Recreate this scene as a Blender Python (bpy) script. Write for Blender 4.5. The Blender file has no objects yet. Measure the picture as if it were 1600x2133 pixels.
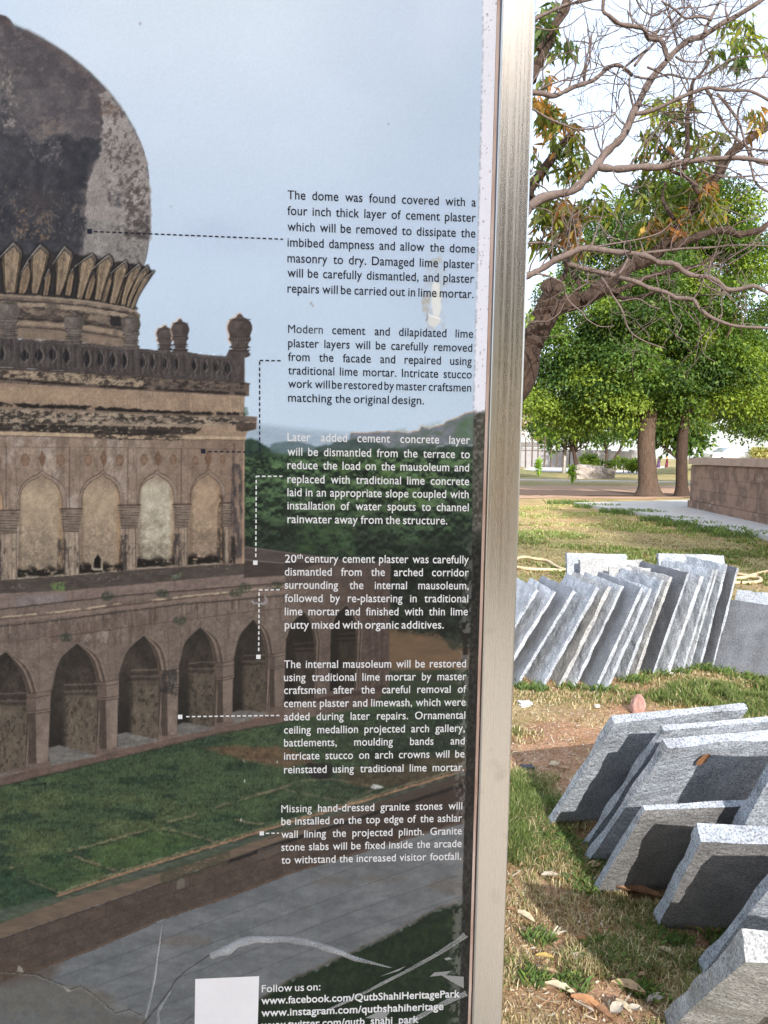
import bpy, bmesh, math, random
import numpy as np
from mathutils import Vector, Matrix

# ------------------------------------------------------------------ camera, sky, sun
scene = bpy.context.scene
COL = scene.collection
F_PX, CX, CY = 1600.0, 800.0, 1066.5          # the photograph's focal length and centre, in its own pixels
PITCH, ROLL = math.radians(4.387), math.radians(0.9385)
EYE = np.array([0.0, 0.0, 1.5])
FWD = np.array([0, math.cos(PITCH), -math.sin(PITCH)])
_R = np.array([1.0, 0, 0]); _U = np.array([0, math.sin(PITCH), math.cos(PITCH)])
RGT = _R*math.cos(ROLL) + _U*math.sin(ROLL)
UPV = -_R*math.sin(ROLL) + _U*math.cos(ROLL)
cam = bpy.data.cameras.new('camera'); cam_o = bpy.data.objects.new('camera', cam); COL.objects.link(cam_o)
cam.sensor_fit = 'VERTICAL'; cam.sensor_height = 24.0; cam.lens = 24.0*F_PX/2133.0
cam.clip_start = 0.05; cam.clip_end = 3000.0
cam_o.matrix_world = Matrix(((RGT[0], UPV[0], -FWD[0], EYE[0]), (RGT[1], UPV[1], -FWD[1], EYE[1]),
                             (RGT[2], UPV[2], -FWD[2], EYE[2]), (0, 0, 0, 1)))
scene.camera = cam_o

SUN_EL = math.radians(27.0)
SUN_AZ = math.radians(173.0)                  # direction TO the sun, clockwise from +Y: behind the camera
sun_dir = Vector((math.sin(SUN_AZ)*math.cos(SUN_EL), math.cos(SUN_AZ)*math.cos(SUN_EL), math.sin(SUN_EL)))
sl = bpy.data.lights.new('sun', 'SUN'); so = bpy.data.objects.new('sun', sl); COL.objects.link(so)
sl.energy = 4.5; sl.angle = math.radians(0.5); sl.color = (1.0, 0.94, 0.86)
so.location = (20, -20, 40)
so.rotation_euler = sun_dir.to_track_quat('Z', 'Y').to_euler()
world = bpy.data.worlds.new('World'); scene.world = world; world.use_nodes = True
wn = world.node_tree; bg = wn.nodes['Background']
sky = wn.nodes.new('ShaderNodeTexSky'); sky.sky_type = 'NISHITA'; sky.sun_disc = False
sky.sun_elevation = SUN_EL; sky.sun_rotation = SUN_AZ
sky.air_density = 1.0; sky.dust_density = 3.0; sky.ozone_density = 1.0; sky.altitude = 300
hz = wn.nodes.new('ShaderNodeMixRGB'); hz.blend_type = 'ADD'; hz.inputs[0].default_value = 1.0; hz.inputs[2].default_value = (2.9, 2.95, 3.0, 1)   # thin bright haze
wn.links.new(sky.outputs[0], hz.inputs[1]); wn.links.new(hz.outputs[0], bg.inputs[0]); bg.inputs[1].default_value = 0.15
scene.view_settings.view_transform = 'Standard'; scene.view_settings.look = 'None'
scene.view_settings.gamma = 1.0; scene.view_settings.exposure = 0.75
scene.cycles.max_bounces = 6; scene.cycles.transparent_max_bounces = 12

# ------------------------------------------------------------------ helpers
def ray(x, y):
    return FWD + RGT*((x-CX)/F_PX) - UPV*((y-CY)/F_PX)
def at(x, y, Y):                                # point on the photograph's ray (x, y) at world depth Y
    d = ray(x, y); return EYE + d*(Y/d[1])
def on_z(x, y, z=0.0):
    d = ray(x, y); return EYE + d*((z-EYE[2])/d[2])
def mesh_obj(name, verts, faces, mats, parent=None, smooth=False, mat_idx=None):
    me = bpy.data.meshes.new(name)
    me.from_pydata([tuple(map(float, v)) for v in verts], [], [tuple(map(int, f)) for f in faces])
    for m in (mats if isinstance(mats, (list, tuple)) else [mats]): me.materials.append(m)
    if mat_idx is not None: me.polygons.foreach_set('material_index', np.asarray(mat_idx, np.int32))
    if smooth: me.polygons.foreach_set('use_smooth', np.ones(len(me.polygons), bool))
    me.update()
    o = bpy.data.objects.new(name, me); COL.objects.link(o)
    if parent: o.parent = parent
    return o
def np_mesh(name, V, F, mats, parent=None, smooth=False, colors=None, mat_idx=None, face_colors=None):
    """fast mesh: V (n,3), F (m,k) all faces of the same size"""
    V = np.ascontiguousarray(V, np.float32); F = np.ascontiguousarray(F, np.int32); k = F.shape[1]
    me = bpy.data.meshes.new(name)
    me.vertices.add(len(V)); me.vertices.foreach_set('co', V.ravel())
    me.loops.add(F.size); me.loops.foreach_set('vertex_index', F.ravel())
    me.polygons.add(len(F)); me.polygons.foreach_set('loop_start', np.arange(0, F.size, k, dtype=np.int32))
    if smooth: me.polygons.foreach_set('use_smooth', np.ones(len(F), bool))
    for m in (mats if isinstance(mats, (list, tuple)) else [mats]): me.materials.append(m)
    if mat_idx is not None: me.polygons.foreach_set('material_index', np.asarray(mat_idx, np.int32))
    if colors is not None:
        a = me.attributes.new('tint', 'FLOAT_COLOR', 'POINT')
        c = np.ones((len(V), 4), np.float32); c[:, :3] = colors; a.data.foreach_set('color', c.ravel())
    me.update(calc_edges=True); me.validate()
    o = bpy.data.objects.new(name, me); COL.objects.link(o)
    if parent: o.parent = parent
    return o
def tag(o, label=None, cat=None, group=None, kind=None):
    if label: o['label'] = label
    if cat: o['category'] = cat
    if group: o['group'] = group
    if kind: o['kind'] = kind
    return o
def empty(name, loc, rz=0.0):
    o = bpy.data.objects.new(name, None); COL.objects.link(o); o.location = tuple(map(float, loc)); o.rotation_euler = (0, 0, rz)
    o.empty_display_size = 0.1
    return o
def lin(c):
    c = np.asarray(c, float)/255.0
    return np.where(c <= 0.04045, c/12.92, ((c+0.055)/1.055)**2.4)
def rgba(r, g, b): return (r, g, b, 1.0)
def box_vf(x0, x1, y0, y1, z0, z1):
    v = [(x0,y0,z0),(x1,y0,z0),(x1,y1,z0),(x0,y1,z0),(x0,y0,z1),(x1,y0,z1),(x1,y1,z1),(x0,y1,z1)]
    f = [(0,3,2,1),(4,5,6,7),(0,1,5,4),(1,2,6,5),(2,3,7,6),(3,0,4,7)]
    return v, f
class MB:
    """collects shapes into one mesh"""
    def __init__(s): s.v = []; s.f = []; s.m = []
    def add(s, v, f, mi=0):
        n = len(s.v); s.v += [tuple(p) for p in v]; s.f += [tuple(i+n for i in q) for q in f]; s.m += [mi]*len(f); return s
    def box(s, *a, mi=0): v, f = box_vf(*a); return s.add(v, f, mi)
    def tube(s, pts, rad, n=8, mi=0, cap=True):
        pts = [np.asarray(p, float) for p in pts]; rad = rad if hasattr(rad, '__len__') else [rad]*len(pts)
        v = []; f = []; up = None
        for i, p in enumerate(pts):
            t = pts[min(i+1, len(pts)-1)] - pts[max(i-1, 0)]; t = t/(np.linalg.norm(t)+1e-9)
            if up is None:
                a = np.array([0, 0, 1.0]) if abs(t[2]) < .9 else np.array([1.0, 0, 0]); up = np.cross(t, a)
            up = up - t*(up@t); up /= np.linalg.norm(up)+1e-9; w = np.cross(t, up)
            for k in range(n):
                an = 2*math.pi*k/n; v.append(p + rad[i]*(math.cos(an)*up + math.sin(an)*w))
        for i in range(len(pts)-1):
            for k in range(n):
                f.append((i*n+k, i*n+(k+1) % n, (i+1)*n+(k+1) % n, (i+1)*n+k))
        if cap:
            f.append(tuple(range(n-1, -1, -1))); f.append(tuple((len(pts)-1)*n+k for k in range(n)))
        return s.add(v, f, mi)
    def build(s, name, mats, parent=None, smooth=False): return mesh_obj(name, s.v, s.f, mats, parent, smooth, s.m)
# value noise on arrays
def _hash(ix, iy, seed):
    h = (ix.astype(np.int64)*374761393 + iy.astype(np.int64)*668265263 + seed*1442695041) & 0x7fffffff
    h = ((h ^ (h >> 13))*1274126177) & 0x7fffffff
    return ((h ^ (h >> 16)) & 0xffff).astype(np.float32)/65535.0
def vnoise(x, y, seed=0):
    x0 = np.floor(x); y0 = np.floor(y); fx = (x-x0).astype(np.float32); fy = (y-y0).astype(np.float32)
    fx = fx*fx*(3-2*fx); fy = fy*fy*(3-2*fy); x0 = x0.astype(np.int64); y0 = y0.astype(np.int64)
    a = _hash(x0, y0, seed); b = _hash(x0+1, y0, seed); c = _hash(x0, y0+1, seed); d = _hash(x0+1, y0+1, seed)
    return (a+(b-a)*fx)*(1-fy) + (c+(d-c)*fx)*fy
def fbm(x, y, seed=0, octv=4, gain=.55):
    s = 0; a = 1.0; t = 0
    for o in range(octv):
        s = s + a*vnoise(x*2**o+o*17.3, y*2**o+o*9.1, seed+o); t += a; a *= gain
    return s/t
def smooth(x, a, b):
    t = np.clip((x-a)/(b-a), 0, 1); return t*t*(3-2*t)

# ------------------------------------------------------------------ materials
def new_mat(name):
    m = bpy.data.materials.new(name); m.use_nodes = True
    return m, m.node_tree.nodes, m.node_tree.links, m.node_tree.nodes['Principled BSDF']
def noise_mat(name, cols, scale=5.0, detail=6.0, rough=.8, bump=.0, bscale=None, stretch=(1,1,1), rot=(0,0,0), spec=.3, metal=0.0, pos=None, bdist=.01, coord='Object', dist=0.0):
    """colour ramp over noise in object space, with bump"""
    m, N, L, P = new_mat(name)
    tc = N.new('ShaderNodeTexCoord'); mp = N.new('ShaderNodeMapping'); mp.inputs['Scale'].default_value = stretch; mp.inputs['Rotation'].default_value = rot
    L.new(tc.outputs[coord], mp.inputs[0])
    nz = N.new('ShaderNodeTexNoise'); nz.inputs['Scale'].default_value = scale; nz.inputs['Detail'].default_value = detail; nz.inputs['Roughness'].default_value = .62
    nz.inputs['Distortion'].default_value = dist
    L.new(mp.outputs[0], nz.inputs['Vector'])
    cr = N.new('ShaderNodeValToRGB'); el = cr.color_ramp.elements
    n = len(cols); ps = pos or [0.3+0.4*i/(n-1) for i in range(n)]
    while len(el) < n: el.new(0.5)
    for e, c, p in zip(el, cols, ps): e.position = p; e.color = rgba(*c)
    L.new(nz.outputs[0], cr.inputs[0]); L.new(cr.outputs[0], P.inputs['Base Color'])
    P.inputs['Roughness'].default_value = rough; P.inputs['Specular IOR Level'].default_value = spec; P.inputs['Metallic'].default_value = metal
    if bump:
        n2 = N.new('ShaderNodeTexNoise'); n2.inputs['Scale'].default_value = bscale or scale*4; n2.inputs['Detail'].default_value = 5
        L.new(mp.outputs[0], n2.inputs['Vector'])
        b = N.new('ShaderNodeBump'); b.inputs['Strength'].default_value = bump; b.inputs['Distance'].default_value = bdist
        L.new(n2.outputs[0], b.inputs['Height']); L.new(b.outputs[0], P.inputs['Normal'])
    return m
def tint_mat(name, rough=.7, spec=.2, trans=0.0, gain=1.0):
    """base colour from the mesh's own 'tint' attribute (leaf and blade colours)"""
    m, N, L, P = new_mat(name)
    a = N.new('ShaderNodeAttribute'); a.attribute_name = 'tint'
    L.new(a.outputs['Color'], P.inputs['Base Color'])
    P.inputs['Roughness'].default_value = rough; P.inputs['Specular IOR Level'].default_value = spec
    if trans:
        t = N.new('ShaderNodeBsdfTranslucent'); mx = N.new('ShaderNodeMixShader'); mx.inputs[0].default_value = trans
        g = N.new('ShaderNodeMixRGB'); g.blend_type = 'MULTIPLY'; g.inputs[0].default_value = 1; g.inputs[2].default_value = (1.5, 1.5, .6, 1)
        L.new(a.outputs['Color'], g.inputs[1]); L.new(g.outputs[0], t.inputs[0])
        L.new(P.outputs[0], mx.inputs[1]); L.new(t.outputs[0], mx.inputs[2]); L.new(mx.outputs[0], N['Material Output'].inputs[0])
    return m
# ------------------------------------------------------------------ the information board
# board axes, fitted to the photograph: U along the board, V up it, N towards the viewer
_y, _t, _rb = math.radians(4.203), math.radians(.835), math.radians(.0205)
_e1 = np.array([math.cos(_y), math.sin(_y), 0]); _n = np.array([math.sin(_y), -math.cos(_y), 0])
_up = np.array([0, 0, 1.0])*math.cos(_t) + _n*math.sin(_t)
BU = _e1*math.cos(_rb) + _up*math.sin(_rb); BV = -_e1*math.sin(_rb) + _up*math.cos(_rb); BN = np.cross(BU, BV)
BO = np.array([0, 1.07, 1.5])
BBASE = BO - BV*(1.5/BV[2])
VB = 1.5/BV[2]                                  # board-local z of v = 0
def to_board(x, y):
    d = ray(x, y); t = ((BO-EYE)@BN)/(d@BN); p = EYE + d*t - BO
    return float(p@BU), float(p@BV)
board = empty('information_board', BBASE)
board.matrix_world = Matrix(((BU[0], -BN[0], BV[0], BBASE[0]), (BU[1], -BN[1], BV[1], BBASE[1]), (BU[2], -BN[2], BV[2], BBASE[2]), (0, 0, 0, 1)))
tag(board, 'tall heritage information board in a steel frame with a mausoleum photograph and text panels', 'information board')

# --- the printed artwork: colours of ink on the sheet, held per point of a fine sheet
us = np.concatenate([np.linspace(-1.02, -.565, 60), np.arange(-.56, .1389, .00128), [.1392]])
vs = np.concatenate([np.linspace(.93, .625, 40), np.arange(.62, -.868, -.00128), np.linspace(-.875, -1.0, 24)])
UU, VV = np.meshgrid(us, vs)
def _art(U, V):
    P = BO[None, None]+U[..., None]*BU+V[..., None]*BV - EYE
    z = P@FWD
    return (CX+F_PX*(P@RGT)/z).astype(np.float32), (CY-F_PX*(P@UPV)/z).astype(np.float32)
AX, AY = _art(UU, VV)                            # artwork coordinates of every point of the sheet
ART = np.zeros(AX.shape+(3,), np.float32)
_rmin, _rmax, _cmin, _cmax = AY.min(1), AY.max(1), AX.min(0), AX.max(0)
def region(x0, y0, x1, y1):
    r = np.where((_rmax >= y0) & (_rmin <= y1))[0]; c = np.where((_cmax >= x0) & (_cmin <= x1))[0]
    if not len(r) or not len(c): return None
    return slice(r[0], r[-1]+1), slice(c[0], c[-1]+1)
def C3(c): return np.asarray(c, np.float32)
def pmask(pts, soft=2.0, rag=0.0, rs=14.0, seed=1):
    """soft even-odd polygon mask over its own region; rag roughens the outline"""
    pts = np.asarray(pts, np.float32); pad = soft+rag*2+1
    R = region(pts[:, 0].min()-pad, pts[:, 1].min()-pad, pts[:, 0].max()+pad, pts[:, 1].max()+pad)
    if R is None: return None, None
    x, y = AX[R], AY[R]
    if rag:
        dx = (fbm(x/rs, y/rs, seed, 3)-.5)*2*rag; dy = (fbm(x/rs+31, y/rs+7, seed+5, 3)-.5)*2*rag
        x = x+dx; y = y+dy
    ins = np.zeros(x.shape, bool); d2 = np.full(x.shape, 1e9, np.float32)
    n = len(pts)
    for i in range(n):
        (xa, ya), (xb, yb) = pts[i], pts[(i+1) % n]
        if ya != yb:
            ins ^= ((ya > y) != (yb > y)) & (x < (xb-xa)*(y-ya)/(yb-ya)+xa)
        L2 = (xb-xa)**2+(yb-ya)**2+1e-6
        t = np.clip(((x-xa)*(xb-xa)+(y-ya)*(yb-ya))/L2, 0, 1)
        d2 = np.minimum(d2, (x-xa-t*(xb-xa))**2+(y-ya-t*(yb-ya))**2)
    d = np.sqrt(d2); d = np.where(ins, d, -d)
    return R, np.clip(.5+d/soft, 0, 1)
def blend(R, m, col, op=1.0):
    if R is None: return
    m = (m*op)[..., None]; ART[R] = ART[R]*(1-m)+np.asarray(col, np.float32)*m
def poly(pts, col, soft=2.0, op=1.0, rag=0.0, rs=14.0, seed=1, tex=None):
    """fill; col a colour or (colour, colour2, noise scale x, noise scale y, contrast)"""
    R, m = pmask(pts, soft, rag, rs, seed)
    if R is None: return
    if len(col) == 5:
        a, b, sx, sy, ct = col
        n = np.clip((fbm(AX[R]/sx, AY[R]/sy, seed+77, 5, .6)-.5)*ct+.5, 0, 1)[..., None]
        c = C3(a)*(1-n)+C3(b)*n
    else: c = C3(col)
    blend(R, m, c, op)
def line(pts, w, col, soft=1.6, op=1.0, rag=0.0, seed=3, brk=0.0, rs=10.0):
    pts = np.asarray(pts, np.float32); pad = w+soft+rag*2
    R = region(pts[:, 0].min()-pad, pts[:, 1].min()-pad, pts[:, 0].max()+pad, pts[:, 1].max()+pad)
    if R is None: return
    x, y = AX[R], AY[R]
    if rag:
        x = x+(fbm(AX[R]/rs, AY[R]/rs, seed, 3)-.5)*2*rag; y = y+(fbm(AX[R]/rs+9, AY[R]/rs+4, seed+3, 3)-.5)*2*rag
    d2 = np.full(x.shape, 1e9, np.float32)
    for (xa, ya), (xb, yb) in zip(pts[:-1], pts[1:]):
        L2 = (xb-xa)**2+(yb-ya)**2+1e-6; t = np.clip(((x-xa)*(xb-xa)+(y-ya)*(yb-ya))/L2, 0, 1)
        d2 = np.minimum(d2, (x-xa-t*(xb-xa))**2+(y-ya-t*(yb-ya))**2)
    m = np.clip(.5+(w/2-np.sqrt(d2))/soft, 0, 1)
    if brk: m = m*smooth(fbm(AX[R]/22, AY[R]/22, seed+11, 4), brk-.08, brk+.08)
    blend(R, m, C3(col), op)
def stain(pts, col, thr, sx, sy, op=1.0, soft=.05, seed=5, edge=3.0, rag=3.0, grad=None):
    """blotches of colour where noise passes a threshold inside a polygon"""
    R, m = pmask(pts, edge, rag, 14, seed)
    if R is None: return
    n = .55*fbm(AX[R]/(sx*.62), AY[R]/(sy*.62), seed, 6, .68)+.45*fbm(AX[R]/sx, AY[R]/sy, seed+50, 5, .6); soft = soft*1.25; op = op*.86
    t = thr
    if grad is not None: t = thr+grad[0]*np.clip((AY[R]-grad[1])/(grad[2]-grad[1]), 0, 1)
    blend(R, m*smooth(n, t-soft, t+soft), C3(col), op)
def ell(cx, cy, rx, ry, n=20): return [(cx+rx*math.cos(2*math.pi*k/n), cy+ry*math.sin(2*math.pi*k/n)) for k in range(n)]
def spl(pts, n=6):
    """Catmull-Rom through points"""
    p = [np.array(q, float) for q in pts]; out = []
    for i in range(len(p)-1):
        a, b, c, d = p[max(i-1, 0)], p[i], p[i+1], p[min(i+2, len(p)-1)]
        for k in range(n):
            t = k/n; out.append(.5*((2*b)+(c-a)*t+(2*a-5*b+4*c-d)*t*t+(3*b-a-3*c+d)*t**3))
    out.append(p[-1]); return [tuple(q) for q in out]
def Z(sx, ox, oy):
    return lambda *p: [(ox+a/sx, oy+b/sx) for a, b in p]
z1 = Z(2.857, 0, 0); z2 = Z(2.857, 0, 460); z3 = Z(2.857, 0, 820); z4 = Z(2.667, 0, 1180); z5 = Z(2.667, 0, 1580)
t2 = Z(2.54, 500, 820); t3 = Z(2.54, 500, 1280); zb = Z(2.286, 380, 1780)

# sky
yy = np.clip(AY/900, -.4, 1.1); xx = np.clip(AX/1000, -.5, 1.05)
c0 = C3((206, 219, 236)); c1 = C3((187, 205, 229)); c2 = C3((176, 194, 220)); c3 = C3((182, 203, 224))
wy = smooth(yy, -.05, .6)[..., None]; ART[:] = c0*(1-wy)+c1*wy
wx = smooth(xx, .55, 1.02)[..., None]*.75; ART[:] = ART*(1-wx)+c2*wx
ww = (smooth(yy, .55, .98))[..., None]*.8; ART[:] = ART*(1-ww)+c3*ww
wl = (smooth(-xx, -.25, .1)*smooth(-yy, -.25, .05))[..., None]*.6; ART[:] = ART*(1-wl)+C3((190, 212, 246))*wl
ART += ((fbm(AX/180, AY/120, 4, 3)-.5)*7)[..., None]
for cx_, cy_, rx_, ry_, o_ in ((440, 478, 70, 26, .45), (470, 515, 120, 20, .18), (420, 760, 140, 40, .12)):
    R = region(cx_-2*rx_, cy_-2*ry_, cx_+2*rx_, cy_+2*ry_)
    g = np.exp(-(((AX[R]-cx_)/rx_)**2+((AY[R]-cy_)/ry_)**2)*1.3)*(.5+fbm(AX[R]/40, AY[R]/18, 9, 4)); blend(R, np.clip(g, 0, 1), C3((172, 188, 216)), o_)
for q in ((292, 49, 2.5), (809, 258, 2), (356, 430, 1.5), (648, 632, 2.5), (652, 637, 2)): poly(ell(q[0], q[1], q[2], q[2]*1.4), (150, 155, 165), 2, .8)
# distant town, fort hill
poly([(500, 880), (620, 893), (745, 905), (820, 912), (1010, 905), (1010, 990), (500, 990)], ((158, 176, 196), (140, 158, 176), 20, 4, 1.6), 14, .9)
poly(t2((585, 207), (690, 205), (780, 200), (880, 203), (888, 208), (945, 196), (960, 172), (990, 180), (1000, 184), (1080, 162), (1090, 147), (1150, 126), (1160, 118), (1190, 105), (1230, 97), (1300, 88), (1340, 80), (1340, 330), (585, 330)), ((118, 122, 136), (98, 104, 112), 14, 10, 2), 2.5, 1, 2.5, 9)
stain(t2((800, 215), (1330, 110), (1330, 320), (800, 320)), (78, 100, 84), .52, 22, 14, .8, .08, 21, 20)
stain(t2((1130, 150), (1250, 110), (1250, 240), (1150, 240)), (74, 108, 70), .42, 14, 12, .7, .1, 22, 14)
line(t2((585, 207), (690, 205), (780, 200), (880, 203), (945, 196), (960, 172), (990, 180), (1080, 162), (1090, 147), (1150, 126), (1190, 105), (1235, 96)), 2.2, (196, 160, 128), 1.8, .75, 2, 4)
poly(t2((15, 245), (60, 237), (100, 250), (150, 285), (260, 330), (15, 340)), ((52, 76, 62), (40, 60, 52), 8, 8, 2), 5, 1, 3)
poly(t2((160, 270), (220, 252), (300, 250), (360, 262), (420, 285), (420, 330), (160, 330)), ((92, 112, 120), (76, 98, 100), 8, 6, 2), 5, .9, 3)
poly(t2((400, 285), (520, 255), (640, 238), (700, 246), (800, 290), (1000, 270), (1230, 280), (1240, 340), (400, 340)), ((70, 86, 86), (52, 70, 62), 9, 7, 2), 6, .9, 4)
for k, (a, b) in enumerate(((1080, 262), (1120, 268), (1040, 275), (1200, 270), (560, 300), (1005, 290))): poly(t2((a, b), (a+40, b-3), (a+40, b+7), (a, b+9)), (150, 160, 168), 2, .6, 1.5)
# wooded slope
poly([(505, 952), (540, 938), (600, 946), (700, 940), (800, 938), (900, 936), (960, 930), (1012, 934), (1012, 1420), (505, 1240)], ((36, 52, 44), (56, 80, 56), 13, 11, 2.6), 7, 1, 6, 16, 31)
R = region(505, 935, 1012, 1420); x, y = AX[R], AY[R]
dn = fbm(x/26, y/20, 41, 4)-fbm(x/26, (y+7)/20, 41, 4); edge = smooth(y, 940, 962)*smooth(x, 503, 512)
wdark = smooth(y, 985, 1180)*.72
wl_ = np.clip(dn*9, 0, 1)*edge*(1-wdark*.85); wd_ = np.clip(-dn*9, 0, 1)*edge
blend(R, wl_, C3((96, 128, 78)), .75); blend(R, wd_, C3((20, 30, 26)), .8)
sp = fbm(x/6, y/5, 43, 3); blend(R, smooth(sp, .55, .75)*edge*(1-wdark), C3((104, 132, 88)), .45); blend(R, smooth(1-sp, .58, .75)*edge, C3((18, 28, 22)), .5)
blend(R, wdark*edge*smooth(fbm(x/60, y/50, 45, 3), .25, .6), C3((26, 34, 32)), .85)
stain([(700, 950), (760, 940), (900, 985), (880, 1060), (700, 1060), (660, 1000)], (88, 120, 50), .56, 16, 13, .5, .08, 46, 30)
stain([(620, 1085), (730, 1060), (740, 1150), (620, 1150)], (62, 96, 54), .5, 11, 9, .6, .1, 47, 18)
stain([(560, 950), (680, 955), (650, 1060), (540, 1050)], (74, 108, 72), .55, 15, 12, .5, .08, 48, 30)
# ground behind the arcade, dark trees on the right
poly([(780, 1300), (1012, 1300), (1012, 1430), (780, 1430)], ((114, 86, 62), (92, 74, 56), 40, 12, 1.8), 4, 1, 2)
poly([(800, 1165), (1012, 1150), (1012, 1345), (985, 1352), (940, 1330), (900, 1318), (812, 1308), (800, 1250)], ((30, 38, 34), (44, 54, 44), 12, 10, 2.4), 5, 1, 8, 20, 51)
for t in range(3): stain([(800, 1165), (1012, 1150), (1012, 1345), (800, 1310)], [(18, 24, 24), (58, 74, 50), (16, 20, 20)][t], [.5, .6, .55][t], 14-3*t, 11-2*t, .7, .08, 53+t, 10)
line([(966, 1300), (970, 1340), (968, 1380)], 10, (34, 30, 30), 4, .95, 3)
line([(966, 1330), (945, 1312)], 5, (34, 30, 30), 3, .9, 2)
poly([(925, 1330), (960, 1320), (968, 1350), (940, 1352)], (44, 50, 42), 7, .8, 6)
poly([(780, 1398), (1012, 1392), (1012, 1500), (560, 1500), (600, 1470), (780, 1440)], ((40, 54, 40), (52, 62, 46), 20, 6, 2), 5, 1, 3)
line([(795, 1395), (850, 1400), (900, 1398)], 4, (70, 66, 56), 3, .8, 2); line([(800, 1408), (870, 1414), (1010, 1416)], 5, (58, 46, 44), 4, .8, 3)

# courtyard lawn
poly([(-560, 1760), (-560, 1720), (0, 1634), (240, 1572), (420, 1530), (590, 1498), (780, 1468), (1012, 1452), (1012, 1640), (760, 1690), (450, 1800), (200, 1870), (0, 1935), (-560, 2110)], ((50, 68, 46), (62, 80, 52), 60, 14, 2.2), 5, 1, 2, 14, 61)
R = region(-560, 1470, 1012, 2110); x, y = AX[R], AY[R]; Rg, mg = pmask([(-560, 1722), (0, 1638), (240, 1576), (420, 1534), (590, 1502), (1012, 1456), (1012, 1640), (760, 1690), (450, 1800), (0, 1935), (-560, 2110)], 6)
xg, yg = AX[Rg], AY[Rg]
blend(Rg, mg*smooth(xg, 520, 900), C3((38, 46, 40)), .75)
blend(Rg, mg*smooth(fbm(xg/90, yg/26, 63, 5), .38, .7)*smooth(-xg, -640, -160)*smooth(yg, 1590, 1700), C3((92, 98, 60)), .6)
blend(Rg, mg*smooth(fbm(xg/60, yg/20, 64, 4), .5, .7), C3((30, 50, 40)), .6)
blend(Rg, mg*smooth(fbm(xg/2.6, yg/5, 65, 3), .5, .75), C3((84, 106, 66)), .32); blend(Rg, mg*smooth(fbm(xg/3, yg/5, 66, 3), .52, .78), C3((22, 38, 28)), .42)
poly([(424, 1556), (500, 1553), (590, 1556), (645, 1575), (655, 1590), (590, 1600), (540, 1590), (470, 1572)], ((114, 78, 58), (92, 68, 52), 12, 4, 2.6), 9, .75, 5, 12, 67)
poly([(700, 1610), (860, 1580), (970, 1560), (985, 1600), (850, 1640), (740, 1640)], ((84, 66, 50), (70, 58, 46), 20, 5, 2), 12, .7, 6)
poly([(640, 1590), (690, 1590), (694, 1604), (684, 1622), (650, 1622), (642, 1606)], (34, 32, 34), 5, .9, 3)
poly([(760, 1570), (850, 1560), (860, 1590), (790, 1600)], (30, 38, 30), 9, .8, 6)
poly(z5((470, 530), (840, 405), (1110, 450), (960, 520), (720, 600), (560, 590)), ((66, 92, 46), (54, 80, 44), 14, 7, 2.2), 10, .6, 5, 12, 68)
poly(z5((130, 610), (420, 560), (600, 620), (340, 740), (100, 660)), ((54, 80, 46), (44, 68, 42), 12, 7, 2.2), 10, .5, 5, 12, 69)
poly(z5((0, 650), (70, 620), (260, 700), (330, 770), (0, 880)), ((36, 58, 44), (46, 74, 50), 12, 7, 2.2), 10, .7, 6)
for q in ((300, 560, 70, 26), (1240, 330, 60, 24), (30, 640, 40, 30), (720, 120, 60, 20), (250, 740, 60, 20)): stain(z5(*[(q[0]+q[2]*math.cos(k), q[1]+q[3]*math.sin(k)) for k in np.linspace(0, 6.28, 14)]), (26, 50, 34), .42, 5, 7, .8, .1, 70, 8)
bl = (130, 108, 84)
for L_, w_ in ((((375, 515), (560, 470), (690, 430), (845, 388)), 5), (((415, 548), (530, 585), (640, 625)), 7), (((900, 390), (1050, 420), (1200, 465)), 6), (((930, 352), (1090, 312)), 5), (((65, 605), (135, 590)), 8), (((85, 655), (220, 700), (340, 752)), 4), (((1310, 340), (1460, 365)), 5), (((1200, 270), (1420, 205), (1600, 155)), 4)):
    line(z5(*L_), w_*.8, bl, 3.5, .62, 3.5, 71, .40, 7); line([(a+1, b+4) for a, b in z5(*L_)], w_*.6, (30, 44, 30), 4, .5, 3, 73)
for L_ in (((0, 970), (150, 935), (330, 880)), ((330, 880), (480, 870), (700, 905), (760, 920)), ((230, 925), (520, 985)), ((560, 990), (720, 920)), ((0, 1095), (110, 1105))): line(t3(*L_), 3.4, (112, 100, 82), 3.2, .6, 2.5, 72, .40, 7)
poly(t3((690, 915), (705, 895), (740, 905), (760, 918), (720, 925)), (168, 170, 168), 2.5, .9, 2)
line(z5((170, 150), (255, 138)), 3, (30, 36, 36), 2, .8); line(z5((250, 136), (252, 165)), 4, (30, 36, 36), 2, .8)
for q in ((1338, 980-640), (1355, 15), (1358, 125), (1540, 20)): line(z5((q[0], q[1]-8), (q[0]+2, q[1]+6)), 1.6, (190, 198, 190), 1.2, .8)

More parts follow.
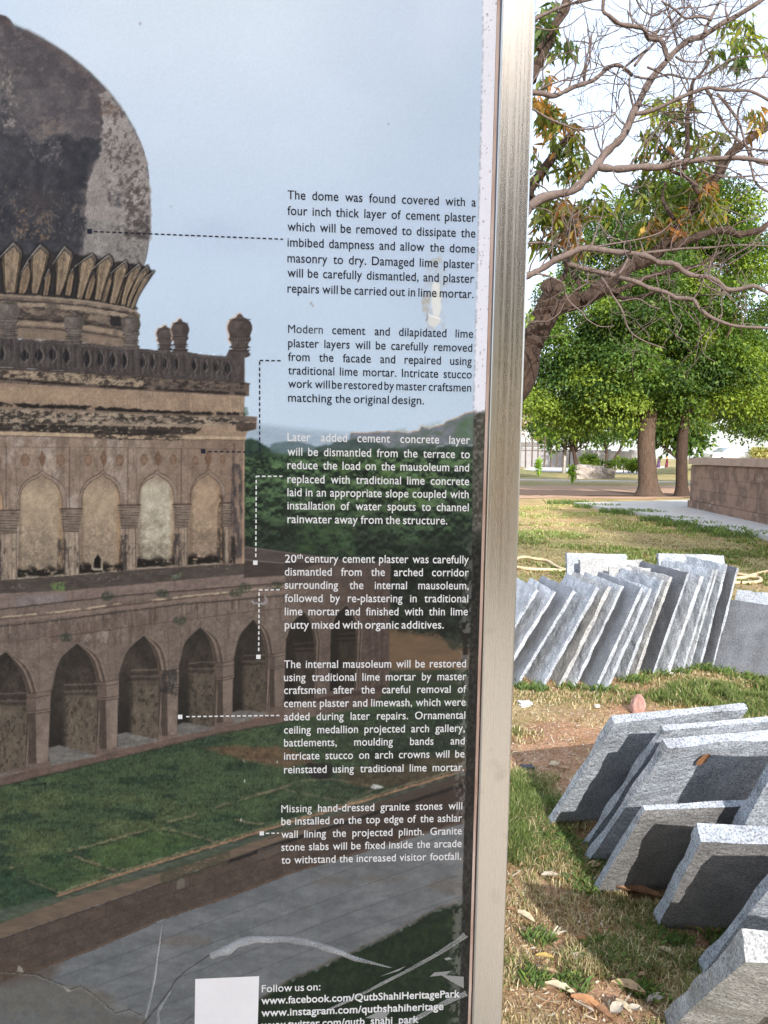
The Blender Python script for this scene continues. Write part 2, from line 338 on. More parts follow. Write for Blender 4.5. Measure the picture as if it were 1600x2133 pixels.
# stepped edge: brick kerb, channel, coping, retaining wall
K1 = [(-560, 2060), (0, 1895), (120, 1865), (285, 1809), (450, 1760), (600, 1713), (760, 1666), (1012, 1590)]
K2 = [(-560, 2095), (0, 1924), (150, 1869), (360, 1812), (585, 1734), (760, 1680), (1012, 1598)]
K3 = [(-560, 2100), (0, 1936), (200, 1869), (360, 1820), (585, 1742), (760, 1688), (1012, 1606)]
K4 = [(-560, 2130), (0, 1956), (210, 1884), (470, 1793), (585, 1752), (760, 1697), (1012, 1616)]
K5 = [(-560, 2290), (0, 2052), (202, 1977), (338, 1917), (480, 1870), (607, 1821), (712, 1789), (860, 1745), (1012, 1702)]
poly(K1+K2[::-1], ((66, 68, 62), (98, 98, 92), 16, 4, 2.6), 5, .6, 3, 12, 81)
line([(p[0], p[1]+1) for p in K1[2:]], 5.5, (142, 106, 80), 2.5, .9, 2.5, 82); line([(p[0], p[1]-5) for p in K1[2:]], 4, (124, 112, 88), 3, .6, 3, 83)
line([(p[0], p[1]+6) for p in K1[2:]], 3, (40, 46, 40), 3, .6, 2.5, 83, .45)
poly(K2+K4[::-1], ((112, 92, 76), (92, 78, 66), 30, 6, 2), 2.5, 1, 1.5, 12, 84)
poly(K4+K5[::-1], ((82, 68, 60), (72, 60, 54), 40, 14, 2), 2.5, 1, 1.5, 12, 85)
Rk, mk = pmask(K2+K5[::-1], 3); blend(Rk, mk*smooth(AX[Rk], 560, 850), C3((52, 42, 40)), .65)
line([(p[0], p[1]+1) for p in K4], 2.6, (48, 40, 38), 2.5, .75, 1.5, 86); line([(p[0]+8, p[1]+2) for p in K4 if p[0] > 400], 6, (24, 26, 28), 4, .8, 2, 87)
line([(560, 1747), (660, 1716), (760, 1686), (1000, 1606)], 4, (70, 62, 56), 2.5, .8, 2)
for k in range(1, 3):
    line([(a[0], a[1]+(b-a[1])*k/3) for a, b in zip(K4, np.interp([p[0] for p in K4], [p[0] for p in K5], [p[1] for p in K5]))], 1.5, (56, 46, 42), 1.8, .55, 1.5, 88)
for k in range(22):
    xa = -300+k*58+random.Random(k).uniform(-14, 14); ya = np.interp(xa, [p[0] for p in K4], [p[1] for p in K4]); yb = np.interp(xa, [p[0] for p in K5], [p[1] for p in K5]); h = (yb-ya)/3; j = k % 3
    line([(xa, ya+h*j), (xa, ya+h*(j+1))], 1.4, (54, 45, 41), 1.6, .5)
poly(z5((985, 670), (1025, 665), (1028, 715), (982, 728)), (112, 106, 94), 2, .7, 1); poly(z5((1430, 510), (1560, 470), (1560, 520), (1432, 565)), (92, 82, 74), 2, .6, 1)
line([(p[0], p[1]-3) for p in K5], 5, (96, 76, 64), 3, .7, 2, 89); line([(p[0], p[1]+1) for p in K5], 2.5, (50, 42, 40), 2.5, .7, 2.5, 90)
stain([(330, 1815), (480, 1770), (480, 1800), (340, 1845)], (58, 60, 44), .45, 10, 6, .7, .08, 91)
# paving
PV = K5+[(1012, 1868), (960, 1884), (905, 1898), (817, 1948), (765, 1973), (677, 2012), (600, 2047), (546, 2082), (430, 2150), (300, 2330), (-560, 2500)]
poly(PV, ((108, 110, 113), (92, 95, 99), 46, 16, 2.2), 3, 1, 2, 12, 95)
Rp, mp_ = pmask(PV, 3); xp, yp = AX[Rp], AY[Rp]
blend(Rp, mp_*smooth(fbm(xp/70, yp/18, 96, 4), .50, .78), C3((82, 85, 89)), .38); blend(Rp, mp_*smooth(fbm(xp/50+9, yp/16, 97, 4), .52, .8), C3((120, 123, 127)), .34)
for p in ((380, 1960, 60, 12), (800, 1830, 50, 8), (690, 1836, 40, 9), (90, 2080, 150, 30), (950, 1845, 60, 18)): stain(ell(*p), (96, 84, 74), .42, 18, 6, .6, .12, 98, 12)
for k in range(9):
    o = k*46; line([(-100, 2130+o-60), (300, 1986+o-60), (760, 1812+o-60), (1012, 1725+o-60)], 1.5, (62, 65, 70), 1.8, .5, 1, 99)
for k in range(40):
    rr = random.Random(k*7); xa = rr.uniform(0, 960); ya = rr.uniform(1830, 2150)-xa*.12; R_, m_ = pmask([(xa, ya), (xa+2, ya), (xa+26, ya+15), (xa+24, ya+15)], 1.2); blend(R_, m_, C3((68, 72, 78)), .3) if R_ and ya > np.interp(xa, [p[0] for p in K5], [p[1] for p in K5])+8 and ya < np.interp(xa, [-560, 430, 546, 765, 1012], [2300, 2130, 2070, 1960, 1850])-8 else None
poly([(1012, 1866), (960, 1882), (905, 1896), (817, 1946), (765, 1971), (677, 2010), (600, 2045), (546, 2080), (420, 2158), (280, 2350), (1012, 2350)], ((24, 36, 26), (34, 48, 32), 12, 10, 2.4), 7, 1, 5, 9, 101)
line([(960, 1878), (905, 1894), (817, 1944), (765, 1969), (677, 2008), (600, 2043), (546, 2078)], 4, (92, 74, 56), 5, .5, 5, 102)
stain([(600, 2060), (1012, 1880), (1012, 2300), (400, 2300)], (44, 62, 38), .54, 7, 8, .6, .08, 103, 14)
poly([(-560, 2060), (0, 2048), (45, 2030), (85, 2032), (120, 2052), (150, 2064), (180, 2068), (225, 2106), (240, 2113), (300, 2122), (330, 2150), (330, 2400), (-560, 2400)], ((97, 98, 98), (84, 84, 84), 30, 22, 2), 2.5, .85, 3, 12, 104)
stain([(0, 2040), (200, 2062), (300, 2122), (300, 2200), (0, 2200)], (108, 100, 86), .5, 36, 14, .5, .12, 105, 14)
poly([(-20, 2040), (0, 2005), (60, 2000), (130, 2006), (110, 2040), (0, 2052)], (82, 66, 56), 22, .6, 4)
CR = z5((0, 1185), (150, 1195), (210, 1200), (260, 1225), (330, 1250), (385, 1285), (450, 1262), (520, 1310), (590, 1370), (640, 1412), (720, 1395), (790, 1430))
line(CR, 2.0, (54, 48, 44), 1.4, .9, 2.5, 106); line([(a, b+2.5) for a, b in CR], 1.6, (140, 138, 130), 1.6, .6, 3, 107)
line(z5((790, 1480), (880, 1370), (950, 1275), (985, 1220), (1030, 1180), (1165, 1092)), 1.8, (50, 46, 46), 1.4, .9, 1.5, 108)
poly(z5((95, 1185), (103, 1148), (125, 1165), (130, 1190)), (150, 146, 134), 1.5, .8, 1); poly(z5((345, 1258), (398, 1292), (375, 1296)), (158, 150, 138), 1.5, .8, 1)
line(z5((1010, 1475), (1110, 1390), (1150, 1365)), 1.5, (70, 66, 62), 1.4, .8, 1)

# ---------------- lower arcade
TOP = [(-560, 1300), (0, 1238), (150, 1227), (360, 1208), (600, 1189), (800, 1172)]
WALL = z4((-1600, 480), (0, 155), (400, 125), (960, 75), (1600, 25))[1:]+t2((240, 960), (400, 900), (770, 890), (795, 900), (795, 975), (790, 1295))+[(811, 1425), (780, 1470), (590, 1503), (450, 1530), (248, 1577), (0, 1637), (-560, 1770), (-560, 1300)]
poly(WALL, ((116, 100, 90), (102, 87, 79), 60, 34, 2.2), 2.5, 1, 1, 12, 111)
Rw, mw = pmask(WALL, 2.5); xw, yw = AX[Rw], AY[Rw]
blend(Rw, mw*smooth(xw, 560, 760), C3((66, 52, 48)), .75)
blend(Rw, mw*smooth(-xw, 40, 560), C3((90, 78, 72)), .4)
blend(Rw, mw*smooth(fbm(xw/9, yw/60, 112, 4), .55, .75)*smooth(-yw, -1420, -1300), C3((84, 68, 60)), .55)
blend(Rw, mw*smooth(fbm(xw/5, yw/4, 113, 3), .55, .8), C3((132, 116, 104)), .22); blend(Rw, mw*smooth(fbm(xw/5, yw/4, 114, 3), .55, .8), C3((78, 64, 58)), .25)
# parapet slab, its mouldings
def b4(ya): return z4(*ya)
poly(b4(((-1500, 300), (0, 152), (400, 122), (960, 72), (1600, 22), (1600, 88), (960, 138), (640, 164), (0, 236), (-1500, 400))), ((124, 106, 97), (110, 92, 86), 50, 12, 2), 2, 1, 1, 12, 115)
poly(b4(((80, 165), (370, 150), (375, 195), (230, 215), (85, 222))), ((128, 118, 118), (110, 98, 96), 14, 8, 2.4), 6, .8, 4)
line(b4(((-1500, 302), (0, 154), (400, 124), (960, 74), (1600, 24))), 2.4, (142, 122, 110), 1.8, .7, 1)
line(b4(((-1500, 402), (0, 238), (640, 166), (960, 140), (1600, 90))), 3, (62, 50, 47), 2, .85, 1.2)
line(b4(((-1500, 430), (0, 262), (640, 190), (1000, 152), (1600, 104))), 5, (112, 94, 86), 2, .8, 1)
line(b4(((-1500, 470), (0, 286), (300, 258), (620, 216), (1000, 172), (1600, 112))), 5.5, (172, 152, 126), 2.2, .95, 1.5, 116, .44)
line(b4(((0, 292), (300, 264), (620, 222), (1000, 178), (1600, 118))), 3, (70, 52, 48), 2.5, .7, 2, 117)
line(b4(((-1500, 510), (0, 310), (640, 236), (1000, 192), (1600, 136))), 6, (122, 102, 92), 2, .8, 1)
line(b4(((-1500, 530), (0, 332), (220, 312), (640, 256), (1000, 212), (1600, 160))), 3, (56, 46, 43), 2, .85, 1.5)
line(b4(((-1500, 590), (0, 422), (215, 400))), 1.8, (84, 70, 64), 1.6, .7, .8); line(b4(((275, 392), (620, 352))), 2.4, (70, 58, 54), 1.8, .8, 1); line(b4(((640, 345), (1000, 300), (1250, 268), (1600, 228))), 1.8, (76, 62, 57), 1.6, .7, .8)
for xa, ya, yb in ((50, 180, 235), (400, 125, 200), (970, 75, 140), (215, 315, 690), (640, 258, 345), (935, 380, 580), (1250, 268, 520), (640, 345, 620), (1115, 285, 320), (930, 215, 300), (1300, 180, 265), (1555, 240, 480), (0, 425, 470), (600, 360, 560)): line(z4((xa, ya), (xa+2, yb)), 1.3, (84, 70, 63), 1.5, .55, .6)
for k in range(70):
    rr = random.Random(k+900); xa = rr.uniform(0, 1600); base = np.interp(xa, [0, 640, 1000, 1600], [335, 258, 214, 162]); ln = rr.uniform(12, 80)*(1.2 if xa > 600 else .7)
    line(z4((xa, base), (xa+rr.uniform(-3, 3), base+ln)), rr.uniform(1.0, 3.5), rr.choice([(62, 50, 45), (74, 56, 48), (140, 122, 106), (58, 50, 46)]), 2.4, rr.uniform(.25, .6), 1.5, k)
poly(z4((440, 385), (600, 355), (596, 425), (560, 400), (520, 415), (450, 425)), (148, 136, 124), 3, .6, 4, 8)
stain(z4((250, 330), (660, 280), (650, 420), (250, 420)), (82, 62, 54), .52, 10, 30, .6, .08, 118)
for q in ((600, 165), (905, 150), (1360, 120), (1310, 148), (1535, 105), (365, 395), (1000, 300)): stain(z4(*[(q[0]+36*math.cos(k), q[1]+26*math.sin(k)) for k in np.linspace(0, 6.28, 12)]), (46, 56, 44), .42, 4, 5, .85, .1, 119, 4)
for cx_, cy_ in ((172, 460), (305, 440), (565, 410), (685, 400), (900, 370), (1015, 352), (1215, 325), (1320, 310), (1508, 290)):
    poly(z4(*ell(cx_, cy_, 15, 18, 14)), (122, 106, 96), 1.6, .8); line(z4(*ell(cx_, cy_, 15, 18, 14)), 1.2, (84, 70, 64), 1.4, .55)
# arches: apex, springing, jambs
def arch(f, ap, l1, l2, lb, r1, r2, rb, inr, floor, seed, dk=1.0):
    """pointed opening: lit moulding on the right, dark recess, back wall, floor"""
    P = spl(f(l2, l1, ap), 8)+spl(f(ap, r1, r2), 8)
    op = [f(lb)[0]]+P+[f(rb)[0]]
    poly(op, ((100, 84, 74), (82, 68, 60), 12, 30, 2), 2, 1)
    inner = [f(lb)[0]]+spl(f(l2, l1, ap), 8)+spl(f(ap, inr[0], inr[1]), 8)+[f(inr[2])[0]]
    poly(inner, ((50*dk, 44*dk, 40*dk), (68*dk, 59*dk, 52*dk), 16, 26, 2.4), 2.5, 1, .8, 12, seed)
    cxm = (f(ap)[0][0]+f(inr[1])[0][0])/2; Ri, mi = pmask(inner, 3); xi, yi = AX[Ri], AY[Ri]
    w = f(inr[1])[0][0]-f(l2)[0][0]; xl = f(l2)[0][0]; yb = max(f(lb)[0][1], f(inr[2])[0][1]); yt = f(ap)[0][1]
    tt = (xi-xl)/max(w, 1); blend(Ri, mi*smooth(-tt, -.36, -.18)*smooth(yi, yt+.15*(yb-yt), yb), C3((26, 24, 24)), .8)
    blend(Ri, mi*smooth(tt, .25, .4)*smooth(yi, yt+.35*(yb-yt), yt+.5*(yb-yt))*(.4+.9*fbm(xi/9, yi/20, seed+2, 4)), C3((122*dk, 106*dk, 88*dk)), .62)
    blend(Ri, mi*smooth(fbm(xi/5, yi/9, seed+3, 6, .7), .5, .72), C3((30, 27, 26)), .6)
    blend(Ri, mi*smooth(-yi, -(yt+.3*(yb-yt)), -yt)*.8, C3((34, 31, 30)), .75)
    ys = f(inr[1])[0][1]
    for q, cc in ((.02, (112, 98, 84)), (.05, (44, 38, 36)), (.075, (104, 90, 78)), (.1, (42, 37, 34)), (.125, (92, 80, 68))):
        yq = ys+q*(yb-yt); line([(xl+w*.3, yq+2), (xl+w*.99, yq-1+q*20)], 2.6, tuple(v*dk for v in cc), 2, .65, 2, seed+4)
    if floor: poly(f(*floor), ((112, 108, 104), (92, 88, 86), 20, 5, 2), 3, .95, 1.5, 10, seed+6)
    # moulding ridges right of the opening
    for o, cc, ww_ in ((0.2, (58, 47, 43), 3.0), (.5, (134, 116, 104), 2.6), (.78, (60, 49, 45), 2.4), (1.0, (128, 110, 98), 2.4)):
        q = [tuple(np.array(a)*(1-o)+np.array(b)*o) for a, b in zip(f(ap, inr[0], inr[1], inr[2]), f(ap, r1, r2, rb))]
        line(spl(q[:3], 8)+[q[3]], ww_, tuple(v*(.55+.45*dk) for v in cc), 1.8, .8, .6)
    line(spl(f(l2, l1, ap), 8), 2.2, (136, 120, 108), 1.8, .5, .6)
arch(z4, (35, 472), (-90, 560), (-160, 720), (-170, 1180), (152, 560), (206, 700), (150, 1130), ((110, 580), (150, 690), (140, 1110)), ((-200, 1190), (150, 1130), (0, 1165), (-200, 1200)), 120)
arch(z4, (430, 424), (330, 520), (284, 685), (268, 1080), (545, 500), (592, 640), (545, 1045), ((505, 520), (540, 640), (535, 1030)), ((268, 1005), (330, 995), (550, 1050), (275, 1112)), 130)
arch(z4, (800, 379), (706, 468), (662, 585), (648, 1000), (900, 450), (932, 588), (890, 965), ((852, 470), (880, 560), (880, 945)), ((648, 935), (700, 920), (890, 965), (655, 1020)), 140)
arch(z4, (1115, 334), (1030, 415), (995, 535), (985, 930), (1210, 405), (1246, 540), (1205, 900), ((1165, 420), (1190, 520), (1190, 880)), ((985, 880), (1020, 865), (1205, 898), (985, 945)), 150, .92)
arch(z4, (1410, 289), (1330, 385), (1298, 505), (1285, 860), (1492, 365), (1522, 490), (1490, 810), ((1450, 375), (1475, 480), (1475, 800)), ((1285, 810), (1330, 800), (1490, 812), (1290, 880)), 160, .85)
fA = lambda *p: [(a, b) for a, b in p]
arch(fA, (634, 1273), (608, 1298), (596, 1330), (592, 1465), (658, 1300), (668, 1338), (660, 1462), ((648, 1305), (655, 1335), (652, 1455)), None, 170, .62)
arch(fA, (722, 1259), (700, 1282), (689, 1312), (687, 1440), (746, 1282), (754, 1315), (748, 1438), ((736, 1288), (742, 1315), (738, 1432)), None, 180, .55)
for a in ((770, 1290, 1440), (783, 1210, 1440), (795, 1205, 1450)): line([(a[0], a[1]), (a[0]+1, a[2])], 3, (62, 48, 44), 3, .7, 1)
line([(590, 1472), (700, 1452), (800, 1432)], 9, (62, 46, 42), 4, .85, 1.5)
# piers, capitals
for (x0, x1, yc0, yc1, yb_, d_) in ((150, 278, 702, 818, 1112, 1), (545, 660, 640, 745, 1030, 1), (890, 992, 580, 682, 958, 1), (1200, 1300, 535, 632, 885, .95), (1492, 1578, 486, 572, 800, .9)):
    w = x1-x0; pc = tuple(v*d_ for v in (126, 108, 97)); pd = tuple(v*d_ for v in (108, 92, 83))
    poly(z4((x0+.38*w, yc1), (x1-6, yc1-10), (x1-10, yb_-12), (x0+.42*w, yb_)), (pc, pd, 20, 40, 2), 1.8, 1, .5)
    poly(z4((x0+.08*w, yc1), (x0+.38*w, yc1), (x0+.42*w, yb_), (x0+.05*w, yb_+8)), ((84*d_, 70*d_, 62*d_), (70*d_, 58*d_, 52*d_), 5, 50, 2), 1.8, 1)
    for q in (.12, .22, .31): line(z4((x0+q*w, yc1), (x0+(q+.02)*w, yb_)), 1.4, (52, 43, 40), 1.5, .7)
    poly(z4((x0, yc0+4), (x0+.4*w, yc0-2), (x1, yc0-8), (x1, yc1-14), (x0+.4*w, yc1), (x0, yc1-6)), (pc, pd, 16, 10, 2), 1.8, 1, .5)
    poly(z4((x0, yc0+4), (x0+.4*w, yc0-2), (x0+.4*w, yc1), (x0, yc1-6)), (86*d_, 71*d_, 64*d_), 1.8, .75)
    for q in (0, .22, .86, 1): line(z4((x0, yc0+(yc1-yc0)*q), (x0+.4*w, yc0+(yc1-yc0)*q), (x1, yc0+(yc1-yc0)*q-12)), 1.8, (60, 49, 45), 1.6, .75)
    poly(z4((x0-8, yb_-14), (x0+.4*w, yb_-18), (x1+4, yb_-32), (x1+6, yb_-4), (x0+.4*w, yb_+22), (x0-10, yb_+18)), ((110*d_, 92*d_, 82*d_), (96*d_, 80*d_, 72*d_), 12, 8, 2), 2, .95)
stain(z4((905, 575), (985, 575), (985, 720), (890, 700)), (34, 34, 36), .42, 10, 16, .85, .1, 190); stain(z4((940, 590), (980, 590), (975, 650), (940, 650)), (88, 98, 110), .5, 8, 8, .6, .1, 191)
# plinth
PL = z4((-1500, 1560), (0, 1180), (150, 1132), (290, 1110), (560, 1052), (660, 1020), (900, 968), (1210, 900), (1300, 880), (1560, 805), (1600, 800), (1600, 862), (1200, 932), (660, 1062), (250, 1160), (0, 1220), (-1500, 1600))
poly(PL, ((104, 84, 74), (88, 70, 63), 30, 6, 2), 2, 1, 1.5, 12, 192); line(z4((0, 1222), (250, 1162), (660, 1064), (1200, 934), (1600, 864)), 3, (38, 40, 36), 4, .6, 2)

# ---------------- terrace floor
poly(z3((-1600, 1180), (0, 1080), (400, 1060), (1440, 1000), (1600, 985), (1600, 1062), (430, 1170), (0, 1192), (-1600, 1300)), ((66, 58, 55), (82, 72, 66), 14, 5, 2.4), 2.5, 1, 1, 12, 200)
poly(t2((20, 870), (130, 885), (250, 905), (420, 895), (790, 882), (790, 905), (400, 905), (240, 962), (20, 975)), ((58, 50, 48), (70, 60, 56), 14, 5, 2), 2.5, 1)
poly(t2((20, 808), (240, 838), (500, 872), (780, 905), (780, 925), (400, 895), (240, 900), (20, 882)), ((82, 72, 70), (70, 60, 58), 14, 6, 2), 2, 1, .8); line(t2((20, 810), (240, 840), (500, 874)), 2.5, (122, 104, 100), 2, .6); line(t2((20, 878), (230, 898)), 2.2, (132, 118, 112), 2, .6)
poly(t2((240, 962), (400, 910), (780, 895), (795, 905), (795, 975), (560, 985), (240, 1010)), ((88, 74, 70), (72, 60, 57), 20, 8, 2), 3, .75)
stain(z3((300, 1130), (390, 1120), (390, 1170), (310, 1170)), (96, 128, 66), .45, 4, 4, .9, .08, 201, 4); stain(z3((1020, 1075), (1080, 1070), (1080, 1100), (1020, 1105)), (92, 108, 84), .45, 4, 4, .8, .08, 202, 3)
for k in range(30):
    rr = random.Random(k+40); xa = rr.uniform(20, 1400); ya = np.interp(xa, [0, 430, 1450], [1150, 1120, 1030])+rr.uniform(-20, 20); poly(z3(*ell(xa, ya, 4, 2.5, 8)), (150, 140, 130), 1.2, .7)
# ---------------- upper building
FAC = z3((-1600, 150), (0, 200), (1455, 250), (1456, 1010), (1100, 1030), (780, 1050), (470, 1078), (0, 1110), (-1600, 1200))
poly(FAC, ((146, 124, 108), (128, 107, 93), 40, 40, 2.2), 2, 1, .8, 12, 210)
Rf, mf = pmask(FAC, 2); xf, yf = AX[Rf], AY[Rf]
blend(Rf, mf*smooth(fbm(xf/50, yf/60, 211, 4), .45, .7)*smooth(-xf, -360, -180), C3((166, 152, 142)), .75)
blend(Rf, mf*smooth(fbm(xf/10, yf/44, 212, 4), .52, .72), C3((104, 86, 74)), .45); blend(Rf, mf*smooth(xf, 330, 520), C3((118, 94, 78)), .4)
blend(Rf, mf*smooth(fbm(xf/4, yf/4, 213, 3), .56, .8), C3((92, 78, 70)), .3)
for q in ((95, 315, 415, 320), (475, 318, 762, 322), (812, 322, 1080, 326), (1120, 326, 1385, 332), (-400, 310, 38, 316)):
    line(z3((q[0], q[1]), (q[2], q[3])), 1.6, (100, 82, 72), 1.5, .75); line(z3((q[0], q[1]), (q[0]+2, q[1]+370)), 1.6, (104, 86, 76), 1.5, .7); line(z3((q[2], q[3]), (q[2]-2, q[3]+360)), 2.2, (88, 72, 64), 1.6, .8)
def niche(ap, sl, sr, mouldl, mouldr, base, seed, tone, bx0, bx1):
    a = np.array(ap)
    def curve(xl, xr, apx, spy):
        hw = apx[0]-xl; hv = spy-apx[1]; hx = xr-apx[0]; Q = ((.04, .38), (.22, .64), (.53, .815), (.83, .90))
        L_ = spl([(xl, spy)]+[(xl+a*hw, spy-b*hv) for a, b in Q]+[tuple(apx)], 6)
        R_ = spl([tuple(apx)]+[(xr-a*hx, spy-b*hv) for a, b in Q[::-1]]+[(xr, spy)], 6)
        return L_+R_[1:]
    spy = 690 if ap[0] < 700 else 665
    out = curve(mouldl, mouldr, a-(0, 26), spy)
    poly(z3(*(out+[(mouldr, spy+20), (mouldl, spy+20)])), ((140, 120, 106), (124, 104, 92), 12, 20, 2), 1.8, .95)
    line(z3(*out), 2.2, (92, 74, 64), 1.6, .85); line(z3(*[(x_+3, y_+12) for x_, y_ in out]), 1.6, (168, 148, 132), 1.5, .6)
    inn = curve(sl, sr, a, spy)
    P = inn+[(bx1, base[1]), (bx0, base[0])]
    line(z3(*inn), 4.5, (92, 72, 58), 2.5, .8)
    poly(z3(*P), (tone, tuple(v*.9 for v in tone), 22, 26, 2.2), 2, 1, .6, 10, seed)
    Rn, mn = pmask(z3(*P), 2.5); xn, yn = AX[Rn], AY[Rn]; yb = 820+base[0]/2.857; yt = 820+ap[1]/2.857
    g = smooth(yn, yt+.3*(yb-yt), yt+.62*(yb-yt))
    blend(Rn, mn*g*smooth(fbm(xn/6, yn/6, seed+1, 6, .7), .34, .66), C3((108, 95, 84)), .5)
    blend(Rn, mn*smooth(yn, yt+.5*(yb-yt), yb)*.9*smooth(fbm(xn/5, yn/4, seed+2, 6, .7), .3, .64), C3((92, 81, 72)), .5)
    xa = sl/2.857; xb = sr/2.857
    blend(Rn, mn*smooth(xn, xb-12, xb)*.8, C3((150, 112, 78)), .65); blend(Rn, mn*smooth(-xn, -(xa+7), -xa)*.8, C3((104, 84, 70)), .6)
    blend(Rn, mn*smooth(-yn, -(yt+36), -yt), C3((112, 92, 78)), .45)
    blend(Rn, mn*smooth(yn, yb-26+6*np.sin(xn/6), yb-15)*smooth(fbm(xn/9, yn/7, seed+4, 4), .2, .45), C3((26, 23, 24)), .95)
    line(z3((bx0, base[0]), (bx1, base[1])), 3, (150, 138, 122), 2, .8, 3, seed, .45)
niche((-120, 480), -240, 16, -270, 24, (1095, 1090), 220, (166, 142, 116), -235, 8)
niche((250, 482), 116, 368, 104, 398, (1098, 1080), 230, (168, 146, 120), 104, 382)
niche((612, 480), 487, 712, 472, 738, (1072, 1055), 240, (170, 146, 120), 470, 735)
niche((936, 478), 830, 1032, 822, 1058, (1040, 1025), 250, (176, 164, 142), 815, 1040)
niche((1240, 476), 1137, 1318, 1130, 1342, (1022, 1005), 260, (166, 138, 112), 1115, 1330)
stain(z3((850, 640), (1020, 640), (1020, 900), (840, 900)), (188, 178, 158), .5, 16, 12, .7, .1, 265, 12); stain(z3((1300, 600), (1340, 600), (1340, 960), (1290, 960)), (48, 40, 38), .5, 6, 18, .8, .1, 266, 5)
poly(z3((545, 1045), (548, 985), (585, 940), (612, 985), (612, 1045)), (150, 132, 114), 2, .9, 1); poly(z3((558, 1045), (562, 985), (584, 955), (600, 985), (600, 1045)), (24, 22, 23), 2, 1, 1); line(z3((560, 1045), (605, 1045)), 5, (168, 156, 140), 2, .8, 1.5)
for (cx0, cx1, px0, px1, yc, yb_) in ((-20, 118, 0, 98, 700, 1105), (358, 490, 385, 470, 690, 1078), (704, 835, 750, 806, 668, 1048), (1030, 1136, 1064, 1114, 664, 1022), (1312, 1390, 1332, 1362, 656, 1005)):
    poly(z3((px0, yc), (px1, yc), (px1, yb_), (px0, yb_)), ((158, 140, 122), (138, 118, 102), 8, 40, 2), 1.8, 1)
    for q in (0, .28, .72, 1): line(z3((px0+q*(px1-px0), yc+120), (px0+q*(px1-px0), yb_)), 1.7, (72, 60, 54) if q in (0, 1) else (112, 95, 82), 1.6, .75)
    stain(z3((px0-40, yc+170), (px0+8, yc+170), (px0+8, yb_), (px0-40, yb_)), (38, 36, 40), .48, 5, 30, .8, .08, px0+270, 4); stain(z3((px0, yc+220), (px1, yc+220), (px1, yb_), (px0, yb_)), (62, 52, 48), .56, 6, 20, .7, .08, px0+271, 3)
    for j in range(9):
        y0 = yc+j*15; w = (1-.035*j)*(cx1-cx0)/2; m = (cx0+cx1)/2
        poly(z3((m-w, y0), (m+w, y0-2), (m+w, y0+12), (m-w, y0+14)), ((142-4*j, 122-3*j, 108-3*j), (108, 92, 82), 10, 5, 2), 1.4, .95); line(z3((m-w, y0+13), (m+w, y0+11)), 1.5, (66, 54, 50), 1.3, .75)
    line(z3(((cx0+cx1)/2-w, yc), ((cx0+cx1)/2-w, yc+120)), 1.5, (70, 58, 53), 1.5, .6); line(z3((cx0, yc-4), (cx1, yc-6)), 3, (60, 48, 45), 2, .85)
for cx_, cy_, r in ((150, 395, 30), (362, 395, 30), (525, 395, 28), (712, 398, 28), (857, 393, 26), (1031, 392, 25), (1165, 396, 23), (1325, 390, 22), (-8, 395, 20)):
    poly(z3(*ell(cx_, cy_, r, r*1.45)), ((138, 106, 84), (116, 90, 74), 5, 5, 2), 1.8, .9)
    for k in range(16):
        a = 2*math.pi*k/16; line(z3((cx_+r*.62*math.cos(a), cy_+r*.9*math.sin(a)), (cx_+r*.95*math.cos(a), cy_+r*1.38*math.sin(a))), 1.2, (92, 74, 62), 1.2, .6)
    line(z3(*ell(cx_, cy_, r, r*1.45)), 1.4, (150, 132, 116), 1.3, .7); poly(z3(*ell(cx_, cy_, r*.4, r*.6)), (132, 104, 84), 1.5, .8)
for cx_, cy_ in ((253, 392), (618, 388), (942, 388), (1240, 390)):
    poly(z3((cx_, cy_-52), (cx_+20, cy_-12), (cx_+16, cy_+18), (cx_+2, cy_+48), (cx_-14, cy_+18), (cx_-20, cy_-12)), (112, 82, 64), 1.8, .9); line(z3((cx_, cy_-50), (cx_-20, cy_-8), (cx_, cy_+46)), 1.3, (82, 64, 54), 1.4, .8); line(z3((cx_, cy_+44), (cx_, cy_+66)), 1.5, (110, 88, 74), 1.4, .8)
# right corner pier and stains
poly(z3((1385, 300), (1456, 280), (1450, 1012), (1380, 1012)), ((140, 116, 100), (112, 92, 82), 8, 40, 2), 1.8, .85); line(z3((1392, 300), (1392, 1000)), 3, (78, 62, 56), 2.5, .7, 1); line(z3((1452, 280), (1446, 1010)), 2.5, (172, 140, 112), 1.8, .8)
stain(z3((1380, 420), (1440, 420), (1440, 980), (1370, 980)), (58, 54, 58), .47, 8, 30, .85, .08, 280, 4); stain(z3((1375, 850), (1400, 850), (1400, 1010), (1365, 1010)), (28, 26, 28), .38, 6, 20, .9, .08, 281, 4)
# cornices
poly(z3((-1600, -480), (0, -75), (760, -30), (1455, 5), (1456, 130), (1530, 140), (1525, 212), (1475, 222), (1466, 245), (1455, 262), (1000, 262), (0, 240), (-1600, 200)), ((156, 130, 107), (140, 115, 96), 30, 14, 2), 2, 1, .8, 12, 290)
line(z3((-1600, 20), (0, 64), (480, 85), (1050, 118), (1455, 128)), 9, (32, 29, 30), 3, .95, 4, 291, .34); line(z3((0, 84), (480, 102), (1050, 126), (1455, 136)), 3.5, (120, 104, 90), 2, .8, 2, 292)
poly(z3((-1600, 40), (0, 92), (480, 110), (1050, 134), (1530, 146), (1528, 180), (1050, 196), (600, 190), (0, 172), (-1600, 120)), ((160, 142, 122), (128, 110, 95), 16, 6, 2.4), 2, .95, 1, 12, 293)
stain(z3((0, 92), (1050, 134), (1530, 146), (1528, 182), (0, 180)), (36, 33, 33), .5, 14, 7, .9, .06, 294, 3)
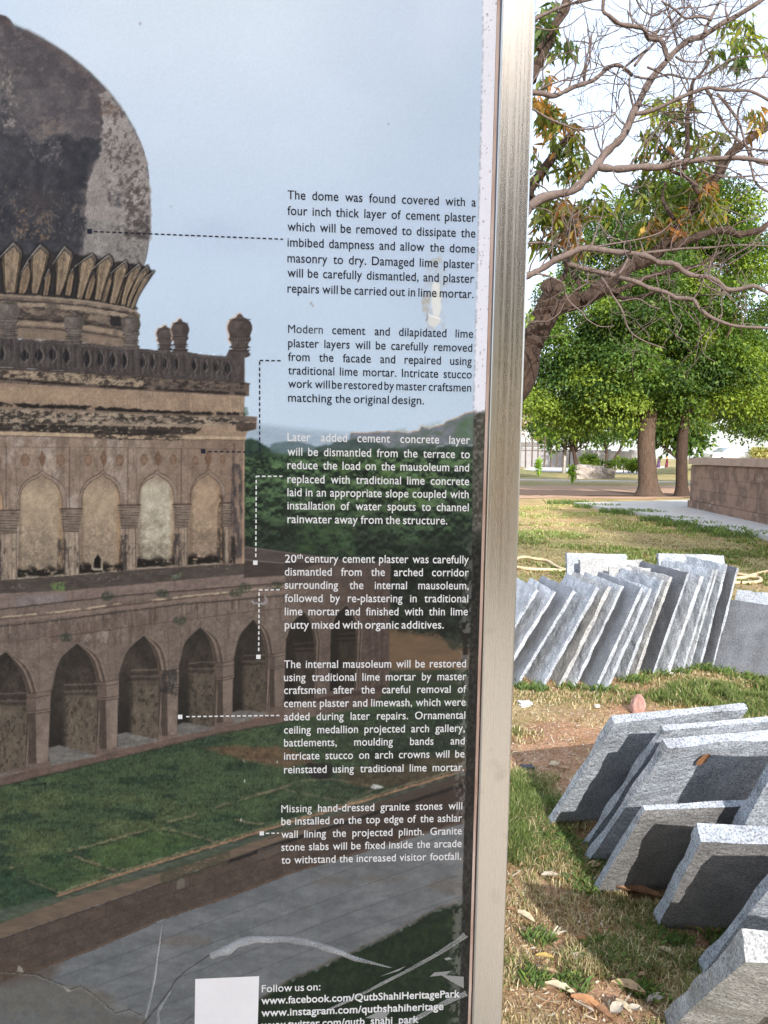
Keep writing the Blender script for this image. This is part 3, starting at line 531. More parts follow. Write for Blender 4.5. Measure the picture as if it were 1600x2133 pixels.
poly(z3((-1600, 130), (0, 176), (600, 192), (1050, 200), (1200, 205), (1160, 240), (800, 252), (0, 222), (-1600, 180)), ((34, 31, 32), (58, 50, 46), 20, 6, 2.2), 2.5, .95, 3, 10, 295)
stain(z3((0, 180), (1150, 205), (1130, 240), (0, 220)), (168, 150, 128), .57, 10, 8, .8, .06, 296, 3)
line(z3((-1600, 185), (0, 236), (430, 246), (800, 260), (1455, 266)), 8, (176, 150, 122), 2.2, .95, 1); line(z3((0, 250), (430, 260), (800, 272), (1455, 276)), 2.2, (92, 74, 64), 1.8, .8, 1); stain(z3((560, 236), (1100, 248), (1100, 280), (560, 268)), (40, 35, 34), .48, 12, 5, .85, .06, 297, 2)
poly(z3((1400, 128), (1530, 140), (1526, 170), (1400, 160)), ((118, 100, 90), (92, 78, 72), 9, 6, 2), 1.8, .9); poly(z3((1405, 168), (1526, 176), (1524, 212), (1478, 222), (1440, 226), (1405, 215)), ((62, 52, 48), (84, 70, 62), 9, 6, 2), 1.8, .95)
line(z3((1530, 138), (1526, 214)), 2, (176, 150, 140), 1.6, .5)
stain(z3((1455, 80), (1475, 80), (1480, 130), (1455, 130)), (70, 98, 84), .4, 4, 5, .8, .1, 298, 3)
for xa in (40, 75, 130, 410, 470, 755, 830, 1060, 1140, 1380, 1430): line(z3((xa, -10+xa*.02), (xa+4, 52+xa*.045)), 3.5, (132, 108, 90), 3, .6, 2); line(z3((xa-7, -10+xa*.02), (xa-4, 52+xa*.045)), 2, (176, 150, 122), 2, .5, 2)
poly(z2((-1600, 800), (0, 870), (560, 905), (1000, 930), (1455, 960), (1485, 968), (1484, 1042), (1455, 1044), (1000, 1020), (0, 965), (-1600, 900)), ((112, 96, 84), (88, 75, 68), 16, 6, 2.2), 2, 1, 1, 12, 300)
stain(z2((0, 885), (460, 905), (850, 945), (850, 990), (400, 960), (0, 935)), (170, 148, 120), .46, 12, 8, .9, .06, 301, 2); stain(z2((0, 875), (1455, 965), (1455, 1030), (0, 960)), (36, 32, 33), .54, 14, 7, .85, .06, 302, 2)
line(z2((-1600, 880), (0, 940), (600, 985), (1100, 1012), (1455, 1030)), 5, (40, 34, 34), 2.5, .85, 1.5, 303, .38); line(z2((0, 878), (700, 915), (1455, 962)), 3.5, (58, 49, 47), 2.2, .8, 1)
line(z2((1460, 968), (1486, 970)), 3, (70, 58, 54), 2, .8)
poly(z2((0, 985), (760, 1030), (740, 1072), (0, 1062)), ((166, 140, 112), (148, 122, 98), 20, 8, 2), 4, .6, 2)
# balustrade
poly(z2((-1600, 600), (-400, 660), (0, 690), (30, 670), (60, 672), (110, 705), (180, 700), (240, 715), (300, 705), (370, 715), (440, 705), (500, 730), (560, 722), (640, 742), (720, 748), (800, 760), (880, 765), (1000, 775), (1120, 780), (1200, 795), (1340, 808), (1380, 795), (1455, 790), (1456, 965), (1000, 930), (560, 905), (0, 870), (-1600, 800)), ((76, 69, 68), (62, 55, 55), 12, 14, 2.2), 2, 1, 1.2, 8, 310)
for cx_, cy_, ax_, ay_ in ((10, 790, 14, 42), (145, 800, 26, 36), (230, 800, 24, 38), (310, 795, 22, 40), (395, 805, 20, 44), (515, 820, 20, 48), (595, 822, 18, 46), (668, 830, 17, 46), (738, 830, 15, 46), (848, 838, 14, 38), (908, 842, 13, 38), (980, 848, 13, 38), (1048, 850, 13, 40), (1155, 860, 13, 30), (1222, 866, 14, 26), (1288, 872, 13, 26), (1355, 876, 16, 38)):
    poly(z2((cx_, cy_-ay_), (cx_+ax_*.9, cy_-ay_*.3), (cx_+ax_, cy_+ay_*.3), (cx_, cy_+ay_), (cx_-ax_, cy_+ay_*.3), (cx_-ax_*.9, cy_-ay_*.3)), (30, 29, 33), 2, .95, 1); line(z2((cx_+ax_*.4, cy_-ay_-10), (cx_+ax_*1.3, cy_-ay_*.2), (cx_+ax_*1.3, cy_+ay_*.5), (cx_+ax_*.2, cy_+ay_+8)), 1.8, (124, 112, 104), 1.6, .7, .8)
    line(z2((cx_-ax_*1.4, cy_-ay_*.8), (cx_-ax_*1.3, cy_+ay_)), 1.6, (40, 36, 38), 1.6, .6, .8)
for k in range(46):
    xa = 8+k*31.5; ya = np.interp(xa, [0, 800, 1340, 1455], [700, 775, 822, 810]); yb_ = np.interp(xa, [0, 1455], [862, 955])
    for sg in (-1, 1): line(spl(z2((xa, ya+6), (xa+sg*9, ya+28), (xa+sg*5, (ya+yb_)/2), (xa+sg*12, yb_-34), (xa+sg*4, yb_-8)), 4), 1.6, (112, 102, 97) if sg < 0 else (48, 43, 45), 1.6, .5, 1.2, k)
    line(z2((xa-12, ya-2), (xa, ya-13), (xa+12, ya-1)), 1.8, (118, 108, 102), 1.5, .55)
for xa, yt, yb_ in ((75, 680, 860), (455, 700, 890), (800, 740, 915), (1105, 790, 920), (1415, 795, 955)):
    poly(z2((xa-32, yt), (xa+32, yt+4), (xa+30, yb_), (xa-30, yb_)), ((82, 74, 73), (66, 59, 59), 10, 16, 2), 2, .9); line(z2((xa-10, yt+10), (xa-8, yb_-20)), 2, (44, 40, 42), 1.8, .7); line(z2((xa+12, yt+10), (xa+12, yb_-20)), 1.6, (102, 92, 88), 1.6, .6)
# dome base drum
poly(z2((-1600, 380), (0, 420), (250, 440), (600, 480), (800, 530), (835, 560), (820, 640), (820, 760), (620, 742), (400, 715), (0, 690), (-1600, 650)), ((128, 110, 95), (104, 89, 79), 24, 12, 2.2), 2, 1, 1, 12, 320)
stain(z2((0, 470), (800, 540), (820, 640), (0, 600)), (44, 39, 40), .5, 16, 8, .85, .07, 321, 4)
for y0, w_, cc in ((425, 9, (66, 58, 56)), (442, 4, (150, 132, 112)), (470, 3, (48, 42, 42)), (490, 8, (158, 138, 116)), (560, 5, (74, 63, 58)), (575, 3, (40, 36, 36)), (600, 8, (150, 128, 106)), (625, 3, (60, 50, 47)), (655, 4, (124, 104, 90))):
    line(z2((-1600, y0-45), (0, y0), (260, y0+14), (520, y0+36), (720, y0+70), (810, y0+94)), w_, cc, 2, .8, 1.5, y0, .3)
for xa in (235, 345, 450, 590, 700, 780): poly(z2(*ell(xa, 452+(xa-235)*.14, 16, 18, 12)), (142, 124, 106), 2, .8)
for q in ((310, 520, 50, 36),): stain(z2(*ell(*q)), (92, 80, 72), .42, 5, 6, .9, .1, 322, 4)
poly(z2((560, 530), (630, 560), (650, 620), (570, 600)), (120, 106, 92), 3, .7, 3); poly(z2((650, 560), (720, 570), (730, 630), (655, 620)), (38, 36, 40), 3, .9, 4)
poly(z2((0, 690), (0, 640), (120, 650), (380, 670), (380, 700), (250, 712)), (128, 108, 92), 2, .7); poly(z2((520, 680), (640, 700), (620, 735), (520, 720)), (138, 116, 98), 2, .7)
def pot(cx_, yt, yb_, w, tone=(92, 80, 76), dk=.72, rim=None):
    """onion finial on a fluted cup"""
    h = yb_-yt; f = lambda pts: [(cx_+a*w, yt+b*h) for a, b in pts]; c2_ = tuple(v*dk for v in tone)
    pr = [(0, 0), (.1, .03), (.14, .08), (.3, .12), (.42, .17), (.5, .28), (.5, .36), (.44, .46), (.40, .52), (.46, .57), (.44, .6), (.36, .66), (.34, .72), (.42, .76), (.3, .8), (.3, .86), (.42, .9), (.4, .96), (.26, 1)]
    P = f(pr)+f([(-a, b) for a, b in pr[::-1]])
    if rim: line(f([(-a, b) for a, b in pr[:12]]), 5, rim, 4, .8)
    poly(P, (tone, c2_, 8, 10, 2), 1.6, 1, .5)
    Rq, mq = pmask(P, 2); blend(Rq, mq*smooth(AX[Rq], cx_, cx_+w*.5), C3([v*.6 for v in tone]), .55)
    poly(f([(-.3, .2), (-.1, .16), (.1, .2), (-.05, .3), (-.25, .34)]), tuple(min(255, v*1.22) for v in tone), 7, .5)
    for b in (.13, .52, .6, .76, .82, .92): line(f([(-.42, b), (0, b+.018), (.42, b)]), 1.8, tuple(v*.5 for v in tone), 1.5, .75, .5)
    for k in range(7): a = -.34+k*.113; line(f([(a*1.1, .54), (a*.85, .66)]), 1.3, tuple(min(255, v*1.3) for v in tone), 1.3, .6)
for c_, a_, b_, w_ in ((50, 455, 700, 130), (440, 540, 735, 120), (780, 545, 765, 112)): pot(c_/2.857, 460+a_/2.857, 460+b_/2.857, w_/2.857, (112, 101, 94), .7)
pot(983/2.857, 460+622/2.857, 460+775/2.857, 104/2.857, (90, 80, 78), .75, (214, 170, 140)); pot(1073/2.857, 460+582/2.857, 460+785/2.857, 106/2.857, (86, 76, 74), .75, (214, 176, 150)); pot(1428/2.857, 460+552/2.857, 460+815/2.857, 146/2.857, (92, 80, 76), .72, (220, 174, 140))
poly(z2((1365, 765), (1480, 768), (1480, 782), (1470, 800), (1455, 812), (1456, 965), (1378, 955), (1380, 800), (1340, 815)), ((84, 74, 72), (70, 61, 60), 8, 14, 2), 1.8, 1); line(z2((1366, 774), (1480, 776)), 2.4, (48, 42, 42), 1.8, .8)
# dome
DO = z1((-1600, 300), (-800, 60), (-200, 40))+z1((0, 88), (30, 94), (55, 110), (72, 132), (82, 150), (160, 182), (250, 228), (330, 275), (400, 322), (470, 375), (535, 430), (590, 485), (640, 540), (685, 595), (725, 648), (765, 708), (800, 770), (832, 835), (855, 895), (872, 955), (882, 1015), (888, 1080), (892, 1150), (895, 1230), (896, 1320))+z2((896, 0), (893, 60), (888, 120), (880, 180), (868, 235), (850, 300), (820, 330), (400, 330), (0, 250), (-1600, 250))
poly(DO, ((100, 93, 95), (82, 76, 80), 34, 30, 2.2), 2.2, 1, .8, 10, 330)
Rd, md = pmask(DO, 2.2); xd, yd = AX[Rd], AY[Rd]
blend(Rd, md*smooth(fbm(xd/60, yd/30, 331, 5), .5, .66), C3((72, 67, 74)), .65); blend(Rd, md*smooth(fbm(xd/22, yd/16, 332, 5), .54, .7), C3((128, 116, 112)), .4)
line(z1((80, 150), (160, 183), (250, 230), (400, 325), (535, 435), (640, 545), (725, 655), (800, 780)), 7, (96, 112, 118), 5, .5); line(z1((160, 195), (300, 275), (470, 395), (620, 540), (700, 640)), 12, (104, 84, 80), 9, .45, 3)
poly(z1((590, 560), (640, 545), (725, 650), (800, 772), (855, 895), (882, 1015), (892, 1150), (896, 1320), (895, 1429), (500, 1429), (500, 1260), (520, 1100), (560, 990), (590, 920), (600, 830), (615, 720), (600, 640)), ((158, 148, 144), (140, 130, 126), 26, 26, 2.2), 4, .97, 7, 16, 333)
poly(z2((500, -10), (895, -10), (890, 100), (870, 200), (850, 290), (690, 250), (560, 200), (500, 200)), ((146, 140, 136), (126, 120, 117), 22, 22, 2.2), 4, .97, 4, 12, 334)
stain(z1((600, 560), (740, 660), (860, 900), (890, 1200), (890, 1420), (760, 1429), (640, 1200), (620, 900)), (78, 68, 68), .565, 12, 14, .85, .05, 335, 6)
stain(z1((760, 1130), (880, 1090), (895, 1429), (740, 1400)), (62, 54, 54), .47, 11, 12, .85, .06, 336, 8); stain(z1((640, 1130), (760, 1160), (720, 1240), (640, 1210)), (66, 64, 70), .47, 9, 9, .8, .07, 337, 6); stain(z1((600, 820), (800, 860), (790, 1000), (640, 930)), (74, 68, 72), .54, 10, 10, .8, .06, 338, 8)
line(z1((600, 1110), (700, 1140), (800, 1165)), 1.8, (96, 90, 92), 1.8, .7, 2); line(z1((620, 1030), (700, 1045), (770, 1065)), 1.5, (104, 98, 98), 1.6, .6, 2)
stain(z2((640, 30), (860, 10), (850, 270), (700, 220)), (84, 78, 76), .56, 6, 7, .8, .06, 339, 6)
DK = z1((-1600, 760), (0, 780), (60, 800), (150, 790), (170, 830), (240, 850), (330, 805), (400, 795), (440, 825), (520, 820), (600, 822), (606, 880), (596, 930), (560, 960), (530, 1010), (520, 1060), (512, 1110), (490, 1140), (495, 1190), (470, 1240), (500, 1290), (505, 1340), (495, 1429))+z2((490, 60), (480, 180), (440, 210), (0, 200), (-1600, 200))
poly(DK, ((62, 62, 69), (44, 46, 54), 16, 20, 2.6), 8, .92, 8, 10, 340)
stain(z1((130, 800), (360, 810), (380, 980), (200, 980)), (116, 106, 106), .585, 7, 9, .75, .05, 341, 8); stain(z1((0, 1030), (500, 1180), (490, 1429), (0, 1429)), (112, 98, 92), .6, 7, 10, .8, .05, 342, 10)
stain(z1((100, 1230), (300, 1270), (300, 1429), (90, 1429)), (138, 108, 84), .55, 8, 10, .85, .05, 343, 8); poly(z1((110, 1120), (360, 1160), (300, 1260), (140, 1240)), (74, 64, 66), 30, .5, 10)
stain(z1((0, 330), (60, 360), (100, 600), (90, 760), (0, 760)), (152, 142, 134), .55, 9, 14, .8, .06, 344, 8); stain(z1((0, 500), (40, 500), (60, 780), (0, 780)), (46, 48, 54), .5, 9, 14, .8, .06, 345, 8)
stain(z1((230, 640), (420, 720), (340, 810), (250, 800)), (134, 116, 106), .53, 12, 12, .6, .08, 346, 10); stain(z1((560, 570), (720, 640), (700, 700), (600, 690)), (92, 70, 62), .5, 8, 5, .7, .08, 347, 6)
stain(DO, (60, 58, 64), .64, 3, 3, .5, .05, 348, 5); poly(z1((0, 90), (55, 112), (80, 152), (40, 160), (0, 150)), (86, 70, 70), 6, .6, 2)
# lotus petals round the dome foot
def petal(tip, hl, hr, nl, nr, bl_, br, tone, seed):
    """tip, head left/right, neck, base: pale hood over a tan fluted body"""
    m = lambda a, b, t: tuple(np.array(a)*(1-t)+np.array(b)*t)
    body = spl(z2(bl_, nl, hl, tip), 6)+spl(z2(tip, hr, nr, br), 6)[1:]; c = m(hl, hr, .5); nm_ = m(nl, nr, .5); bm_ = m(bl_, br, .5)
    line(body, 6, (30, 28, 32), 3.5, .9); poly(body, ([v*.62 for v in tone], [v*.45 for v in tone], 7, 12, 2.2), 1.8, 1, 1, 8, seed)
    f = lambda a, b, t: m(a, b, t)
    pan = spl(z2(f(bm_, bl_, .55), f(nm_, nl, .66), f(f(c, hl, .66), tip, .02), f(c, tip, .52), f(f(c, hr, .66), tip, .02), f(nm_, nr, .66), f(bm_, br, .55)), 6)
    poly(pan, (tone, [v*.76 for v in tone], 6, 16, 2.2), 2.2, 1, 1, 6, seed+1); line(pan, 1.6, [min(255, v*1.22) for v in tone], 1.8, .65, .8)
    line(spl(z2(f(bm_, br, .2), nm_, f(c, tip, .2)), 6), 3.0, [v*.62 for v in tone], 3, .6, 1); stain(pan, (78, 66, 60), .58, 5, 10, .7, .08, seed+3, 3)
    lo = f(hl, tip, -.42); poly(z2(lo, tip, f(tip, c, .30), f(f(hl, c, .22), lo, .45)), ((150, 144, 140), (104, 98, 98), 6, 4, 2.4), 1.6, .95, 1, 6, seed+2)
    poly(z2(tip, f(hr, tip, .05), f(hr, c, .2), f(tip, c, .30)), (112, 104, 100), 1.6, .9); line(z2(f(f(hl, c, .22), lo, .45), f(tip, c, .32), f(hr, c, .2)), 2.2, (30, 28, 31), 2, .8); line(z2(lo, tip), 1.5, (182, 178, 174), 1.5, .5)
poly(z2((-1600, 160), (0, 180), (150, 200), (300, 180), (460, 200), (600, 230), (760, 250), (880, 270), (905, 300), (860, 360), (810, 450), (790, 520), (600, 480), (300, 450), (0, 430), (-1600, 400)), ((40, 37, 40), (56, 50, 50), 10, 12, 2), 3, 1, 3, 8, 350)
for bk in (((165, 240), (130, 300), (190, 290), (112, 400), (165, 400), (110, 430), (150, 432)), ((292, 285), (272, 330), (305, 320), (262, 410), (290, 410), (258, 440), (285, 442)), ((432, 285), (405, 330), (442, 320), (392, 410), (425, 420), (388, 440), (418, 445)), ((558, 300), (530, 350), (572, 340), (512, 430), (548, 430), (505, 462), (535, 466)), ((660, 305), (625, 360), (668, 350), (600, 440), (640, 450), (600, 474), (630, 480)), ((742, 310), (715, 360), (750, 350), (690, 460), (715, 460), (680, 492), (705, 496))): petal(*bk, (150, 124, 98), 351)
for fr in (((-60, 130), (-110, 200), (-10, 200), (-100, 330), (-20, 330), (-90, 420), (-20, 420)), ((82, 128), (15, 200), (130, 190), (20, 330), (110, 330), (28, 425), (95, 425)), ((240, 140), (185, 210), (292, 195), (190, 330), (255, 330), (188, 428), (225, 430)), ((385, 150), (335, 225), (432, 205), (335, 340), (395, 350), (330, 438), (360, 440)), ((550, 195), (475, 250), (572, 240), (470, 360), (525, 360), (456, 455), (490, 460)), ((650, 202), (580, 260), (672, 250), (575, 370), (625, 380), (562, 466), (600, 470)), ((750, 235), (685, 290), (760, 285), (670, 400), (715, 410), (650, 486), (690, 490)), ((830, 255), (768, 310), (840, 300), (735, 420), (765, 430), (720, 496), (750, 500)), ((878, 268), (825, 320), (880, 310), (775, 440), (795, 440), (755, 506), (775, 510)), ((916, 300), (860, 340), (885, 345), (810, 440), (825, 440), (778, 512), (795, 520))): petal(*fr, (158, 134, 108), 352)
BUILT = np.zeros(AX.shape, np.float32)
for Pq in (WALL, FAC, DO, z3((-1600, -480), (0, -75), (1455, 5), (1456, 262), (0, 240), (-1600, 200)), z2((-1600, 380), (0, 420), (800, 530), (820, 760), (0, 690)), z2((-1600, 600), (0, 690), (800, 760), (1455, 800), (1455, 1040), (0, 960)), PL, PV, K4+K5[::-1]):
    Rb, mb_ = pmask(Pq, 2); BUILT[Rb] = np.maximum(BUILT[Rb], mb_*(.5 if Pq is PV else 1))
ART *= (1+BUILT*((fbm(AX/3.0, AY/3.4, 395, 4, .75)-.5)*.34+(fbm(AX/13, AY/15, 396, 4, .65)-.5)*.26))[..., None]
# print edge: bare sheet beyond the laminate, worn and gritty
xb = np.interp(AY[:, 0], [0, 400, 800, 1200, 1560, 2133], [1006, 997, 987, 983, 972, 958])[:, None]
mk = smooth(AX, xb-1.5, xb+.5)
up_ = 1-smooth(AY+(fbm(AX/8, AY/8, 360, 3)-.5)*12, 852, 866)
ART[:] = ART*(1-(mk*up_)[..., None])+C3((224, 221, 232))*(mk*up_)[..., None]
gr = fbm(AX/4, AY/6, 361, 4)
lo = mk*(1-up_)*smooth(-AY, -1150, -1090); g = np.clip((gr-.35)*2.2, 0, 1)[..., None]
ART[:] = ART*(1-lo[..., None])+(C3((120, 112, 104))*g+C3((60, 60, 52))*(1-g))*lo[..., None]
lo2 = mk*(1-up_)*(1-smooth(-AY, -1150, -1090)); ART[:] = ART*(1-.9*lo2[..., None])+(C3((60, 56, 52))*g+C3((28, 28, 28))*(1-g))*.9*lo2[..., None]
bd = np.exp(-((AX-xb)/1.6)**2)*smooth(gr, .4, .6); ART[:] = ART*(1-.4*bd[..., None])+C3((84, 84, 92))*.4*bd[..., None]
sk = mk*up_*smooth(fbm(AX/2.6, AY/7, 362, 3), .74, .82); ART[:] = ART*(1-.75*sk[..., None])+C3((120, 112, 124))*.75*sk[..., None]
poly([(1013, 28), (1016, 29), (1016, 33), (1014, 32)], (52, 50, 64), 1.5)
bub = smooth(AX, xb-34, xb-8)*(1-mk)*smooth(AY, 1080, 1200)*smooth(fbm(AX/7, AY/9, 363, 3)+.10*smooth(AX, xb-26, xb-4), .56, .60); ART[:] = ART*(1-.62*bub[..., None])+C3((120, 116, 112))*.62*bub[..., None]
# torn spot with old glue between the first two paragraphs
stain([(888, 530), (920, 525), (935, 600), (925, 690), (890, 690), (878, 620)], (176, 184, 192), .5, 9, 12, .8, .1, 370, 6)
poly([(900, 540), (918, 533), (922, 545), (905, 552)], (176, 178, 172), 3, .7, 2); poly([(906, 585), (916, 590), (920, 640), (912, 668), (900, 650), (898, 600)], (226, 222, 214), 3, .8, 3)
poly([(892, 660), (912, 655), (920, 668), (905, 682), (893, 676)], (214, 210, 204), 2, .9, 2); line([(892, 655), (916, 664)], 2, (246, 244, 240), 1.4, .9); line([(890, 655), (890, 680), (905, 690)], 2.5, (120, 100, 84), 2.5, .7, 2, 371, .45); stain([(880, 610), (895, 610), (892, 650), (880, 650)], (176, 158, 138), .45, 5, 6, .8, .1, 372, 3)
Rg2, mg2 = pmask([(-560, 1722), (0, 1638), (240, 1576), (420, 1534), (590, 1502), (1012, 1456), (1012, 1600), (760, 1672), (450, 1765), (0, 1900), (-560, 2070)], 6)
ART[Rg2] *= (1+mg2*((fbm(AX[Rg2]/2.4, AY[Rg2]/4.2, 397, 3, .7)-.5)*.55+(fbm(AX[Rg2]/16, AY[Rg2]/8, 398, 4, .65)-.5)*.5))[..., None]
# fine canvas of the print
ART *= (1+((fbm(AX/1.9, AY/1.9, 380, 2)-.5)*.055))[..., None]
PRINT_GAIN = 0.915
_g = ART.mean(2, keepdims=True); ART = (_g+(ART-_g)*.81)*np.array((.985, 1.0, 1.005), np.float32)
_c = lin(np.clip(ART, 0, 255)).astype(np.float32)/PRINT_GAIN
nv, nu = AX.shape
V3 = np.stack([UU.ravel(), np.full(UU.size, 0.0), VV.ravel()+VB], 1)
idx = np.arange(nv*nu).reshape(nv, nu)
F4 = np.stack([idx[1:, :-1].ravel(), idx[1:, 1:].ravel(), idx[:-1, 1:].ravel(), idx[:-1, :-1].ravel()], 1)
m_print, N, L, P = new_mat('printed_sheet')
a = N.new('ShaderNodeAttribute'); a.attribute_name = 'tint'; L.new(a.outputs['Color'], P.inputs['Base Color'])
P.inputs['Roughness'].default_value = .42; P.inputs['Specular IOR Level'].default_value = .12; P.inputs['Coat Weight'].default_value = .16; P.inputs['Coat Roughness'].default_value = .10
tc = N.new('ShaderNodeTexCoord'); nz = N.new('ShaderNodeTexNoise'); nz.inputs['Scale'].default_value = 420; L.new(tc.outputs['Object'], nz.inputs['Vector'])
bp = N.new('ShaderNodeBump'); bp.inputs['Strength'].default_value = .12; bp.inputs['Distance'].default_value = .001; L.new(nz.outputs[0], bp.inputs['Height']); L.new(bp.outputs[0], P.inputs['Normal'])
pr = np_mesh('printed_sheet', V3, F4, m_print, board, False, _c.reshape(-1, 3))
del AX, AY, UU, VV, V3, F4, idx
# --- frame, backing and legs of the board (board-local: x along, y away from the viewer, z up)
def brushed(name, col, rough, sc, metal=1.0, scr=.008, aniso=.0):
    m, N, L, P = new_mat(name)
    tc = N.new('ShaderNodeTexCoord'); mp = N.new('ShaderNodeMapping'); mp.inputs['Scale'].default_value = (700, 700, 6); L.new(tc.outputs['Object'], mp.inputs[0])
    nz = N.new('ShaderNodeTexNoise'); nz.inputs['Scale'].default_value = 1.0; nz.inputs['Detail'].default_value = 4; L.new(mp.outputs[0], nz.inputs['Vector'])
    mp2 = N.new('ShaderNodeMapping'); mp2.inputs['Scale'].default_value = (260, 260, 1.7); L.new(tc.outputs['Object'], mp2.inputs[0])
    n2 = N.new('ShaderNodeTexNoise'); n2.inputs['Scale'].default_value = 1.0; n2.inputs['Detail'].default_value = 3; L.new(mp2.outputs[0], n2.inputs['Vector'])
    cr = N.new('ShaderNodeValToRGB'); e = cr.color_ramp.elements; e[0].position = .32; e[0].color = rgba(*[c*.93 for c in col]); e[1].position = .6; e[1].color = rgba(*col); L.new(n2.outputs[0], cr.inputs[0])
    n3 = N.new('ShaderNodeTexNoise'); n3.inputs['Scale'].default_value = 26; n3.inputs['Detail'].default_value = 7; L.new(tc.outputs['Object'], n3.inputs['Vector'])
    cr3 = N.new('ShaderNodeValToRGB'); e = cr3.color_ramp.elements; e[0].position = .30; e[0].color = (.45, .38, .30, 1); e[1].position = .40; e[1].color = (1, 1, 1, 1); L.new(n3.outputs[0], cr3.inputs[0])
    mu = N.new('ShaderNodeMixRGB'); mu.blend_type = 'MULTIPLY'; mu.inputs[0].default_value = .22; L.new(cr.outputs[0], mu.inputs[1]); L.new(cr3.outputs[0], mu.inputs[2]); L.new(mu.outputs[0], P.inputs['Base Color'])
    P.inputs['Metallic'].default_value = metal
    mr = N.new('ShaderNodeMapRange'); mr.inputs[1].default_value = .3; mr.inputs[2].default_value = .7; mr.inputs[3].default_value = rough-.05; mr.inputs[4].default_value = rough+.05; L.new(n2.outputs[0], mr.inputs[0]); L.new(mr.outputs[0], P.inputs['Roughness'])
    return m
m_steel = brushed('brushed_steel', (.62, .618, .612), .27, 1)
m_edge = noise_mat('sheet_edge', [(.30, .17, .12), (.50, .36, .30), (.62, .50, .44)], 60, stretch=(1, 1, .1), rough=.7)
m_back = noise_mat('board_backing', [(.20, .19, .18), (.27, .26, .25)], 12, rough=.7)
def rod(name, x0, x1, y0, y1, z0, z1, mat, parent, bev=.002):
    me = bpy.data.meshes.new(name); bm = bmesh.new(); v, f = box_vf(x0, x1, y0, y1, z0, z1)
    vs_ = [bm.verts.new(p) for p in v]
    for q in f: bm.faces.new([vs_[i] for i in q])
    bmesh.ops.bevel(bm, geom=list(bm.edges), offset=bev, segments=3, affect='EDGES', profile=.5)
    bm.to_mesh(me); bm.free(); me.materials.append(mat)
    o = bpy.data.objects.new(name, me); COL.objects.link(o); o.parent = parent
    return o
PU0, PU1 = .1452, .1915                          # the post seen at the right edge
zt = VB+.98
rod('post', PU0, PU1, -.003, .045, -.02, zt, m_steel, board, .0028)
rod('post', -1.02-.0525, -1.0262, -.003, .045, -.02, zt, m_steel, board, .0028)
rod('frame_rail', -1.0258, PU0-.0004, .0, .042, zt-.05, zt-.004, m_steel, board)
rod('frame_rail', -1.0258, PU0-.0004, .0, .042, VB-1.052, VB-1.006, m_steel, board)
mb = MB(); mb.box(-1.021, .1394, .0006, .02, VB-1.001, VB+.928); mb.build('backing_panel', m_back, board)
mb = MB()
n = 60; zz = np.linspace(VB-1.0, VB+.93, n); rr = random.Random(4)
for i in range(n-1):                               # worn edging strip between sheet and post
    a = .1434+rr.uniform(-.0003, .0003); mb.box(.1396, a, -.0008, .018, zz[i], zz[i+1]-.0002)
mb.build('edging_strip', m_edge, board)

# --- lettering
m_dark = noise_mat('dark_lettering', [(.008, .011, .026), (.012, .016, .034)], 40, rough=.5, spec=.2)
m_white = noise_mat('white_lettering', [(.70, .71, .73), (.76, .77, .79)], 40, rough=.5, spec=.2)
_glyph = {}
def word_mesh(w, bold=0.0):
    k = (w, bold)
    if k not in _glyph:
        cu = bpy.data.curves.new('lettering', 'FONT'); cu.body = w; cu.size = 1.0; cu.offset = bold; cu.resolution_u = 4; cu.space_character = 1.03
        o = bpy.data.objects.new('lettering', cu); COL.objects.link(o)
        dg = bpy.context.evaluated_depsgraph_get(); me = o.evaluated_get(dg).to_mesh()
        v = np.array([q.co[:2] for q in me.vertices], float).reshape(-1, 2); f = [tuple(p.vertices) for p in me.polygons]
        o.evaluated_get(dg).to_mesh_clear(); bpy.data.objects.remove(o); bpy.data.curves.remove(cu)
        _glyph[k] = (v, f, v[:, 0].min(), v[:, 0].max())
    return _glyph[k]
_vH = word_mesh('H')[0]; CAP = _vH[:, 1].max(); XH = word_mesh('x')[0][:, 1].max()
def tall_x(y):                                     # lower case raised to the sheet's tall x-height
    xh = .735*CAP
    return y*(1.06 if y < 0 else xh/XH) if y < XH else xh+(y-XH)*(CAP*1.03-xh)/(CAP-XH)
CAP_H = 16.0/1500.0                               # capital height on the board, metres
SX = 0.95                                         # condensed lettering
def text_block(name, lines, mat, bold=0.007, cap=CAP_H, sx=SX, label=None):
    mb = MB()
    for (txt, xl, yb, xr, just) in lines:
        u0, v0 = to_board(xl, yb); u1, _ = to_board(xr, yb)
        s = cap/CAP; ws = txt.split(' '); G = [word_mesh(w, 0.0 if 'M' in w else bold) for w in ws]
        wid = [(g[3]-g[2])*s*sx for g in G]; W = u1-u0
        gap = (W-sum(wid))/max(1, len(ws)-1) if len(ws) > 1 else 0; sxx = sx
        mingap = .16*s*sx
        if len(ws) == 1 or not just or gap < mingap:
            g0 = .28*s*sx if not just else mingap
            k = (W-(g0*(len(ws)-1)))/sum(wid); sxx = sx*k; wid = [q*k for q in wid]; gap = g0
        x = u0
        if not just: print('NAT', txt[:12], round(sxx, 3))
        for g, wd in zip(G, wid):
            if g[1]: mb.add([(x+(p[0]-g[2])*s*sxx, -.0004, v0+VB+tall_x(p[1])*s) for p in g[0]], g[1])
            x += wd+gap
    o = mb.build(name, mat, board)
    if label: o['label'] = label
    return o
B = lambda sx, sy, ox, oy, xl, bs, xr, tx, last=True: [(t, ox+xl/sx, oy+b/sx, ox+r/sx, not (last and i == len(tx)-1)) for i, (t, b, r) in enumerate(zip(tx, bs, xr))]
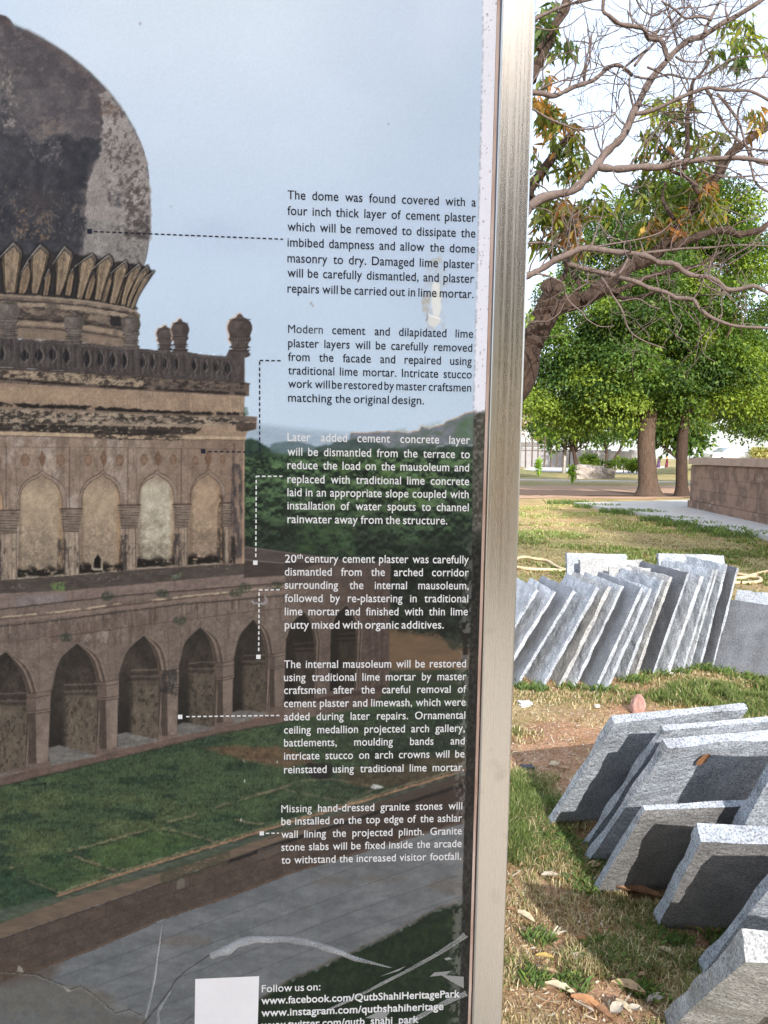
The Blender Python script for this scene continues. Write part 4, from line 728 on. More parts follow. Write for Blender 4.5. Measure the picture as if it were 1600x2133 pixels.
text_block('text_paragraph', B(2.807, 0, 560, 380, 109, (98, 190, 283, 375, 467, 553, 644), (1212, 1211, 1209, 1206, 1203, 1201, 1198),
    ['The dome was found covered with a', 'four inch thick layer of cement plaster', 'which will be removed to dissipate the', 'imbibed dampness and allow the dome', 'masonry to dry. Damaged lime plaster', 'will be carefully dismantled, and plaster', 'repairs will be carried out in lime mortar.'], False), m_dark, cap=16.4/1500)
text_block('text_paragraph', B(2.807, 0, 560, 380, 113, (880, 963, 1043, 1122, 1200, 1282), (1195, 1190, 1187, 1187, 1184, 908),
    ['Modern cement and dilapidated lime', 'plaster layers will be carefully removed', 'from the facade and repaired using', 'traditional lime mortar. Intricate stucco', 'work will be restored by master craftsmen', 'matching the original design.']), m_dark)
text_block('text_paragraph', B(2.54, 0, 500, 820, 251, (250, 327, 398, 472, 542, 612, 684), (1217, 1216, 1212, 1212, 1210, 1210, 1097),
    ['Later added cement concrete layer', 'will be dismantled from the terrace to', 'reduce the load on the mausoleum and', 'replaced with traditional lime concrete', 'laid in an appropriate slope coupled with', 'installation of water spouts to channel', 'rainwater away from the structure.']), m_white)
text_block('text_paragraph', [('20', 593.5, 1171.6, 617.5, False), ('century cement plaster was carefully', 635, 1171.6, 976.4, True)]+B(2.54, 0, 500, 820, 237, (962, 1032, 1102, 1172, 1243), (1210, 1210, 1207, 1205, 1078),
    ['dismantled from the arched corridor', 'surrounding the internal mausoleum,', 'followed by re-plastering in traditional', 'lime mortar and finished with thin lime', 'putty mixed with organic additives.']), m_white)
text_block('superscript', [('th', 618.5, 1163.5, 631, False)], m_white, cap=9.5/1500)
text_block('text_paragraph', B(2.54, 0, 500, 1280, 233, (283, 352, 420, 490, 560, 630, 698, 768, 840), (1195, 1197, 1197, 1193, 1191, 1189, 1188, 1187, 1184),
    ['The internal mausoleum will be restored', 'using traditional lime mortar by master', 'craftsmen after the careful removal of', 'cement plaster and limewash, which were', 'added during later repairs. Ornamental', 'ceiling medallion projected arch gallery,', 'battlements, moulding bands and', 'intricate stucco on arch crowns will be', 'reinstated using traditional lime mortar.'], False), m_white)
text_block('text_paragraph', B(2.54, 0, 500, 1280, 219, (1047, 1113, 1182, 1250, 1318), (1175, 1174, 1172, 1171, 1169),
    ['Missing hand-dressed granite stones will', 'be installed on the top edge of the ashlar', 'wall lining the projected plinth. Granite', 'stone slabs will be fixed inside the arcade', 'to withstand the increased visitor footfall.'], False), m_white)
text_block('text_paragraph', [('Follow us on:', 545.4, 2066.5, 667.4, False)], m_white)
text_block('web_address', [('www.facebook.com/QutbShahiHeritagePark', 544.5, 2091.5, 957.4, False)], m_white, bold=.018)
text_block('web_address', [('www.instagram.com/qutbshahiheritage', 544.5, 2117.0, 923.3, False)], m_white, bold=.018)
text_block('web_address', [('www.twitter.com/qutb_shahi_park', 544.5, 2142.5, 871.7, False)], m_white, bold=.018)
# blank white patch beside the addresses
def flat(name, pts, mat, y=-.0003, parent=board):
    v = [to_board(*p) for p in pts]
    return mesh_obj(name, [(u, y, w+VB) for u, w in v], [tuple(range(len(v)))[::-1]], mat, parent)
m_patch = noise_mat('white_patch', [(.74, .74, .78), (.80, .80, .83)], 20, rough=.5, spec=.2)
flat('blank_patch', [(407, 2039), (540, 2033), (536, 2172), (405, 2180)], m_patch)
# --- dashed pointers with square ends
def callout(sq, path, mat):
    mb = MB(); x, y = sq; u, v = to_board(x, y); h = 4.6/1500
    mb.add([(u-h, -.0005, v-h+VB), (u+h, -.0005, v-h+VB), (u+h, -.0005, v+h+VB), (u-h, -.0005, v+h+VB)], [(0, 1, 2, 3)])
    P = [np.array(to_board(*p)) for p in path]; w = 1.35/1500; dash, gp = 7.2/1500, 4.6/1500; s0 = 0
    for a, b in zip(P[:-1], P[1:]):
        L_ = np.linalg.norm(b-a); d = (b-a)/L_; nrm = np.array([-d[1], d[0]])*w; t = 0
        while t < L_:
            q0 = a+d*t; q1 = a+d*min(t+dash, L_)
            mb.add([(q[0], -.0005, q[1]+VB) for q in (q0-nrm, q1-nrm, q1+nrm, q0+nrm)], [(0, 1, 2, 3)]); t += dash+gp
    return mb.build('pointer_line', mat, board)
callout((187, 482), [(196, 482.5), (590, 498.5)], m_dark)
callout((423.5, 940), [(434, 940.5), (541, 942), (541, 751), (588, 751.5)], m_dark)
callout((532, 1172), [(533, 1160), (534, 992), (588, 992)], m_white)
callout((538.5, 1368), [(539, 1356), (540, 1229), (586, 1228)], m_white)
callout((375.5, 1493), [(388, 1492.5), (582, 1490)], m_white)
callout((545.5, 1735.5), [(554, 1735.5), (581, 1735)], m_white)

# --- torn clear laminate curling off the sheet
m_film, N, L, P = new_mat('clear_film')
P.inputs['Base Color'].default_value = (.80, .81, .84, 1); P.inputs['Roughness'].default_value = .09; P.inputs['Specular IOR Level'].default_value = 1.0
lw = N.new('ShaderNodeTexNoise'); tc = N.new('ShaderNodeTexCoord'); lw.inputs['Scale'].default_value = 14; L.new(tc.outputs['Object'], lw.inputs['Vector'])
mr = N.new('ShaderNodeMapRange'); mr.inputs[1].default_value = .3; mr.inputs[2].default_value = .7; mr.inputs[3].default_value = .10; mr.inputs[4].default_value = .36; L.new(lw.outputs[0], mr.inputs[0]); L.new(mr.outputs[0], P.inputs['Alpha'])
def film(path, widths, side=1, lift=.006, name='peeling_film', seed=0, arc=2.2):
    """a strip rolled into a part-tube along a path on the sheet"""
    pts = spl(path, 7); P = np.array([to_board(*p) for p in pts]); n = len(P); rr = random.Random(seed)
    W = np.interp(np.linspace(0, 1, n), np.linspace(0, 1, len(widths)), widths)/1500
    V = []; F = []; K = 9
    for i in range(n):
        d = P[min(i+1, n-1)]-P[max(i-1, 0)]; d /= np.linalg.norm(d)+1e-9; nr = np.array([-d[1], d[0]])*side
        jit = 1+.08*math.sin(i*.9+seed)
        for k in range(K):
            a = arc*k/(K-1)-.25; r = W[i]*jit*.62
            q = P[i]+nr*(r*(1-math.cos(a))*.95); hgt = max(.0008, r*math.sin(a)*1.0+.0006)
            V.append((q[0], -hgt, q[1]+VB))
    for i in range(n-1):
        for k in range(K-1): F.append((i*K+k, i*K+k+1, (i+1)*K+k+1, (i+1)*K+k))
    return mesh_obj(name, V, F, m_film, board, True)
film([(437, 1984), (470, 1968), (510, 1950), (560, 1949), (615, 1950), (680, 1966), (740, 1990), (815, 2014)], [12, 20, 17, 13, 14, 13, 10, 2], -1, seed=1)
film([(975, 1948), (930, 1978), (870, 2012), (800, 2048), (720, 2088), (652, 2116)], [26, 19, 15, 13, 12, 6], -1, seed=2)
film([(974, 2070), (920, 2094), (860, 2128), (800, 2165)], [28, 22, 20, 16], -1, seed=3)
film([(338, 1922), (328, 1985), (318, 2050), (302, 2118)], [3, 8, 11, 8], 1, seed=4, arc=1.7)
film([(357, 2060), (338, 2088), (328, 2104), (330, 2140), (345, 2165)], [3, 10, 14, 26, 34], 1, seed=5, arc=1.6)
film([(548, 1240), (552, 1252), (534, 1254), (524, 1250)], [5, 8, 6, 4], 1, seed=6)
# thin scuffs left in the laminate
m_scuff, N, L, P = new_mat('film_scuff'); P.inputs['Base Color'].default_value = (.62, .63, .64, 1); P.inputs['Alpha'].default_value = .42; P.inputs['Roughness'].default_value = .3
for q in (((790, 2034), (845, 2012), (830, 2022)), ((895, 2034), (905, 2025), (940, 2022), (930, 2030)), ((925, 1996), (935, 1993), (942, 1997), (930, 2000)), ((918, 2030), (966, 2034), (966, 2058), (940, 2044)), ((760, 2120), (790, 2106), (812, 2108), (800, 2122))):
    flat('film_scuff', q, m_scuff, -.0006)
# ------------------------------------------------------------------ ground
def patches(x, y):
    """(green, straw, soil) cover at ground points, 0..1 each"""
    w = fbm(x*1.1+40, y*1.1+12, 501, 4); g = fbm(x*.9+7, y*.9+3, 502, 4); f = fbm(x*6, y*6, 503, 3)
    gr = smooth(g+.16*(f-.5)*2, .47, .60)
    near_green = .8*np.exp(-(((x-.60)/.24)**2+((y-3.15)/.55)**2))+.9*np.exp(-(((x-.98)/.28)**2+((y-1.95)/.3)**2))+.8*np.exp(-(((x-1.5)/.6)**2+((y-4.6)/.22)**2))+.9*np.exp(-(((x-2.5)/.7)**2+((y-4.75)/.35)**2))+.6*np.exp(-(((x-.72)/.2)**2+((y-4.1)/.25)**2))
    bare = 1.1*np.exp(-(((x-.85)/.38)**2+((y-3.75)/.45)**2))+.8*np.exp(-(((x-1.35)/.35)**2+((y-4.45)/.22)**2))+.9*np.exp(-(((x-.62)/.2)**2+((y-1.9)/.25)**2))+.8*np.exp(-(((x-1.05)/.2)**2+((y-2.25)/.15)**2))
    nearf = 1-smooth(y, 6.5, 8.5)
    gr = np.clip(gr*(.6)+near_green*nearf*.9-bare*nearf*.9, 0, 1)
    so = np.clip(smooth(w, .45, .58)*.85+bare*nearf-near_green*.7*nearf, 0, 1)
    far = smooth(y, 8, 10); mid = smooth(y, 14.5, 17)*(1-smooth(y, 25, 28))
    gr = gr*(1-far)+far*np.clip(.14+.62*smooth(g+.12*(f-.5), .44, .6)-.22*mid, 0, 1)
    so = so*(1-far)+far*np.clip(.35*smooth(w, .5, .65)+.15*mid*smooth(f, .5, .7), 0, 1)
    lawn2 = smooth(y, 36, 39); gr = gr*(1-lawn2)+lawn2*np.clip(.55+.5*(g-.4), 0, 1); so = so*(1-lawn2)+.12*lawn2
    behind = 1-smooth(y, -11, -8); gr = np.maximum(gr, behind*.7)
    return gr, 1-gr, so
def axis(lo, hi, st, far, g=1.22):
    a = list(np.arange(lo, hi, st)); s = st
    while a[-1] < far: s = min(s*g, 40); a.append(a[-1]+s)
    s = st; b = [lo]
    while b[-1] > -far: s = min(s*g, 40); b.append(b[-1]-s)
    return np.array(b[:0:-1]+a)
gx = axis(.2, 4.2, .022, 900); gy = axis(1.2, 8.5, .022, 900)
GX, GY = np.meshgrid(gx, gy)
gr, st, so = patches(GX, GY)
def gheight(x, y):
    k = np.exp(-((np.maximum(0, np.abs(y-4)-4)/4)**2))
    return ((fbm(x*2.2, y*2.2, 510, 4)-.5)*.035+(fbm(x*12, y*12, 511, 4)-.5)*.022)*k
GZ = gheight(GX, GY)
tone = fbm(GX*3, GY*3, 512, 4)[..., None]; fine = fbm(GX*22, GY*22, 513, 3)[..., None]
soil = np.array((.44, .27, .17))*(1-tone)+np.array((.34, .20, .125))*tone+(fine-.5)*.10
straw = np.array((.44, .34, .19))*(1-tone)+np.array((.33, .26, .13))*tone+(fine-.5)*.12
green = np.array((.15, .17, .055))*(1-tone)+np.array((.21, .21, .08))*tone+(fine-.5)*.06
mid = (smooth(GY, 15, 17)*(1-smooth(GY, 25, 28)))[..., None]
straw = straw*(1-.5*mid)+np.array((.40, .29, .12))*.5*mid
sh = (smooth(GY, 8, 9)*(1-smooth(GY, 13.5, 16)))[..., None]     # darker brownish band
straw = straw*(1-.8*sh)+np.array((.24, .20, .10))*.8*sh
c = straw*(1-gr[..., None])+green*gr[..., None]; c = c*(1-so[..., None])+soil*so[..., None]
bk = (1-smooth(GY, -9, -5))[..., None]; c = c*(1-bk)+(np.array((.13, .17, .035))*(.7+.6*tone))*bk
c = np.clip(c, .01, 1)
nv, nu = GX.shape; ii = np.arange(nv*nu).reshape(nv, nu)
F4 = np.stack([ii[:-1, :-1].ravel(), ii[:-1, 1:].ravel(), ii[1:, 1:].ravel(), ii[1:, :-1].ravel()], 1)
m_ground, N, L, P = new_mat('ground_soil')
a = N.new('ShaderNodeAttribute'); a.attribute_name = 'tint'
tc = N.new('ShaderNodeTexCoord'); nz = N.new('ShaderNodeTexNoise'); nz.inputs['Scale'].default_value = 70; nz.inputs['Detail'].default_value = 6; nz.inputs['Roughness'].default_value = .7; L.new(tc.outputs['Object'], nz.inputs['Vector'])
mr = N.new('ShaderNodeMapRange'); mr.inputs[1].default_value = .3; mr.inputs[2].default_value = .7; mr.inputs[3].default_value = .55; mr.inputs[4].default_value = 1.5; L.new(nz.outputs[0], mr.inputs[0])
n2 = N.new('ShaderNodeTexNoise'); n2.inputs['Scale'].default_value = 1.6; n2.inputs['Detail'].default_value = 8; n2.inputs['Roughness'].default_value = .7; L.new(tc.outputs['Object'], n2.inputs['Vector'])
mr2 = N.new('ShaderNodeMapRange'); mr2.inputs[1].default_value = .3; mr2.inputs[2].default_value = .7; mr2.inputs[3].default_value = .72; mr2.inputs[4].default_value = 1.28; L.new(n2.outputs[0], mr2.inputs[0])
mm = N.new('ShaderNodeMath'); mm.operation = 'MULTIPLY'; L.new(mr.outputs[0], mm.inputs[0]); L.new(mr2.outputs[0], mm.inputs[1])
mu = N.new('ShaderNodeVectorMath'); mu.operation = 'SCALE'; L.new(a.outputs['Color'], mu.inputs[0]); L.new(mm.outputs[0], mu.inputs['Scale']); L.new(mu.outputs[0], P.inputs['Base Color'])
P.inputs['Roughness'].default_value = .95; P.inputs['Specular IOR Level'].default_value = .1
bp = N.new('ShaderNodeBump'); bp.inputs['Strength'].default_value = .9; bp.inputs['Distance'].default_value = .02; L.new(nz.outputs[0], bp.inputs['Height']); L.new(bp.outputs[0], P.inputs['Normal'])
ground = np_mesh('ground', np.stack([GX.ravel(), GY.ravel(), GZ.ravel()], 1), F4, m_ground, None, True, c.reshape(-1, 3)); ground['kind'] = 'structure'
del GX, GY, GZ

def sheet(name, pts, z, mat, edge=.0, seed=1, sub=6):
    """flat sheet with a slightly ragged outline"""
    rr = random.Random(seed); out = []
    for i in range(len(pts)):
        a = np.array(pts[i], float); b = np.array(pts[(i+1) % len(pts)], float)
        for k in range(sub): q = a+(b-a)*k/sub; out.append((q[0]+rr.uniform(-edge, edge), q[1]+rr.uniform(-edge, edge), z))
    o = mesh_obj(name, out, [tuple(range(len(out)))], mat); o['kind'] = 'structure'
    me = o.data
    if me.polygons[0].normal.z < 0: me.flip_normals()
    return o
m_dirt = noise_mat('bare_earth', [(.34, .21, .14), (.42, .27, .18), (.37, .23, .15), (.46, .30, .20)], .9, 9, .95, .5, 12, bdist=.03)
m_conc = noise_mat('concrete', [(.40, .38, .36), (.50, .48, .45), (.44, .42, .40)], 2.0, 8, .9, .3, 30)
m_walk = noise_mat('stone_paving', [(.46, .39, .30), (.52, .44, .34), (.42, .35, .27)], 3.0, 8, .9, .3, 30)
sheet('dirt_road', [(-60, 26.5), (5, 26.8), (9.2, 27.6), (12, 29), (30, 33), (60, 36), (60, 60), (22, 44), (12, 39.6), (5, 37.2), (-60, 37)], .010, m_dirt, .35, 5, 14)
m_dirt_shadow = noise_mat('shadow_earth', [(.085, .052, .036), (.12, .075, .052), (.10, .062, .042)], .9, 9, .95, .5, 12, bdist=.03)  # tree shadow on the road, painted as a darker earth colour
sheet('dirt_road', [(-40, 28.2), (5, 28.6), (9, 29.2), (13, 30.0), (14, 31.6), (9, 33.2), (4, 34.0), (-40, 33.5)], .015, m_dirt_shadow, .3, 15, 14)  # sheet laid as the trees' shadow band
mb = MB(); mb.box(-40, 30, 45.0, 46.0, -.1, .09); o = mb.build('far_kerb', m_conc); o['kind'] = 'structure'
m_lane = noise_mat('red_earth', [(.30, .14, .075), (.38, .19, .10), (.33, .16, .085)], .9, 9, .95, .5, 12, bdist=.03)
# pavement the viewer stands on, and the dirt lane behind
sheet('pavement', [(-14, -5.0), (16, -5.0), (16, .25), (.9, .55), (.40, .95), (-.6, 1.0), (-14, .8)], .012, m_walk, .05, 6, 10)
sheet('dirt_road', [(-60, -30), (60, -34), (60, -8.6), (-60, -8.0)], .010, m_lane, .4, 7, 14)
# raised concrete path in front of the stone wall
PA = [on_z(1195, 1046.5, .10), on_z(1330, 1067, .10), on_z(1460, 1091, .10), on_z(1600, 1116, .10)]
mb = MB(); e0 = PA[3]+(PA[3]-PA[2])*2.0; top = [tuple(p[:2]) for p in PA]+[tuple(e0[:2]), (e0[0]+9, e0[1]), (12.5, 27.5), (PA[0][0]+3, PA[0][1]+1.6)]
n = len(top); v = [(x, y, .10) for x, y in top]+[(x, y, -.1) for x, y in top]
mb.add(v, [tuple(range(n)), tuple(range(2*n-1, n-1, -1))]+[(i, n+i, n+(i+1) % n, (i+1) % n) for i in range(n)])
m_path = noise_mat('path_concrete', [(.36, .35, .34), (.46, .45, .43), (.40, .39, .38), (.50, .48, .45)], 1.3, 9, .9, .35, 26, bdist=.01)
o = mb.build('concrete_path', m_path); o['kind'] = 'structure'
bm = bmesh.new(); bm.from_mesh(o.data); bmesh.ops.recalc_face_normals(bm, faces=bm.faces); bm.to_mesh(o.data); bm.free()
# ------------------------------------------------------------------ granite slabs
def granite(name, lo, hi, dark, rough_b=1.0, sc=1.0):
    m, N, L, P = new_mat(name)
    tc = N.new('ShaderNodeTexCoord')
    n1 = N.new('ShaderNodeTexNoise'); n1.inputs['Scale'].default_value = 150*sc; n1.inputs['Detail'].default_value = 4; n1.inputs['Roughness'].default_value = .75; L.new(tc.outputs['Object'], n1.inputs['Vector'])
    cr = N.new('ShaderNodeValToRGB'); e = cr.color_ramp.elements; e[0].position = .34; e[0].color = rgba(*dark); e[1].position = .50; e[1].color = rgba(*lo); x = e.new(.66); x.color = rgba(*hi); L.new(n1.outputs[0], cr.inputs[0])
    n2 = N.new('ShaderNodeTexNoise'); n2.inputs['Scale'].default_value = 9; n2.inputs['Detail'].default_value = 6; L.new(tc.outputs['Object'], n2.inputs['Vector'])
    mr = N.new('ShaderNodeMapRange'); mr.inputs[1].default_value = .3; mr.inputs[2].default_value = .7; mr.inputs[3].default_value = .78; mr.inputs[4].default_value = 1.18; L.new(n2.outputs[0], mr.inputs[0])
    n4 = N.new('ShaderNodeTexNoise'); n4.inputs['Scale'].default_value = 3.2; n4.inputs['Detail'].default_value = 8; n4.inputs['Roughness'].default_value = .68; L.new(tc.outputs['Object'], n4.inputs['Vector'])
    r4 = N.new('ShaderNodeMapRange'); r4.inputs[1].default_value = .54; r4.inputs[2].default_value = .72; r4.inputs[3].default_value = 0; r4.inputs[4].default_value = .62; L.new(n4.outputs[0], r4.inputs[0])
    mx = N.new('ShaderNodeMixRGB'); mx.blend_type = 'MULTIPLY'; mx.inputs[2].default_value = (.62, .54, .45, 1); L.new(r4.outputs[0], mx.inputs[0]); L.new(cr.outputs[0], mx.inputs[1])
    mu = N.new('ShaderNodeVectorMath'); mu.operation = 'SCALE'; L.new(mx.outputs[0], mu.inputs[0]); L.new(mr.outputs[0], mu.inputs['Scale']); L.new(mu.outputs[0], P.inputs['Base Color'])
    P.inputs['Roughness'].default_value = .8; P.inputs['Specular IOR Level'].default_value = .3
    n3 = N.new('ShaderNodeTexNoise'); n3.inputs['Scale'].default_value = 42*sc; n3.inputs['Detail'].default_value = 7; n3.inputs['Roughness'].default_value = .68; L.new(tc.outputs['Object'], n3.inputs['Vector'])
    b = N.new('ShaderNodeBump'); b.inputs['Strength'].default_value = rough_b; b.inputs['Distance'].default_value = .02; L.new(n3.outputs[0], b.inputs['Height']); L.new(b.outputs[0], P.inputs['Normal'])
    return m
m_rough = granite('granite_split', (.37, .41, .47), (.57, .61, .67), (.10, .11, .12), .9)
m_sawn = granite('granite_sawn', (.20, .22, .25), (.30, .32, .36), (.09, .10, .12), .25)
m_dark = granite('granite_dark', (.12, .13, .15), (.19, .20, .225), (.05, .055, .06), .3)
m_shaded_face = granite('granite_shaded', (.22, .22, .225), (.33, .33, .335), (.10, .10, .10), .8)  # shade put into the colour of the two shadowed slab faces
m_pale = granite('granite_pale', (.42, .455, .51), (.61, .645, .70), (.14, .15, .16), .9)
m_warm = granite('granite_weathered', (.36, .37, .385), (.55, .555, .56), (.10, .105, .11), .8)
def noise3(p, s, seed):
    """cheap 3-D noise for chipping"""
    return vnoise(p[:, 0]*s+p[:, 2]*s*.61+seed*3.1, p[:, 1]*s+p[:, 2]*s*.79-seed*1.7, seed)-.5
def slab(P0, yaw, lean, L_, H, T, side, label, mats=None, rough=.007, seed=0, group='granite slabs', name='granite_slab', sink=.03, sawn_face=False, chip=.02):
    y = math.radians(yaw); l = math.radians(lean)
    d = np.array((math.cos(y), math.sin(y), 0)); u = np.array((math.sin(y)*math.sin(l), -math.cos(y)*math.sin(l), math.cos(l))); nn = np.cross(d, u)*side
    nl, nh, nt = max(6, int(L_/.022)), max(6, int((H+sink)/.022)), max(3, int(T/.014))
    key = {}; V = []; F = []; MI = []
    def vid(i, j, k):
        if (i, j, k) not in key: key[(i, j, k)] = len(V); V.append((i/nl, j/nh, k/nt))
        return key[(i, j, k)]
    def face(ax, val, mi):
        A, Bn = [(nh, nt), (nl, nt), (nl, nh)][ax]
        for a in range(A):
            for b in range(Bn):
                q = []
                for da, db in ((0, 0), (1, 0), (1, 1), (0, 1)):
                    ij = [0, 0, 0]; o_ = [1, 2, 0] if ax == 0 else ([0, 2, 1] if ax == 1 else [0, 1, 2])
                    if ax == 0: ij = [val, a+da, b+db]
                    elif ax == 1: ij = [a+da, val, b+db]
                    else: ij = [a+da, b+db, val]
                    q.append(vid(*ij))
                F.append(q); MI.append(mi)
    face(2, 0, 1 if sawn_face else 0); face(2, nt, 0); face(0, 0, 0); face(0, nl, 0); face(1, 0, 0); face(1, nh, 0)
    V = np.array(V); a = V[:, 0]*L_; b = V[:, 1]*(H+sink)-sink; t = V[:, 2]*T
    p = np.stack([a, b, t], 1)+seed*1.37
    # irregular outline: ends and top wander, corners chipped
    ea = np.minimum(V[:, 0], 1-V[:, 0])*L_; eb = (1-V[:, 1])*(H+sink); ne = np.minimum(ea, eb)
    big = noise3(p, 7, seed); sm = noise3(p, 26, seed+3); tiny = noise3(p, 70, seed+5)
    wa = np.where(V[:, 0] < .5, 1, -1)*np.exp(-ea/.03); wb = np.exp(-eb/.03)
    a = a+wa*(big*.011+sm*.007+tiny*.004); b = b-wb*(np.abs(big)*.014+sm*.007+tiny*.004)
    cut = np.clip(chip*1.6*(noise3(p, 11, seed+9)-.12), 0, 1)*np.exp(-ne/.02)*6; t0 = t
    t = t+np.where(V[:, 2] < .5, 1, -1)*np.exp(-ne/.025)*np.clip(.012*(big+.3)+cut*.02, -.004, T*.42)
    fr = rough*(0.25 if sawn_face else 1); t = t+np.where(V[:, 2] < .5, fr, rough)*(big*.6+sm*.9+tiny*.3)
    W = np.asarray(P0)[None]+a[:, None]*d+b[:, None]*u+t[:, None]*nn
    o = np_mesh(name, W-np.asarray(P0)[None], np.array(F), mats or [m_rough, m_sawn], None, False, None, MI)
    o.location = tuple(map(float, P0))
    bm = bmesh.new(); bm.from_mesh(o.data); bmesh.ops.recalc_face_normals(bm, faces=bm.faces); bm.to_mesh(o.data); bm.free()
    o.data.polygons.foreach_set('use_smooth', np.ones(len(o.data.polygons), bool)); 
    try: o.data.set_sharp_from_angle(angle=math.radians(38))
    except Exception: pass
    tag(o, label, 'stone slab', group); return o
NG = 'near stack of leaning granite slabs'
slab((.69, 3.0, 0), 17, 36, .56, .72, .034, -1, 'rearmost slab of the near stack, a small reddish rock behind its top edge', seed=1, group=NG)
slab((.80, 2.85, 0), 15, 36, .70, .765, .030, -1, 'slab squeezed behind the rust-stained slab, only its bright top edge showing', seed=2, group=NG)
b2 = slab((.78, 2.74, 0), 14, 36.5, .72, .76, .036, -1, 'slab with an orange rust stain below its sunlit top edge', seed=3, group=NG)
slab((.76, 2.55, 0), 7, 36, .46, .54, .030, -1, 'low dark-faced slab directly in front of the rust-stained slab', [m_rough, m_shaded_face], sawn_face=True, seed=4, group=NG)
slab((1.063, 2.45, 0), 2, 32.5, .5, .86, .045, -1, 'tall slab rising out of frame between the low dark slab and the thick one', seed=5, group=NG)
slab((.90, 2.35, 0), -4, 36.5, .6, .58, .055, -1, 'thick dark-faced slab with a wide chipped white top, big brown leaf left of its foot', [m_rough, m_shaded_face], sawn_face=True, seed=6, group=NG)
slab((.945, 2.125, 0), 2, 35.75, .5, .66, .035, -1, 'slab showing only a pale sliver between the thick slab and the frontmost ones', seed=7, group=NG)
slab((.764, 1.9, 0), -10, 45, .6, .87, .055, -1, 'big slanting slab in the bottom corner with a broad blazing white top corner', [m_warm, m_sawn], seed=8, group=NG)
slab((.97, 1.74, 0), -10, 45, .6, .82, .05, -1, 'frontmost slab of the near stack, barely seen at the bottom corner', seed=9, group=NG)
rs = np.random.RandomState(3)
d = np.array((math.cos(math.radians(14)), math.sin(math.radians(14)), 0)); u = np.array((math.sin(math.radians(14))*math.sin(math.radians(36.5)), -math.cos(math.radians(14))*math.sin(math.radians(36.5)), math.cos(math.radians(36.5)))); nn = np.cross(d, u)
m_rust = noise_mat('rust', [(.17, .085, .045), (.32, .16, .075), (.24, .115, .055), (.36, .22, .13)], 60, rough=.9, bump=.6, bscale=160)
pts = [(.0, -.02), (.006, .008), (.02, .016), (.032, .008), (.03, -.006), (.034, -.03), (.018, -.045), (.006, -.038)]
v = [d*(.132+p*1.15)+u*(.70+q*1.15)+nn*.0085 for p, q in pts]; v = v+[d*(.148)+u*(.693)+nn*.0095]
mesh_obj('rust_stain', v, [(i, (i+1) % 8, 8) for i in range(8)], m_rust, b2)
MG = 'long row of leaning granite slabs'
ROW = [(.635, 4.95, 97, 31, .73), (.745, 4.93, 98, 31, .735), (.865, 4.898, 98, 31.0, .74), (1.013, 4.835, 99, 28.5, .77), (1.150, 4.896, 100, 25.5, .75), (1.240, 4.883, 100, 25.0, .73), (1.349, 4.801, 101, 24.0, .74), (1.420, 4.804, 102, 24.0, .75), (1.608, 5.031, 103, 20.5, .73), (1.713, 5.133, 103, 19.5, .75), (1.843, 5.160, 104, 19.0, .76), (1.958, 5.207, 105, 19.5, .73), (2.102, 5.297, 105, 17.5, .76), (2.19, 5.39, 106, 15.5, .75), (2.273, 5.412, 107, 14, .76), (2.366, 5.418, 108, 13.5, .75)]
ORD = ['first', 'second', 'third', 'fourth', 'fifth', 'sixth', 'seventh', 'eighth', 'ninth', 'tenth', 'eleventh', 'twelfth', 'thirteenth', 'fourteenth', 'fifteenth', 'last']
EX = {2: 'broad smooth face with a split right edge', 4: 'tan weathered edge', 6: 'bluish split face, lowest foot', 8: 'pale creamy split face', 10: 'smooth grey face beside a thick rough one', 11: 'thick rough face, dark gap after it', 12: 'dark gap before it', 15: 'smooth dark face with one straight white edge'}
rr = random.Random(12)
for i, (x, y, yw, ln, h) in enumerate(ROW):
    sawn = i in (2, 6, 10, 15)
    lab = '%s slab from the steel post in the long leaning row, %s' % (ORD[i], EX.get(i, 'rough grey split face with a bright edge'))
    slab((x, y, 0), yw+rr.uniform(-2.5, 2.5), ln, .56+rr.uniform(-.05, .08), h+rr.uniform(-.015, .015), (.026 if i not in (7, 11) else .032)+rr.uniform(-.004, .004), 1, lab, [m_warm if i in (4, 9) else (m_pale if i in (1, 5, 11, 13) else m_rough), m_dark if i in (10, 15) else m_sawn], .013, 20+i, MG, sawn_face=sawn, chip=.03)
slab((1.43, 5.80, 0), 3, -9, .47, .76, .05, -1, 'hindmost slab behind the long row, its flat white top highest at left', seed=50, group='slabs behind the long row', sawn_face=False)
slab((1.50, 5.66, 0), 2, -10, .47, .735, .05, -1, 'slab behind the long row just in front of the hindmost one', seed=51, group='slabs behind the long row', mats=[m_warm, m_sawn])
slab((1.66, 5.50, 0), -8, -13, .50, .71, .045, -1, 'dusty brown-topped slab lying across behind the middle of the long row', seed=52, group='slabs behind the long row', mats=[m_warm, m_sawn])
slab((2.12, 5.78, 0), -3, -8, .50, .77, .06, -1, 'wide white-topped slab standing behind the end of the long row', seed=53, group='slabs behind the long row')
FG = 'slabs facing the path at the right edge'
slab((2.394, 5.441, 0), -43, -32, .40, .54, .06, -1, 'broad smooth blue-grey slab facing forward at the end of the long row', [m_rough, m_dark], seed=60, group=FG, sawn_face=True)
slab((2.50, 5.56, 0), -40, -32, .55, .60, .05, -1, 'slab behind the broad blue-grey one, only its white top line showing', seed=61, group=FG)
slab((2.70, 5.16, 0), -40, -30, .40, .50, .06, -1, 'slab at the right frame edge with a rough pale corner by the grass', seed=62, group=FG)
